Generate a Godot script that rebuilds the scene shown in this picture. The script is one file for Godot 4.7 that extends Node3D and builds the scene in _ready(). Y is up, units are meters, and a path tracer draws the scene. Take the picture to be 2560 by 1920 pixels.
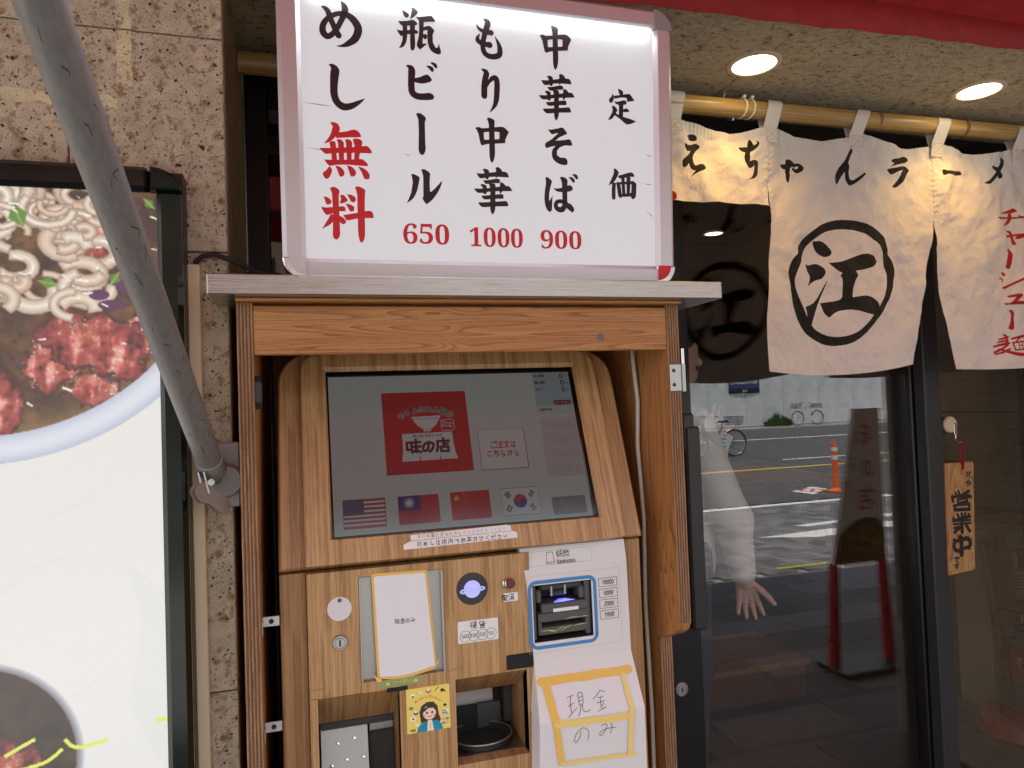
extends Node3D
# A ticket machine in a plywood cabinet in front of a ramen shop, under a red awning; the street behind the camera shows in the door glass.
# World: x runs along the shop front, y up, z towards the street; metres. The stone wall face lies at z = -1.25, the door glass at z = -1.85 and -1.80.

var M := {}
var rng := RandomNumberGenerator.new()
var taken := {}

func _ready() -> void:
	rng.seed = 7
	var cam := Camera3D.new()
	cam.name = "camera"
	add_child(cam)
	cam.position = Vector3(0, 1.45, 0)
	cam.rotation_degrees = Vector3(1.738, -16.517, -2.095)
	cam.fov = 56.83
	cam.near = 0.02
	cam.far = 400.0
	cam.current = true
	var sm := ProceduralSkyMaterial.new()
	sm.sky_top_color = lin(0.52, 0.60, 0.72)
	sm.sky_horizon_color = lin(0.88, 0.87, 0.85)
	sm.sky_curve = 0.25
	sm.ground_bottom_color = lin(0.20, 0.20, 0.20)
	sm.ground_horizon_color = lin(0.45, 0.46, 0.47)
	sm.sun_angle_max = 1.0
	var sky := Sky.new()
	sky.sky_material = sm
	var e := Environment.new()
	e.background_mode = Environment.BG_SKY
	e.sky = sky
	e.background_energy_multiplier = 1.0
	e.tonemap_mode = Environment.TONE_MAPPER_LINEAR
	e.tonemap_exposure = 2.75
	e.sdfgi_enabled = true
	e.ssao_enabled = true
	e.ssil_enabled = true
	var we := WorldEnvironment.new()
	we.name = "world_environment"
	we.environment = e
	add_child(we)
	var sun := DirectionalLight3D.new()
	sun.name = "sun"
	add_child(sun)
	sun.basis = Basis.looking_at(Vector3(0.10, -0.96, 0.27), Vector3.FORWARD)
	sun.light_energy = 1.3
	sun.light_color = Color(1.0, 0.955, 0.89)
	sun.light_angular_distance = 0.6
	sun.shadow_enabled = true

	make_materials()
	build_shop_front()
	build_room()
	build_street()
	build_doors()
	build_cabinet()
	build_machine()
	build_price_sign()
	build_noren()
	build_poster()
	build_awning()
	build_small_things()
	build_person()

func build_shop_front() -> void:
	# stone-faced wall left of the entrance, with its return into the entrance
	var wall := setting("stone_wall", Vector3(-0.7, 0, -1.25))
	var mb := MB.new()
	mb.box(Vector3(-2.6, 0, -1.70), Vector3(-0.142, 2.8, -1.284))
	part(wall, "core", mb, M.kerb)
	var ys := [0.0, 0.289, 0.647, 1.005, 1.362, 1.72, 2.078, 2.436, 2.8]
	for r in ys.size() - 1:
		var cuts := [-2.6, -1.7, -0.341 - 0.0, -0.112] if r % 2 == 1 else [-2.6, -2.0, -0.82, -0.112]
		for k in cuts.size() - 1:
			mb = MB.new()
			mb.uo = Vector2(rng.randf() * 0.6, rng.randf() * 0.6)
			mb.box(Vector3(cuts[k] + 0.0012, ys[r] + 0.0012, -1.283), Vector3(cuts[k + 1] - (0.0012 if k < cuts.size() - 2 else 0.0), ys[r + 1] - 0.0012, -1.25), 0.0016)
			part(wall, "stone_panel", mb, M.stone)
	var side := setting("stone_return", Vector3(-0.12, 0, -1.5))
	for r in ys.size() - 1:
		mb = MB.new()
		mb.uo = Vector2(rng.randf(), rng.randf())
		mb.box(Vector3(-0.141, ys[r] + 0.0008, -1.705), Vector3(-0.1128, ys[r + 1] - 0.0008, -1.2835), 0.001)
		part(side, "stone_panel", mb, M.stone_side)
	# pale strips of old paint left on the stone
	mb = MB.new()
	mb.uo = Vector2(0.13, 0.37)
	mb.box(Vector3(-0.2705, 1.986, -1.2502), Vector3(-0.2485, 2.0765, -1.2494))
	mb.box(Vector3(-0.2705, 2.0795, -1.2502), Vector3(-0.2485, 2.42, -1.2494))
	mb.box(Vector3(-1.2, 1.947, -1.2502), Vector3(-0.2705, 1.9685, -1.2494))
	part(wall, "paint_strip", mb, M.pale_paint)

	# soffit of stone panels over the entrance
	var soffit := setting("soffit", Vector3(1.0, 2.25, -1.5))
	var xs := [-0.142, 0.372, 1.069, 1.766, 2.463, 3.16, 3.86]
	for k in xs.size() - 1:
		mb = MB.new()
		mb.uo = Vector2(rng.randf(), rng.randf())
		mb.box(Vector3(xs[k] + 0.0012, 2.2502, -1.86), Vector3(xs[k + 1] - 0.0012, 2.29, -1.235), 0.002)
		part(soffit, "stone_panel", mb, M.stone_soffit)
	# storey above, and the roof that keeps the room dark
	var up := setting("upper_wall", Vector3(1, 2.3, -1.3))
	mb = MB.new()
	mb.box(Vector3(-0.1, 2.295, -1.9), Vector3(6.2, 2.8, -1.26))
	part(up, "plaster", mb, M.kerb)
	var roof := setting("flat_roof", Vector3(1, 4.2, -4))
	mb = MB.new()
	mb.box(Vector3(-2.6, 2.805, -6.8), Vector3(6.2, 2.9, -1.26))
	part(roof, "slab", mb, M.kerb)

	# recess left of the sign: black window sash behind
	var sash := thing("window_sash", Vector3(0.3, 0, -1.73), "black window sash in the dark recess behind the lit price sign", "window")
	mb = MB.new()
	mb.box(Vector3(-0.112, 0.0, -1.79), Vector3(-0.062, 2.249, -1.71), 0.003)
	part(sash, "jamb", mb, M.door_black)
	mb = MB.new()
	mb.box(Vector3(-0.062, 2.16, -1.79), Vector3(0.93, 2.249, -1.72), 0.003)
	part(sash, "head", mb, M.door_black)
	mb = MB.new()
	mb.box(Vector3(-0.062, 0.0, -1.765), Vector3(0.93, 2.16, -1.76))
	part(sash, "pane", mb, M.glass)
	mb = MB.new()
	mb.box(Vector3(-0.062, 1.70, -1.80), Vector3(0.93, 1.74, -1.77), 0.002)
	part(sash, "rail", mb, M.zinc)


func build_room() -> void:
	var floor_ := setting("room_floor", Vector3(2, 0, -4))
	for i in 9:
		for j in 8:
			var mb := MB.new()
			mb.uo = Vector2(i * 0.37, j * 0.21)
			mb.box(Vector3(-0.1 + i * 0.6 + 0.002, -0.05, -1.9 - (j + 1) * 0.6 + 0.002), Vector3(-0.1 + (i + 1) * 0.6 - 0.002, 0.02, -1.9 - j * 0.6 - 0.002))
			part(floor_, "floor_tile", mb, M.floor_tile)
	var rw := setting("room_wall", Vector3(2, 0, -6.6))
	var mb := MB.new()
	mb.box(Vector3(-0.3, 0, -6.8), Vector3(6.0, 2.7, -6.6))
	mb.box(Vector3(-0.3, 0, -6.6), Vector3(-0.12, 2.7, -1.9))
	mb.box(Vector3(5.2, 0, -6.6), Vector3(5.4, 2.7, -1.9))
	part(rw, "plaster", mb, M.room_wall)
	var ce := setting("room_ceiling", Vector3(2, 2.6, -4))
	for i in 14:
		mb = MB.new()
		mb.swap = true
		mb.uo = Vector2(i * 0.13, i * 0.4)
		mb.box(Vector3(-0.2, 2.6, -6.6 + i * 0.335), Vector3(5.3, 2.64, -6.6 + i * 0.335 + 0.331), 0.003)
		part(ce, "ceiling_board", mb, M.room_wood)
	# one lit downlight in the room, mirrored small in the glass beside the curtain
	var rl := thing("room_downlight", Vector3(2.78, 2.6, -4.3), "small lit downlight in the wooden ceiling inside the shop", "lamp")
	mb = MB.new()
	mb.lathe([[0.075, 2.599], [0.075, 2.594], [0.062, 2.592], [0.060, 2.596]], 28, Vector3(2.78, 0, -4.3))
	part(rl, "rim", mb, M.lamp_rim)
	mb = MB.new()
	mb.lathe([[0.0, 2.5955], [0.0605, 2.5955]], 24, Vector3(2.78, 0, -4.3))
	part(rl, "lamp_glass", mb, M.room_lamp)
	var rll := SpotLight3D.new()
	rll.name = "lamp_light"
	rll.spot_angle = 75.0
	rll.spot_range = 8.0
	rll.light_energy = 0.16
	rll.light_size = 0.05
	rll.light_color = Color(1.0, 0.80, 0.55)
	rll.shadow_enabled = true
	rl.add_child(rll)
	rll.position = Vector3(0, -0.02, 0)
	rll.rotation = Vector3(-PI * 0.5, 0, 0)
	# furniture seen dimly through the glass
	var t := thing("wooden_table", Vector3(3.0, 0.02, -4.3), "pale wooden table standing inside the shop behind the glass", "table")
	mb = MB.new()
	mb.swap = true
	mb.box(Vector3(2.2, 0.86, -5.2), Vector3(3.5, 0.90, -3.95), 0.004)
	part(t, "table_top", mb, M.table_wood)
	mb = MB.new()
	mb.swap = true
	mb.box(Vector3(2.24, 0.74, -5.1), Vector3(3.46, 0.859, -3.99), 0.003)
	part(t, "apron", mb, M.room_wood)
	for q in [[2.28, -4.03], [3.42, -4.03], [2.28, -5.06], [3.42, -5.06]]:
		mb = MB.new()
		mb.box(Vector3(q[0] - 0.035, 0.021, q[1] - 0.035), Vector3(q[0] + 0.035, 0.739, q[1] + 0.035), 0.003)
		part(t, "leg", mb, M.room_wood)
	var s := thing("wooden_step", Vector3(1.95, 0.02, -3.05), "low brown wooden bench on the floor inside the left glass door", "bench")
	mb = MB.new()
	mb.swap = true
	mb.box(Vector3(1.62, 0.18, -3.30), Vector3(2.27, 0.21, -2.86), 0.004)
	part(s, "seat", mb, M.table_wood)
	mb = MB.new()
	mb.box(Vector3(1.64, 0.03, -3.28), Vector3(2.25, 0.179, -2.88), 0.003)
	part(s, "apron", mb, M.room_wood)
	var st := thing("counter_stool", Vector3(1.55, 0.02, -3.9), "dark counter stool standing behind the low wooden bench", "stool")
	mb = MB.new()
	mb.lathe([[0.0, 0.66], [0.15, 0.66], [0.165, 0.68], [0.165, 0.71], [0.15, 0.73], [0.0, 0.735]], 20, Vector3(1.55, 0, -3.9))
	part(st, "seat", mb, M.black_satin)
	mb = MB.new()
	mb.lathe([[0.19, 0.021], [0.19, 0.035], [0.03, 0.06], [0.025, 0.66]], 20, Vector3(1.55, 0, -3.9))
	part(st, "column", mb, M.zinc)

	# corner at the right: cream cupboard, fire extinguisher and its notice
	var cc := thing("cream_cupboard", Vector3(3.3, 0.02, -2.7), "cream low cupboard inside the shop behind the fire extinguisher", "cupboard")
	mb = MB.new()
	mb.box(Vector3(2.89, 0.021, -2.62), Vector3(3.9, 0.82, -2.45), 0.004)
	part(cc, "carcass", mb, M.room_cream)
	mb = MB.new()
	mb.box(Vector3(2.875, 0.8205, -2.63), Vector3(3.92, 0.847, -2.435), 0.004)
	part(cc, "worktop", mb, M.table_wood)
	var nt := thing("extinguisher_notice", Vector3(3.05, 0.6, -2.446), "red and white fire extinguisher notice stuck on the cream cupboard", "notice")
	mb = MB.new()
	mb.box(Vector3(2.955, 0.46, -2.4495), Vector3(3.14, 0.73, -2.4475))
	part(nt, "paper", mb, M.white_paper)
	mb = MB.new()
	mb.box(Vector3(2.962, 0.625, -2.4475), Vector3(3.133, 0.723, -2.4470))
	part(nt, "red_field", mb, M.red_paint)
	mb = MB.new()
	var flat_nt := func(x: float, y: float, o: float) -> Vector3: return Vector3(x, y, -2.4468 + o)
	mb.poly(round_rect(3.03, 0.632, 0.036, 0.066, 0.012), flat_nt, 0.0)
	mb.poly(round_rect(3.040, 0.699, 0.016, 0.012, 0.003), flat_nt, 0.0)
	mb.ribbon(PackedVector2Array([Vector2(3.04, 0.706), Vector2(3.012, 0.70), Vector2(3.008, 0.65)]), PackedFloat32Array([0.006, 0.006, 0.006]), flat_nt, 0.0001)
	part(nt, "bottle_symbol", mb, M.white_paper)
	mb = MB.new()
	for k in 5:
		mb.ribbon(PackedVector2Array([Vector2(2.99, 0.60 - k * 0.014), Vector2(3.12, 0.60 - k * 0.014)]), PackedFloat32Array([0.004, 0.004]), flat_nt, -0.0004)
	mb.ribbon(PackedVector2Array([Vector2(2.985, 0.525), Vector2(3.05, 0.49), Vector2(3.12, 0.472)]), PackedFloat32Array([0.012, 0.02, 0.008]), flat_nt, -0.0004)
	part(nt, "red_print", mb, M.red_paint)
	var fe := thing("fire_extinguisher", Vector3(2.83, 0.02, -2.28), "red fire extinguisher with black hose in the corner beside the cream cupboard", "extinguisher")
	mb = MB.new()
	mb.lathe([[0.0, 0.07], [0.068, 0.07], [0.075, 0.08], [0.075, 0.31], [0.07, 0.345], [0.05, 0.372], [0.024, 0.385]], 28, Vector3(2.84, 0, -2.28))
	part(fe, "bottle", mb, M.extinguisher_red)
	mb = MB.new()
	mb.lathe([[0.0755, 0.13], [0.0757, 0.131], [0.0757, 0.25], [0.0755, 0.251]], 28, Vector3(2.84, 0, -2.28))
	part(fe, "label_band", mb, M.dark_plastic)
	mb = MB.new()
	mb.lathe([[0.026, 0.385], [0.026, 0.41], [0.018, 0.425], [0.0, 0.427]], 16, Vector3(2.84, 0, -2.28))
	mb.box(Vector3(2.80, 0.425, -2.292), Vector3(2.93, 0.437, -2.268), 0.003)
	mb.box(Vector3(2.80, 0.452, -2.292), Vector3(2.92, 0.462, -2.268), 0.003)
	part(fe, "valve_head", mb, M.black_satin)
	mb = MB.new()
	mb.tube([Vector3(2.815, 0.41, -2.28), Vector3(2.77, 0.42, -2.275), Vector3(2.755, 0.38, -2.27), Vector3(2.757, 0.25, -2.265), Vector3(2.762, 0.14, -2.265)], 0.010, 10)
	part(fe, "hose", mb, M.rubber)
	mb = MB.new()
	mb.tube([Vector3(2.86, 0.465, -2.28), Vector3(2.865, 0.49, -2.28), Vector3(2.875, 0.50, -2.28), Vector3(2.885, 0.49, -2.28), Vector3(2.885, 0.465, -2.28)], 0.003, 8)
	part(fe, "safety_pin", mb, M.masking_tape)
	var fs := thing("extinguisher_stand", Vector3(2.84, 0.02, -2.28), "round red floor stand holding the fire extinguisher", "stand")
	mb = MB.new()
	mb.lathe([[0.0, 0.021], [0.165, 0.021], [0.17, 0.03], [0.16, 0.075], [0.14, 0.095], [0.09, 0.09], [0.079, 0.06], [0.0, 0.055]], 28, Vector3(2.84, 0, -2.28))
	part(fs, "cup", mb, M.red_paint)
	var ob := thing("leaning_board", Vector3(2.72, 0.3, -2.2), "orange wooden board end leaning beside the extinguisher notice", "board")
	mb = MB.new()
	mb.xf = Transform3D(Basis(Vector3.BACK, 0.16), Vector3(2.80, 0.50, -2.2))
	mb.box(Vector3(-0.02, -0.48, -0.15), Vector3(0.10, 0.31, -0.125), 0.003)
	part(ob, "plank", mb, M.table_wood)


func build_doors() -> void:
	var d := thing("glass_door", Vector3(1.4, 0, -1.85), "left sliding glass door with black frame and dark pull handle", "door", "sliding glass doors")
	var mb := MB.new()
	mb.box(Vector3(0.935, 0.005, -1.875), Vector3(1.081, 2.16, -1.825), 0.004)
	part(d, "stile", mb, M.door_black)
	mb = MB.new()
	mb.box(Vector3(1.877, 0.005, -1.875), Vector3(1.930, 2.16, -1.826), 0.004)
	part(d, "stile", mb, M.door_black)
	mb = MB.new()
	mb.box(Vector3(1.081, 0.005, -1.872), Vector3(1.877, 0.085, -1.828), 0.003)
	part(d, "bottom_rail", mb, M.door_black)
	mb = MB.new()
	mb.box(Vector3(1.081, 2.08, -1.872), Vector3(1.877, 2.16, -1.828), 0.003)
	part(d, "top_rail", mb, M.door_black)
	mb = MB.new()
	mb.box(Vector3(1.0812, 0.0855, -1.850), Vector3(1.8768, 2.0795, -1.847))
	part(d, "pane", mb, M.glass)
	mb = MB.new()
	mb.box(Vector3(1.0812, 0.0855, -1.862), Vector3(1.8768, 2.0795, -1.859))
	part(d, "pane", mb, M.glass)  # second sheet, added to strengthen the street reflection
	mb = MB.new()
	mb.box(Vector3(1.035, 0.80, -1.824), Vector3(1.082, 1.372, -1.785), 0.006)
	mb.box(Vector3(1.028, 1.30, -1.824), Vector3(1.068, 1.41, -1.79), 0.006)
	part(d, "pull_handle", mb, M.door_grey)
	var lk := part(d, "lock", lock_shape(Vector3(1.008, 0.63, -1.8245), 0.020), M.zinc)
	mb = MB.new()
	mb.xf = Transform3D(Basis.IDENTITY, Vector3(1.008, 0.63, -1.8185))
	mb.box(Vector3(-0.0022, -0.006, 0.0), Vector3(0.0022, 0.006, 0.0006))
	part(lk, "keyhole", mb, M.ink)

	var r := thing("glass_door", Vector3(2.4, 0, -1.80), "right sliding glass door carrying the hanging wooden tag", "door", "sliding glass doors")
	mb = MB.new()
	mb.box(Vector3(1.884, 0.005, -1.822), Vector3(1.948, 2.16, -1.778), 0.004)
	part(r, "stile", mb, M.door_grey)
	mb = MB.new()
	mb.box(Vector3(2.35, 0.005, -1.822), Vector3(2.395, 2.16, -1.778), 0.004)
	part(r, "stile", mb, M.door_grey)
	mb = MB.new()
	mb.box(Vector3(1.948, 0.005, -1.82), Vector3(2.35, 0.085, -1.78), 0.003)
	part(r, "bottom_rail", mb, M.door_grey)
	mb = MB.new()
	mb.box(Vector3(1.948, 2.08, -1.82), Vector3(2.35, 2.16, -1.78), 0.003)
	part(r, "top_rail", mb, M.door_grey)
	mb = MB.new()
	mb.box(Vector3(1.9482, 0.0855, -1.800), Vector3(2.3498, 2.0795, -1.797))
	part(r, "pane", mb, M.glass)
	mb = MB.new()
	mb.box(Vector3(1.9482, 0.0855, -1.812), Vector3(2.3498, 2.0795, -1.809))
	part(r, "pane", mb, M.glass)  # extra sheet here too, added for a brighter reflection
	var fr := thing("door_frame", Vector3(1.9, 0, -1.83), "black head and jambs round the sliding glass doors", "door frame")
	mb = MB.new()
	mb.box(Vector3(0.931, 2.161, -1.89), Vector3(2.419, 2.2495, -1.74), 0.004)
	part(fr, "head", mb, M.door_black)
	mb = MB.new()
	mb.box(Vector3(2.397, 0.0, -1.89), Vector3(2.419, 2.160, -1.74), 0.004)
	part(fr, "jamb", mb, M.door_black)
	mb = MB.new()
	mb.box(Vector3(0.86, 0.0, -1.89), Vector3(0.931, 2.160, -1.74), 0.004)
	part(fr, "jamb", mb, M.door_black)
	mb = MB.new()
	mb.box(Vector3(0.931, -0.01, -1.89), Vector3(2.397, 0.004, -1.74))
	part(fr, "threshold", mb, M.zinc)
	var sw := setting("side_wall", Vector3(3.3, 0, -1.6))
	var ys := [0.0, 0.289, 0.647, 1.005, 1.362, 1.72, 2.078, 2.2490]
	for k in ys.size() - 1:
		mb = MB.new()
		mb.uo = Vector2(rng.randf(), rng.randf())
		mb.box(Vector3(2.4205, ys[k] + 0.001, -1.90), Vector3(3.2, ys[k + 1] - 0.001, -1.21), 0.002)
		part(sw, "stone_block", mb, M.stone)
		mb = MB.new()
		mb.uo = Vector2(rng.randf(), rng.randf())
		mb.box(Vector3(3.202, ys[k] + 0.001, -1.90), Vector3(6.2, ys[k + 1] - 0.001, -1.22), 0.002)
		part(sw, "stone_block", mb, M.stone)


func lock_shape(at: Vector3, r: float) -> MB:
	var mb := MB.new()
	mb.lathe([[r, 0.0], [r, 0.003], [r * 0.86, 0.0055], [r * 0.72, 0.0055], [r * 0.70, 0.003], [r * 0.62, 0.003], [r * 0.60, 0.006], [0.0, 0.006]], 28, at, Vector3.BACK, false)
	return mb

# ---------------------------------------------------------------- the street behind the camera, seen in the door glass
func sheet(lo: Vector2, hi: Vector2, y: float) -> MB:
	var mb := MB.new()
	mb.quad(Vector3(lo.x, y, hi.y), Vector3(hi.x, y, hi.y), Vector3(hi.x, y, lo.y), Vector3(lo.x, y, lo.y))
	return mb


func build_street() -> void:
	var g := setting("ground")
	part(g, "earth", sheet(Vector2(-150, -150), Vector2(150, 150), -0.06), M.asphalt)
	var rd := setting("road", Vector3(8, 0, 12))
	part(rd, "carriageway", sheet(Vector2(-60, 4.62), Vector2(80, 23.4), -0.006), M.asphalt)
	part(rd, "white_line", sheet(Vector2(-40, 16.9), Vector2(60, 17.12), -0.002), M.road_white)
	part(rd, "yellow_line", sheet(Vector2(-40, 8.45), Vector2(60, 8.62), -0.002), M.road_yellow)
	part(rd, "white_line", sheet(Vector2(10.4, 10.0), Vector2(60, 10.13), -0.002), M.road_white)
	# pavement: dark slabs by the shop, then small pavers
	var pv := setting("pavement", Vector3(2, 0, 0))
	part(pv, "bed", sheet(Vector2(-12, -1.74), Vector2(30, 4.62), -0.020), M.kerb)
	var shape := MB.new()
	shape.box(Vector3(-0.298, -0.05, -0.148), Vector3(0.298, 0.0, 0.148), 0.003)
	var slab := shape.done()
	for j in 10:
		for i in 15:
			var x := -1.6 + i * 0.6 + (0.3 if j % 2 == 1 else 0.0)
			var o := part(pv, "paving_slab", slab, M["slab_%d" % rng.randi_range(0, 2)], true)
			o.position = Vector3(x - 2.0, 0, -1.59 + j * 0.3)
	shape = MB.new()
	shape.box(Vector3(-0.0985, -0.05, -0.0485), Vector3(0.0985, 0.0, 0.0485), 0.003)
	var brick := shape.done()
	# herringbone: pairs of pavers, the nearest to the reflection picked out singly
	var places := []
	for j in 36:
		for i in 110:
			var bx := i * 0.1
			var bz := j * 0.1
			var ph := posmod(i - j, 4)
			if ph == 0:
				places.append([Vector3(0.5 + bx + 0.1, -0.001, 1.30 + bz + 0.05), 0.0])
			elif ph == 3:
				places.append([Vector3(0.5 + bx + 0.05, -0.001, 1.30 + bz + 0.1), PI * 0.5])
	var rest := []
	var single := 0
	for q in places:
		var p: Vector3 = q[0]
		if p.z > 4.55:
			continue
		var seen: bool = p.x > 2.7 + (p.z - 1.3) * 0.62 and p.x < 4.5 + (p.z - 1.3) * 0.75
		if seen and single < 300:
			single += 1
			var o := part(pv, "paver", brick, M["paver_%d" % rng.randi_range(0, 3)], true)
			o.position = p - Vector3(2, 0, 0)
			o.rotation.y = q[1]
		else:
			rest.append(q)
	for k in 4:
		var mine := []
		for i in rest.size():
			if (i * 7 + i / 5) % 4 == k:
				mine.append(rest[i])
		var mm := MultiMesh.new()
		mm.transform_format = MultiMesh.TRANSFORM_3D
		mm.mesh = brick
		mm.instance_count = mine.size()
		for i in mine.size():
			mm.set_instance_transform(i, Transform3D(Basis(Vector3.UP, mine[i][1]), mine[i][0] - Vector3(2, 0, 0)))
		var mi := MultiMeshInstance3D.new()
		mi.name = "pavers"
		mi.multimesh = mm
		mi.material_override = M["paver_%d" % k]
		mi.set_meta("kind", "stuff")
		pv.add_child(mi, true)
	# painted marks on the pavers
	part(pv, "white_line", sheet(Vector2(1.0, 4.33), Vector2(12.0, 4.47), 0.003), M.road_white)
	var mb := MB.new()
	mb.quad(Vector3(4.45, 0.003, 2.62), Vector3(5.0, 0.003, 2.38), Vector3(7.5, 0.003, 2.72), Vector3(7.5, 0.003, 2.9))
	mb.quad(Vector3(5.2, 0.0032, 3.02), Vector3(5.3, 0.0032, 2.92), Vector3(7.5, 0.0032, 3.12), Vector3(7.5, 0.0032, 3.30))
	part(pv, "arrow_mark", mb, M.road_white)
	part(pv, "yellow_tape", sheet(Vector2(3.78, 1.415), Vector2(4.30, 1.445), 0.003), M.tape_lime)
	mb = MB.new()
	mb.quad(Vector3(7.10, 0.001, 5.01), Vector3(7.68, 0.001, 5.41), Vector3(7.66, 0.001, 5.74), Vector3(7.05, 0.001, 5.43))
	part(rd, "no_parking_board", mb, M.road_white)
	mb = MB.new()
	var flat := func(x: float, y: float, o: float) -> Vector3: return Vector3(x, 0.003 + o, -y)
	var rp := circle_pts(Vector2(7.38, -5.38), 0.17, 25)
	rp.append(rp[0])
	var rw := PackedFloat32Array()
	rw.resize(rp.size())
	rw.fill(0.06)
	mb.ribbon(rp, rw, flat, 0.0)
	mb.ribbon(PackedVector2Array([Vector2(7.26, -5.26), Vector2(7.5, -5.5)]), PackedFloat32Array([0.05, 0.05]), flat, 0.001)
	part(rd, "no_parking_ring", mb, M.red_paint)

	# white hoarding across the road
	var hd := thing("site_hoarding", Vector3(20, 0, 24.5), "white panelled construction hoarding across the road", "hoarding")
	shape = MB.new()
	shape.box(Vector3(-0.494, 0.12, -0.03), Vector3(0.494, 3.4, 0.03), 0.008)
	var panel := shape.done()
	for i in 46:
		var o := part(hd, "hoarding_panel", panel, M.hoarding_white, true)
		o.position = Vector3(-20.0 + i, 0, 0.004 * (i % 2))
	mb = MB.new()
	mb.box(Vector3(-1, -0.05, 24.3), Vector3(46, 0.119, 24.7))
	part(hd, "plinth", mb, M.kerb)
	var kb := setting("far_pavement", Vector3(10, 0, 23.9))
	mb = MB.new()
	mb.box(Vector3(-40, -0.05, 23.1), Vector3(60, 0.06, 24.3), 0.01)
	part(kb, "kerb_strip", mb, M.kerb)
	var bs := thing("blue_wall_sign", Vector3(19.4, 1.6, 24.45), "blue and black notice with white lettering on the hoarding", "sign")
	mb = MB.new()
	mb.box(Vector3(18.62, 1.84, 24.440), Vector3(20.24, 2.9, 24.465))
	part(bs, "blue_board", mb, M.sign_blue)
	mb = MB.new()
	mb.box(Vector3(18.62, 1.62, 24.440), Vector3(20.24, 1.838, 24.465))
	part(bs, "black_board", mb, M.black_satin)
	var facing := func(x: float, y: float, o: float) -> Vector3: return Vector3(19.43 - x, y, 24.439 - o)
	mb = MB.new()
	write_lines(mb, "投入口内文定店中止", Vector2(-0.72, 2.22), 0.17, 0.16, 0.022, facing, 0.002)
	write_lines(mb, "中止", Vector2(-0.15, 1.80), 0.13, 0.14, 0.018, facing, 0.002)
	part(bs, "white_lettering", mb, M.road_white)
	mb = MB.new()
	write_lines(mb, "口カニタメーカ", Vector2(-0.62, 1.56), 0.15, 0.17, 0.022, func(x: float, y: float, o: float) -> Vector3: return Vector3(19.43 - x, y, 24.466 - o), 0.002)
	part(bs, "dark_lettering", mb, M.ink)

	# buildings beyond the hoarding, mirrored in the steel top
	for k in 5:
		var x := -30.0 + k * 17.0
		var hgt: float = [11.0, 14.0, 9.5, 13.0, 10.0][k]
		var bd := thing("street_building", Vector3(x + 8, 0, 34), ["low beige block at the far end of the hoarding", "tall brown block behind the hoarding", "lowest cream block behind the hoarding", "tall pinkish block behind the hoarding", "grey block at the near end of the hoarding"][k], "building", "buildings behind the hoarding")
		mb = MB.new()
		mb.box(Vector3(x, 0, 30), Vector3(x + 16.4, hgt, 40), 0.05)
		part(bd, "wall", mb, M["facade_%d" % (k % 3)])
		for j in int(hgt / 3.0):
			for i in 5:
				mb = MB.new()
				mb.box(Vector3(x + 1.4 + i * 3.0, 0.9 + j * 3.0, 29.95), Vector3(x + 3.0 + i * 3.0, 2.5 + j * 3.0, 30.02))
				part(bd, "window", mb, M.black_gloss)
	traffic_post(Vector3(7.55, 0, 5.07))
	bicycle(Vector3(10.15, 0, 11.5), PI, M.bike_teal, "teal town bicycle with rear basket parked across the road edge")
	bicycle(Vector3(22.6, 0.06, 23.55), PI, M.bike_white, "white town bicycle with two baskets leaning by the hoarding")
	weeds()
	standing_board()


func traffic_post(at: Vector3) -> void:
	var t := thing("traffic_post", at, "orange flexible traffic post with white bands at the road edge", "bollard")
	var mb := MB.new()
	mb.lathe([[0.0, 0.0], [0.125, 0.0], [0.125, 0.02], [0.06, 0.045], [0.045, 0.06]], 24, at)
	part(t, "base", mb, M.bollard_orange)
	mb = MB.new()
	mb.lathe([[0.045, 0.06], [0.040, 0.70], [0.036, 0.735], [0.0, 0.742]], 20, at)
	part(t, "post", mb, M.bollard_orange)
	for y in [0.48, 0.60]:
		mb = MB.new()
		mb.lathe([[0.0433, y], [0.0428, y + 0.06]], 20, at)
		part(t, "reflective_band", mb, M.road_white)


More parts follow.
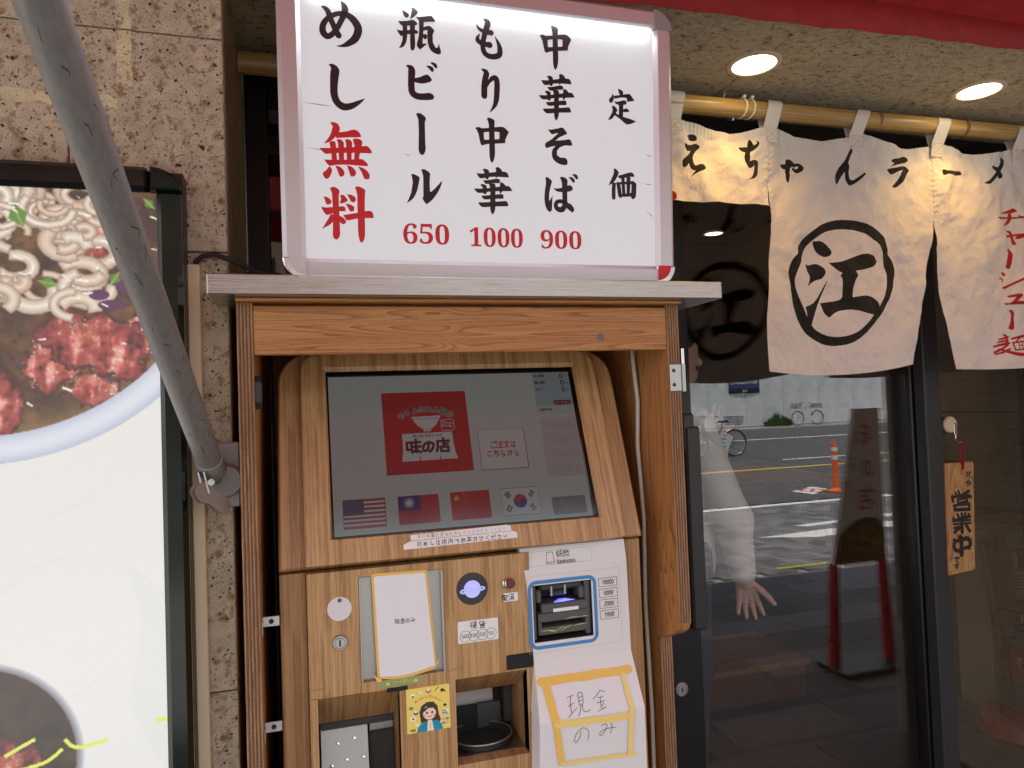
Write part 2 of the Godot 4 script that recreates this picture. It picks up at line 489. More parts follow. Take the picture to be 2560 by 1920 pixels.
func bicycle(at: Vector3, turn: float, paint: Material, label: String) -> void:
	var b := thing("bicycle", at, label, "bicycle", "parked bicycles")
	b.rotation.y = turn
	var P := func(called: String, mb: MB, m: Material, parent: Node3D = b) -> MeshInstance3D: return part(parent, called, mb, m, true)
	for x in [0.0, 1.06]:
		var mb := MB.new()
		var ring := []
		for k in 33:
			ring.append(Vector3(x + cos(TAU * k / 32.0) * 0.315, 0.335 + sin(TAU * k / 32.0) * 0.315, 0))
		mb.tube(ring, 0.019, 8, false)
		var w: MeshInstance3D = P.call("wheel", mb, M.rubber)
		mb = MB.new()
		ring = []
		for k in 33:
			ring.append(Vector3(x + cos(TAU * k / 32.0) * 0.294, 0.335 + sin(TAU * k / 32.0) * 0.294, 0))
		mb.tube(ring, 0.011, 6, false)
		for k in 16:
			var a := TAU * k / 16.0
			mb.tube([Vector3(x + cos(a) * 0.02, 0.335 + sin(a) * 0.02, 0.02 * (k % 2 * 2 - 1)), Vector3(x + cos(a + 0.25) * 0.29, 0.335 + sin(a + 0.25) * 0.29, 0)], 0.0018, 4, false)
		mb.tube([Vector3(x, 0.335, -0.05), Vector3(x, 0.335, 0.05)], 0.018, 10)
		P.call("rim", mb, M.bike_silver, w)
		mb = MB.new()
		ring = []
		for k in 15:
			var a := lerpf(0.1, 2.7, k / 14.0) if x > 0.5 else lerpf(0.35, 3.0, k / 14.0)
			ring.append(Vector3(x + cos(a) * 0.352, 0.335 + sin(a) * 0.352, 0))
		mb.tube(ring, 0.024, 8, true, 0.4)
		P.call("mudguard", mb, M.bike_silver)
	var fr := MB.new()
	fr.tube([Vector3(0.86, 0.80, 0), Vector3(0.80, 0.62, 0), Vector3(0.62, 0.42, 0), Vector3(0.46, 0.30, 0)], 0.020, 10)
	fr.tube([Vector3(0.46, 0.30, 0), Vector3(0.33, 0.78, 0)], 0.016, 10)
	fr.tube([Vector3(0.0, 0.335, 0.05), Vector3(0.46, 0.30, 0.03)], 0.010, 8)
	fr.tube([Vector3(0.0, 0.335, 0.05), Vector3(0.36, 0.66, 0.02)], 0.009, 8)
	fr.tube([Vector3(0.0, 0.335, -0.05), Vector3(0.36, 0.66, -0.02)], 0.009, 8)
	fr.tube([Vector3(0.84, 0.86, 0), Vector3(0.93, 0.60, 0)], 0.019, 10)
	P.call("frame", fr, paint)
	for z in [-0.05, 0.05]:
		var fk := MB.new()
		fk.tube([Vector3(0.93, 0.62, z * 0.6), Vector3(1.0, 0.45, z), Vector3(1.06, 0.335, z)], 0.011, 8)
		P.call("fork_leg", fk, M.bike_silver)
	var cg := MB.new()
	cg.prism(smooth_ring(PackedVector2Array([Vector2(-0.06, 0.30), Vector2(0.0, 0.38), Vector2(0.46, 0.40), Vector2(0.55, 0.34), Vector2(0.55, 0.26), Vector2(0.46, 0.22), Vector2(0.0, 0.27)])), 0.055, 0.075)
	P.call("chain_guard", cg, paint)
	var sd := MB.new()
	sd.prism(smooth_ring(PackedVector2Array([Vector2(0.18, 0.86), Vector2(0.20, 0.90), Vector2(0.34, 0.885), Vector2(0.45, 0.87), Vector2(0.46, 0.855), Vector2(0.34, 0.845)])), -0.07, 0.07)
	sd.tube([Vector3(0.33, 0.77, 0), Vector3(0.315, 0.86, 0)], 0.012, 8)
	P.call("saddle", sd, M.black_satin)
	var hb := MB.new()
	hb.tube([Vector3(0.84, 0.86, 0), Vector3(0.82, 0.98, 0)], 0.012, 8)
	hb.tube([Vector3(0.62, 1.0, -0.27), Vector3(0.74, 1.03, -0.26), Vector3(0.84, 1.02, -0.15), Vector3(0.83, 0.985, 0), Vector3(0.84, 1.02, 0.15), Vector3(0.74, 1.03, 0.26), Vector3(0.62, 1.0, 0.27)], 0.011, 8)
	P.call("handlebar", hb, M.bike_silver)
	for z in [-0.27, 0.27]:
		var gp := MB.new()
		gp.tube([Vector3(0.60, 0.995, z), Vector3(0.71, 1.022, z * 0.97)], 0.016, 8)
		P.call("grip", gp, M.rubber)
	# wire baskets
	for q in [[0.96, 0.78, 0.34, 0.24], [-0.18, 0.78, 0.36, 0.20]]:
		var bk := MB.new()
		for lv in 5:
			var gr := 0.85 + 0.15 * lv / 4.0
			var y: float = q[1] + q[3] * lv / 4.0
			var hx: float = q[2] * 0.5 * gr
			var hz := 0.17 * gr
			var cx: float = q[0] + q[2] * 0.5
			bk.tube([Vector3(cx - hx, y, -hz), Vector3(cx + hx, y, -hz), Vector3(cx + hx, y, hz), Vector3(cx - hx, y, hz), Vector3(cx - hx, y, -hz)], 0.004 if lv < 4 else 0.007, 5, false)
		for k in 9:
			var f := k / 8.0
			var cx: float = q[0] + q[2] * 0.5
			for sz in [-1, 1]:
				bk.tube([Vector3(lerpf(cx - q[2] * 0.425, cx + q[2] * 0.425, f), q[1], 0.145 * sz), Vector3(lerpf(cx - q[2] * 0.5, cx + q[2] * 0.5, f), q[1] + q[3], 0.17 * sz)], 0.0032, 5, false)
			for sx in [-1, 1]:
				bk.tube([Vector3(cx + sx * q[2] * 0.425, q[1], lerpf(-0.145, 0.145, f)), Vector3(cx + sx * q[2] * 0.5, q[1] + q[3], lerpf(-0.17, 0.17, f))], 0.0032, 5, false)
			bk.tube([Vector3(lerpf(cx - q[2] * 0.425, cx + q[2] * 0.425, f), q[1], -0.145), Vector3(lerpf(cx - q[2] * 0.425, cx + q[2] * 0.425, f), q[1], 0.145)], 0.0032, 5, false)
		P.call("basket", bk, M.dark_plastic)
	var ck := MB.new()
	ck.tube([Vector3(0.46, 0.30, -0.10), Vector3(0.46, 0.30, 0.10)], 0.012, 8)
	ck.tube([Vector3(0.46, 0.30, 0.095), Vector3(0.50, 0.14, 0.105)], 0.009, 8)
	ck.tube([Vector3(0.46, 0.30, -0.095), Vector3(0.42, 0.46, -0.105)], 0.009, 8)
	ck.box(Vector3(0.46, 0.125, 0.105), Vector3(0.55, 0.148, 0.185), 0.004)
	P.call("crank", ck, M.bike_silver)
	var ks := MB.new()
	ks.tube([Vector3(0.02, 0.335, 0.06), Vector3(0.00, 0.01, 0.10)], 0.008, 8)
	ks.tube([Vector3(0.02, 0.335, -0.06), Vector3(0.00, 0.01, -0.10)], 0.008, 8)
	ks.tube([Vector3(-0.005, 0.012, -0.11), Vector3(-0.005, 0.012, 0.11)], 0.008, 8)
	P.call("kickstand", ks, M.bike_silver)


func weeds() -> void:
	var w := thing("weed_clump", Vector3(20.9, 0.06, 24.1), "green weeds growing at the foot of the hoarding", "plant")
	var rg := RandomNumberGenerator.new()
	rg.seed = 31
	var mb := MB.new()
	for k in 420:
		var a := rg.randf() * TAU
		var r := sqrt(rg.randf()) * 0.75
		var root := Vector3(20.9 + cos(a) * r, 0.05, 24.05 + sin(a) * r * 0.25)
		var hgt := rg.randf_range(0.15, 0.75) * (1.1 - r)
		var tip := root + Vector3(rg.randf_range(-0.15, 0.15), hgt, rg.randf_range(-0.12, 0.05))
		var wd := Vector3(rg.randf_range(0.02, 0.06), 0, rg.randf_range(-0.03, 0.03))
		var mid := (root + tip) * 0.5 + Vector3(0, 0.03, 0)
		mb.flat(root, mid + wd, mid - wd)
		mb.flat(mid - wd, mid + wd, tip)
	part(w, "leaves", mb, M.weed)


func standing_board() -> void:
	# tall board on red legs beside the entrance; its face looks at the doors
	var b := thing("standing_board", Vector3(2.8, 0, -0.55), "tall grey standing board with red lettering and noodle picture on red legs", "sign")
	var W := 352
	var H := 832
	var im := Image.create(W, H, false, Image.FORMAT_RGB8)
	im.fill(Color8(232, 230, 226))
	paint_text(im, "味", Vector2(150, 70), 130, 0, 13, Color8(186, 40, 40))
	paint_text(im, "の", Vector2(136, 250), 130, 0, 13, Color8(186, 40, 40))
	paint_text(im, "店", Vector2(122, 420), 130, 0, 13, Color8(186, 40, 40))
	for i in 9:
		paint_text(im, "中華そば"[i % 4], Vector2(300, 120 + i * 34), 28, 0, 3, Color8(90, 60, 60))
	paint_poly(im, circle_pts(Vector2(170, 800), 210, 40), Color8(96, 96, 104))
	paint_poly(im, circle_pts(Vector2(170, 810), 186, 40), Color8(120, 92, 44))
	var rg := RandomNumberGenerator.new()
	rg.seed = 4
	for k in 240:
		var p := Vector2(rg.randf_range(10, 340), rg.randf_range(640, 832))
		if p.distance_to(Vector2(170, 810)) < 178:
			var q := PackedVector2Array([p, p + Vector2(rg.randf_range(-24, 24), rg.randf_range(-18, 18)), p + Vector2(rg.randf_range(-30, 30), rg.randf_range(-30, 30))])
			paint_line(im, q, rg.randf_range(3, 6), [Color8(190, 160, 80), Color8(150, 110, 60), Color8(110, 60, 50)][k % 3])
	var mb := MB.new()
	var z := -0.600
	# seen from the doors (from -z): left is larger x
	mb.quad_uv(Vector3(2.978, 0.553, z), Vector3(2.632, 0.553, z), Vector3(2.812, 1.366, z), Vector3(2.978, 1.366, z))
	part(b, "printed_face", mb, print_material("board_print", im, 0.35))
	mb = MB.new()
	mb.prism(PackedVector2Array([Vector2(2.632, 0.553), Vector2(2.978, 0.553), Vector2(2.978, 1.366), Vector2(2.812, 1.366)]), -0.599, -0.575)
	part(b, "panel", mb, M.pale_plastic)
	for q in [[2.632, 0.56, 2.60, 0.0], [2.945, 0.56, 2.96, 0.0]]:
		mb = MB.new()
		mb.prism(PackedVector2Array([Vector2(q[0], q[1]), Vector2(q[0] + 0.035, q[1]), Vector2(q[2] + 0.05, q[3]), Vector2(q[2], q[3])]), -0.598, -0.560)
		part(b, "leg", mb, M.red_paint)
	mb = MB.new()
	mb.box(Vector3(2.60, 0.0, -0.70), Vector3(2.98, 0.03, -0.46), 0.006)
	part(b, "foot_weight", mb, M.black_satin)

func build_cabinet() -> void:
	var c := thing("ticket_machine_cabinet", Vector3(0.286, 0, -1.45), "plywood cabinet with stainless steel top enclosing the ticket machine", "cabinet")
	# left side panel and its layered front edge
	var mb := MB.new()
	mb.uo = Vector2(0.11, 0.2)
	mb.box(Vector3(-0.0935, 0.0, -1.74), Vector3(-0.0700, 1.6235, -1.1606))
	var side := part(c, "side_panel", mb, M.cedar)
	mb = MB.new()
	mb.uo = Vector2(0.0935, 0.0)
	mb.box(Vector3(-0.0935, 0.0, -1.1605), Vector3(-0.0700, 1.6235, -1.160), 0.0004)
	part(side, "front_edge", mb, M.ply_edge)
	# right side panel: deep above, cut back below, with a splintered corner
	mb = MB.new()
	mb.uo = Vector2(0.43, 0.55)
	mb.xf = Transform3D(Basis(Vector3(0, 0, -1), Vector3(0, 1, 0), Vector3(1, 0, 0)), Vector3(0.643, 0, 0))
	mb.prism(PackedVector2Array([Vector2(1.1606, 1.045), Vector2(1.1606, 1.6235), Vector2(1.74, 1.6235), Vector2(1.74, 0.0), Vector2(1.236, 0.0), Vector2(1.236, 1.004), Vector2(1.228, 1.001), Vector2(1.205, 1.012), Vector2(1.188, 1.018), Vector2(1.170, 1.030)]), 0.0, 0.024)
	side = part(c, "side_panel", mb, M.cedar)
	mb = MB.new()
	mb.uo = Vector2(-0.643, 0.0)
	mb.box(Vector3(0.6431, 1.045, -1.1605), Vector3(0.6669, 1.6235, -1.160), 0.0004)
	part(side, "front_edge", mb, M.ply_edge)
	mb = MB.new()
	mb.uo = Vector2(-0.643, 0.3)
	mb.box(Vector3(0.6431, 0.0, -1.2355), Vector3(0.6669, 1.0035, -1.235), 0.0004)
	part(side, "lower_edge", mb, M.ply_edge)
	mb = MB.new()
	mb.uo = Vector2(0.2, 0.1)
	mb.box(Vector3(-0.0698, 0.0, -1.74), Vector3(0.6428, 1.6235, -1.72))
	part(c, "back_panel", mb, M.cedar)
	# header board over the opening
	mb = MB.new()
	mb.swap = true
	mb.uo = Vector2(0.33, 0.28)
	mb.box(Vector3(-0.0697, 1.5425, -1.181), Vector3(0.6427, 1.6190, -1.1615), 0.0012)
	var hb := part(c, "header_board", mb, M.cedar)
	mb = MB.new()
	mb.lathe([[0.0075, 0.0], [0.0070, 0.0006], [0.0, 0.0008]], 16, Vector3(0.512, 1.566, -1.1616), Vector3.BACK)
	part(hb, "knot", mb, M.wing_brown)
	mb = MB.new()
	mb.swap = true
	mb.uo = Vector2(0.1, 0.7)
	mb.box(Vector3(-0.0935, 1.6240, -1.74), Vector3(0.6670, 1.6295, -1.1450), 0.001)
	part(c, "top_board", mb, M.cedar)
	# folded stainless steel top
	mb = MB.new()
	mb.box(Vector3(-0.1300, 1.6300, -1.76), Vector3(0.7360, 1.6610, -1.120), 0.0016)
	part(c, "steel_top", mb, M.steel)
	# lift-off hinge on the right edge, black catch on the left, two brackets
	mb = MB.new()
	mb.box(Vector3(0.6445, 1.4655, -1.1598), Vector3(0.6675, 1.5145, -1.1575), 0.0006)
	var hg := part(c, "hinge", mb, M.zinc)
	mb = MB.new()
	mb.tube([Vector3(0.6735, 1.4645, -1.1615), Vector3(0.6735, 1.5155, -1.1615)], 0.0042, 14)
	part(hg, "barrel", mb, M.zinc)
	mb = MB.new()
	mb.tube([Vector3(0.6735, 1.5156, -1.1615), Vector3(0.6735, 1.5435, -1.1615)], 0.0031, 14)
	part(hg, "pin", mb, M.chrome)
	for y in [1.477, 1.503]:
		mb = MB.new()
		mb.lathe([[0.0036, 0.0], [0.0034, 0.0008], [0.0012, 0.0003], [0.0, 0.0003]], 14, Vector3(0.652, y, -1.1575), Vector3.BACK)
		part(hg, "screw", mb, M.dark_plastic)
	mb = MB.new()
	mb.xf = Transform3D(Basis(Vector3(0, 0, 1), Vector3(0, 1, 0), Vector3(-1, 0, 0)), Vector3(-0.0618, 1.485, -1.183))
	mb.prism(PackedVector2Array([Vector2(-0.018, -0.026), Vector2(-0.018, 0.026), Vector2(0.006, 0.026), Vector2(0.020, 0.016), Vector2(0.020, -0.016), Vector2(0.006, -0.026)]), -0.0005, 0.0082)
	var ct := part(c, "catch", mb, M.dark_plastic)
	mb = MB.new()
	mb.box(Vector3(-0.0622, 1.470, -1.186), Vector3(-0.0602, 1.500, -1.178), 0.0008)
	part(ct, "bolt", mb, M.grey_plastic)
	for y in [1.122, 0.957]:
		mb = MB.new()
		mb.box(Vector3(-0.0699, y - 0.008, -1.204), Vector3(-0.0435, y + 0.008, -1.2015), 0.0006)
		mb.box(Vector3(-0.0699, y - 0.018, -1.2010), Vector3(-0.0680, y + 0.004, -1.188), 0.0005)
		var bk := part(c, "bracket", mb, M.zinc)
		mb = MB.new()
		mb.lathe([[0.004, 0.0], [0.004, 0.0006], [0.0, 0.0006]], 14, Vector3(-0.056, y, -1.2015), Vector3.BACK)
		part(bk, "bolt_hole", mb, M.ink)
	# pale cable clipped down the inside of the right panel
	mb = MB.new()
	mb.tube([Vector3(0.634, 1.60, -1.29), Vector3(0.634, 1.53, -1.285), Vector3(0.636, 1.45, -1.275), Vector3(0.634, 1.36, -1.28), Vector3(0.636, 1.22, -1.27), Vector3(0.634, 1.05, -1.275), Vector3(0.635, 0.85, -1.268), Vector3(0.634, 0.6, -1.27)], 0.0042, 10)
	var cb := thing("power_cable", Vector3(0.634, 0.6, -1.27), "pale grey cable running down inside the right cabinet panel", "cable")
	part(cb, "sheath", mb, M.cable_white)
	mb = MB.new()
	mb.tube([Vector3(0.634, 1.535, -1.286), Vector3(0.634, 1.575, -1.288)], 0.0068, 12)
	part(cb, "collar", mb, M.zinc)


# ---------------------------------------------------------------- ticket machine
const PROFILE := [[1.197, -1.208, 0.0], [1.160, -1.200, 0.03785], [0.998, -1.196, 0.1999], [0.914, -1.150, 0.29567], [0.700, -1.150, 0.50967]]

# a point of the white banknote plate: x, distance down the plate, height above it
func on_plate(x: float, s: float, off: float) -> Vector3:
	for i in 4:
		var a: Array = PROFILE[i]
		var b: Array = PROFILE[i + 1]
		if s <= b[2] or i == 3:
			var f: float = (s - a[2]) / (b[2] - a[2])
			var dir := Vector3(0, b[0] - a[0], b[1] - a[1]).normalized()
			var nn := Vector3.RIGHT.cross(-dir)
			return Vector3(x, lerpf(a[0], b[0], f), lerpf(a[1], b[1], f)) + nn * off
	return Vector3.ZERO


func on_face(x: float, y: float, off: float) -> Vector3:
	return Vector3(x, y, -1.2 + off)


func build_machine() -> void:
	var m := thing("ticket_machine", Vector3(0.276, 0, -1.45), "oak laminate meal ticket machine with touch screen and white banknote slot", "ticket machine")
	# ---- upper unit, leaning back
	var tilt := Transform3D(Basis(Vector3.RIGHT, deg_to_rad(-21.0)), Vector3(0, 1.252, -1.2))
	var mb := MB.new()
	mb.xf = tilt
	var out := PackedVector2Array([Vector2(-0.043, -0.048), Vector2(0.597, -0.046)])
	for k in 8:
		out.append(Vector2(0.600 - 0.062, 0.338 - 0.062) + Vector2.from_angle(PI * 0.5 * k / 7.0) * 0.062)
	for k in 8:
		out.append(Vector2(-0.040 + 0.062, 0.338 - 0.062) + Vector2.from_angle(PI * 0.5 + PI * 0.5 * k / 7.0) * 0.062)
	mb.prism(out, -0.16, -0.020, 0.003)
	var upper := part(m, "upper_housing", mb, M.oak)
	mb = MB.new()
	mb.xf = tilt
	var L := PackedVector2Array([Vector2(-0.0015, -0.0495), Vector2(0.038, -0.0495), Vector2(0.038, 0.323)])
	for k in 8:
		L.append(Vector2(-0.0015 + 0.033, 0.323 - 0.033) + Vector2.from_angle(PI * 0.5 + PI * 0.5 * k / 7.0) * 0.033)
	var R := PackedVector2Array([Vector2(0.5155, 0.323), Vector2(0.5155, -0.0495), Vector2(0.5555, -0.0470)])
	for k in 8:
		R.append(Vector2(0.5560 - 0.033, 0.323 - 0.033) + Vector2.from_angle(PI * 0.5 * k / 7.0) * 0.033)
	mb.prism(L, -0.019, 0.0)
	mb.prism(R, -0.019, 0.0)
	mb.prism(PackedVector2Array([Vector2(0.038, 0.2985), Vector2(0.5155, 0.2985), Vector2(0.5155, 0.323), Vector2(0.038, 0.323)]), -0.015, 0.0)
	mb.prism(PackedVector2Array([Vector2(0.038, -0.0495), Vector2(0.5155, -0.0495), Vector2(0.5155, -0.0105), Vector2(0.038, -0.0105)]), -0.015, 0.0)
	# bevel down to the screen
	var o4 := [Vector3(0.038, -0.0105, 0), Vector3(0.5155, -0.0105, 0), Vector3(0.5155, 0.2985, 0), Vector3(0.038, 0.2985, 0)]
	var i4 := [Vector3(0.0415, -0.0080, -0.0045), Vector3(0.5115, -0.0080, -0.0045), Vector3(0.5115, 0.2910, -0.0045), Vector3(0.0415, 0.2910, -0.0045)]
	for k in 4:
		mb.quad(o4[k], o4[(k + 1) % 4], i4[(k + 1) % 4], i4[k])
	part(m, "upper_face", mb, M.oak)
	var scr := Node3D.new()
	scr.name = "touch_screen"
	m.add_child(scr, true)
	mb = MB.new()
	mb.xf = tilt
	mb.box(Vector3(0.0416, -0.0079, -0.014), Vector3(0.5114, -0.0048, -0.0050), 0.0008)
	mb.box(Vector3(0.0416, 0.2815, -0.014), Vector3(0.5114, 0.2909, -0.0050), 0.0015)
	mb.box(Vector3(0.0416, -0.0047, -0.014), Vector3(0.0450, 0.2814, -0.0050), 0.0008)
	mb.box(Vector3(0.5030, -0.0047, -0.014), Vector3(0.5114, 0.2814, -0.0050), 0.0015)
	part(scr, "bezel", mb, M.black_gloss)
	mb = MB.new()
	mb.xf = tilt
	mb.quad_uv(Vector3(0.0447, -0.0050, -0.0078), Vector3(0.5032, -0.0050, -0.0078), Vector3(0.5032, 0.2817, -0.0078), Vector3(0.0447, 0.2817, -0.0078))
	part(scr, "display", mb, screen_material())

	# labels under the screen
	var tilted := func(x: float, y: float, o: float) -> Vector3: return tilt * Vector3(x, y, o)
	mb = MB.new()
	mb.poly(PackedVector2Array([Vector2(0.167, -0.0135), Vector2(0.250, -0.0115), Vector2(0.335, -0.0095), Vector2(0.342, -0.0115), Vector2(0.343, -0.0205), Vector2(0.250, -0.0215), Vector2(0.168, -0.0225)]), tilted, 0.0004)
	var s1 := part(m, "faded_label", mb, M.sticker_white)
	s1.set_meta("label", "upper paper label with fading grey lettering")
	mb = MB.new()
	write_lines(mb, "もり中華にはもとから", Vector2(0.178, -0.0130), 0.0076, 0.0078, 0.00065, tilted, 0.0006)
	part(s1, "lettering", mb, M.grey_ink)
	mb = MB.new()
	write_lines(mb, "ゆで玉子が入ってます", Vector2(0.256, -0.0125), 0.0072, 0.0078, 0.0005, tilted, 0.0006)
	part(s1, "faded_lettering", mb, M.faded_ink)
	mb = MB.new()
	mb.poly(PackedVector2Array([Vector2(0.1545, -0.0285), Vector2(0.166, -0.0235), Vector2(0.346, -0.0212), Vector2(0.3525, -0.0245), Vector2(0.3525, -0.0335), Vector2(0.1545, -0.0365)]), tilted, 0.0004)
	var s2 := part(m, "rice_label", mb, M.sticker_white)
	s2.set_meta("label", "lower paper label with torn left corner and black lettering")
	mb = MB.new()
	write_lines(mb, "白めしは店内でお声かけください", Vector2(0.1765, -0.0245), 0.0094, 0.0107, 0.0010, tilted, 0.0006)
	part(s2, "lettering", mb, M.ink)

	# ---- lower unit
	mb = MB.new()
	mb.box(Vector3(-0.043, 0.05, -1.60), Vector3(-0.0015, 1.1905, -1.2145), 0.0015)
	mb.box(Vector3(0.5635, 0.05, -1.60), Vector3(0.594, 1.1955, -1.2085), 0.0015)
	mb.box(Vector3(-0.0014, 0.05, -1.60), Vector3(0.5634, 1.1900, -1.40), 0.0)
	part(m, "lower_housing", mb, M.oak_edge)
	mb = MB.new()
	mb.box(Vector3(-0.001, 0.9895, -1.225), Vector3(0.081, 1.1905, -1.2), 0.0008)
	mb.box(Vector3(0.2205, 0.9895, -1.225), Vector3(0.375, 1.1905, -1.2), 0.0)
	mb.box(Vector3(0.081, 1.1775, -1.225), Vector3(0.2205, 1.1905, -1.2), 0.0)
	mb.box(Vector3(0.081, 0.9895, -1.225), Vector3(0.2205, 1.0060, -1.2), 0.0)
	mb.box(Vector3(-0.001, 0.30, -1.225), Vector3(0.0115, 0.9895, -1.2), 0.0)
	mb.box(Vector3(0.1420, 0.30, -1.225), Vector3(0.2365, 0.9895, -1.2), 0.0)
	mb.box(Vector3(0.3635, 0.30, -1.225), Vector3(0.375, 0.9895, -1.2), 0.0)
	mb.box(Vector3(0.0115, 0.30, -1.225), Vector3(0.1420, 0.72, -1.2), 0.0)
	mb.box(Vector3(0.2365, 0.30, -1.225), Vector3(0.3635, 0.8455, -1.2), 0.0)
	part(m, "lower_face", mb, M.oak)
	# recess of the ticket tray
	mb = MB.new()
	mb.quad(Vector3(0.0115, 0.925, -1.262), Vector3(0.1420, 0.925, -1.262), Vector3(0.1420, 0.9894, -1.2002), Vector3(0.0115, 0.9894, -1.2002))
	mb.quad(Vector3(0.0115, 0.72, -1.40), Vector3(0.0115, 0.72, -1.2), Vector3(0.0115, 0.9894, -1.2), Vector3(0.0115, 0.9894, -1.40))
	mb.quad(Vector3(0.1420, 0.72, -1.2), Vector3(0.1420, 0.72, -1.40), Vector3(0.1420, 0.9894, -1.40), Vector3(0.1420, 0.9894, -1.2))
	var tr := part(m, "ticket_tray", mb, M.oak_edge)
	mb = MB.new()
	mb.box(Vector3(0.016, 0.912, -1.275), Vector3(0.138, 0.9245, -1.262), 0.0015)
	part(tr, "lip", mb, M.dark_plastic)
	mb = MB.new()
	mb.xf = Transform3D(Basis(Vector3.RIGHT, deg_to_rad(-14.0)), Vector3(0.0155, 0.915, -1.285))
	mb.box(Vector3(0.0, -0.20, -0.002), Vector3(0.079, 0.0, 0.0), 0.0004)
	part(tr, "flap", mb, M.inox_plate)
	for q in [[0.028, -0.035], [0.056, -0.030], [0.042, -0.062], [0.070, -0.062], [0.017, -0.068]]:
		mb = MB.new()
		mb.xf = Transform3D(Basis(Vector3.RIGHT, deg_to_rad(-14.0)), Vector3(0.0155, 0.915, -1.285))
		mb.lathe([[0.0035, 0.0], [0.0034, 0.003], [0.0028, 0.0048], [0.0, 0.0055]], 14, Vector3(q[0], q[1], 0.0), Vector3.BACK)
		part(tr, "rivet", mb, M.chrome)
	mb = MB.new()
	mb.box(Vector3(0.0985, 0.72, -1.36), Vector3(0.1415, 0.912, -1.30), 0.001)
	part(tr, "side_box", mb, M.inox_plate)
	mb = MB.new()
	mb.box(Vector3(0.100, 0.72, -1.2995), Vector3(0.1412, 0.884, -1.295), 0.0008)
	part(tr, "side_door", mb, M.dark_plastic)
	# recess of the coin tray
	mb = MB.new()
	mb.quad(Vector3(0.2365, 0.942, -1.262), Vector3(0.3635, 0.942, -1.262), Vector3(0.3635, 0.9894, -1.2002), Vector3(0.2365, 0.9894, -1.2002))
	mb.quad(Vector3(0.2365, 0.84, -1.36), Vector3(0.2365, 0.84, -1.2), Vector3(0.2365, 0.9894, -1.2), Vector3(0.2365, 0.9894, -1.36))
	mb.quad(Vector3(0.3635, 0.84, -1.2), Vector3(0.3635, 0.84, -1.36), Vector3(0.3635, 0.9894, -1.36), Vector3(0.3635, 0.9894, -1.2))
	var ctr := part(m, "coin_tray", mb, M.oak_edge)
	mb = MB.new()
	mb.box(Vector3(0.2367, 0.88, -1.345), Vector3(0.335, 0.96, -1.335), 0.001)
	part(ctr, "back_plate", mb, M.pale_plastic)
	mb = MB.new()
	mb.box(Vector3(0.347, 0.86, -1.335), Vector3(0.3632, 0.95, -1.30), 0.001)
	part(ctr, "post", mb, M.dark_plastic)
	mb = MB.new()
	mb.box(Vector3(0.2367, 0.835, -1.345), Vector3(0.3633, 0.8458, -1.2255), 0.0005)
	part(ctr, "tray_floor", mb, M.inox_plate)
	mb = MB.new()
	mb.xf = Transform3D(Basis.from_scale(Vector3(1, 1, 0.86)), Vector3(0.2965, 0.846, -1.280))
	mb.lathe([[0.0, 0.0012], [0.047, 0.0012], [0.052, 0.004], [0.0545, 0.010], [0.0565, 0.010], [0.0565, 0.0005]], 36, Vector3.ZERO)
	part(ctr, "dish", mb, M.dark_plastic)
	mb = MB.new()
	var ring := []
	for k in 37:
		ring.append(Vector3(0.2965 + cos(TAU * k / 36.0) * 0.0565, 0.8565, -1.280 + sin(TAU * k / 36.0) * 0.0486))
	mb.tube(ring, 0.0016, 8, false)
	part(ctr, "rim", mb, M.zinc)
	mb = MB.new()
	mb.box(Vector3(0.262, 0.8465, -1.330), Vector3(0.2995, 0.8905, -1.322), 0.0006)
	part(ctr, "coin_chute", mb, M.ink)
	mb = MB.new()
	mb.box(Vector3(0.2996, 0.8465, -1.330), Vector3(0.346, 0.892, -1.320), 0.0015)
	part(ctr, "chute_guard", mb, M.grey_plastic)

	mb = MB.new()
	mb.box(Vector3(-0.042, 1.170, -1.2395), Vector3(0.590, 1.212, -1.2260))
	part(m, "gap_shade", mb, M.black_tape)  # black strip added in the gap to stand for its shade
	# ---- fittings on the lower face
	mb = MB.new()
	mb.lathe([[0.0195, 0.0], [0.0195, 0.0012], [0.0185, 0.0018], [0.0, 0.0018]], 32, Vector3(0.0495, 1.130, -1.2), Vector3.BACK)
	var disc := part(m, "cover_disc", mb, M.pale_plastic)
	mb = MB.new()
	mb.lathe([[0.0036, 0.0], [0.003, 0.0012], [0.0, 0.0014]], 14, Vector3(0.0500, 1.144, -1.1982), Vector3.BACK)
	part(disc, "screw", mb, M.wing_brown)
	var lk := part(m, "lock", lock_shape(Vector3(0.0485, 1.0765, -1.2), 0.0125), M.zinc)
	mb = MB.new()
	mb.box(Vector3(0.0472, 1.0715, -1.1945), Vector3(0.0498, 1.0815, -1.1935))
	part(lk, "keyhole", mb, M.ink)
	# card slot: sunk steel panel with a taped-on white sheet
	mb = MB.new()
	mb.box(Vector3(0.0812, 1.0062, -1.225), Vector3(0.2203, 1.1773, -1.208), 0.0)
	var cp := part(m, "card_panel", mb, M.inox_plate)
	mb = MB.new()
	mb.box(Vector3(0.0812, 1.0062, -1.2079), Vector3(0.0838, 1.1773, -1.1985), 0.0006)
	mb.box(Vector3(0.2172, 1.0062, -1.2079), Vector3(0.2203, 1.1773, -1.1965), 0.0006)
	mb.box(Vector3(0.0838, 1.1745, -1.2079), Vector3(0.2172, 1.1773, -1.1985), 0.0006)
	part(cp, "trim", mb, M.zinc)
	var sheet := PackedVector2Array([Vector2(0.1015, 1.180), Vector2(0.110, 1.1815), Vector2(0.193, 1.1795), Vector2(0.1945, 1.177), Vector2(0.2055, 1.018), Vector2(0.200, 1.013), Vector2(0.165, 1.0065), Vector2(0.140, 1.0055), Vector2(0.110, 1.0090), Vector2(0.1065, 1.012)])
	mb = MB.new()
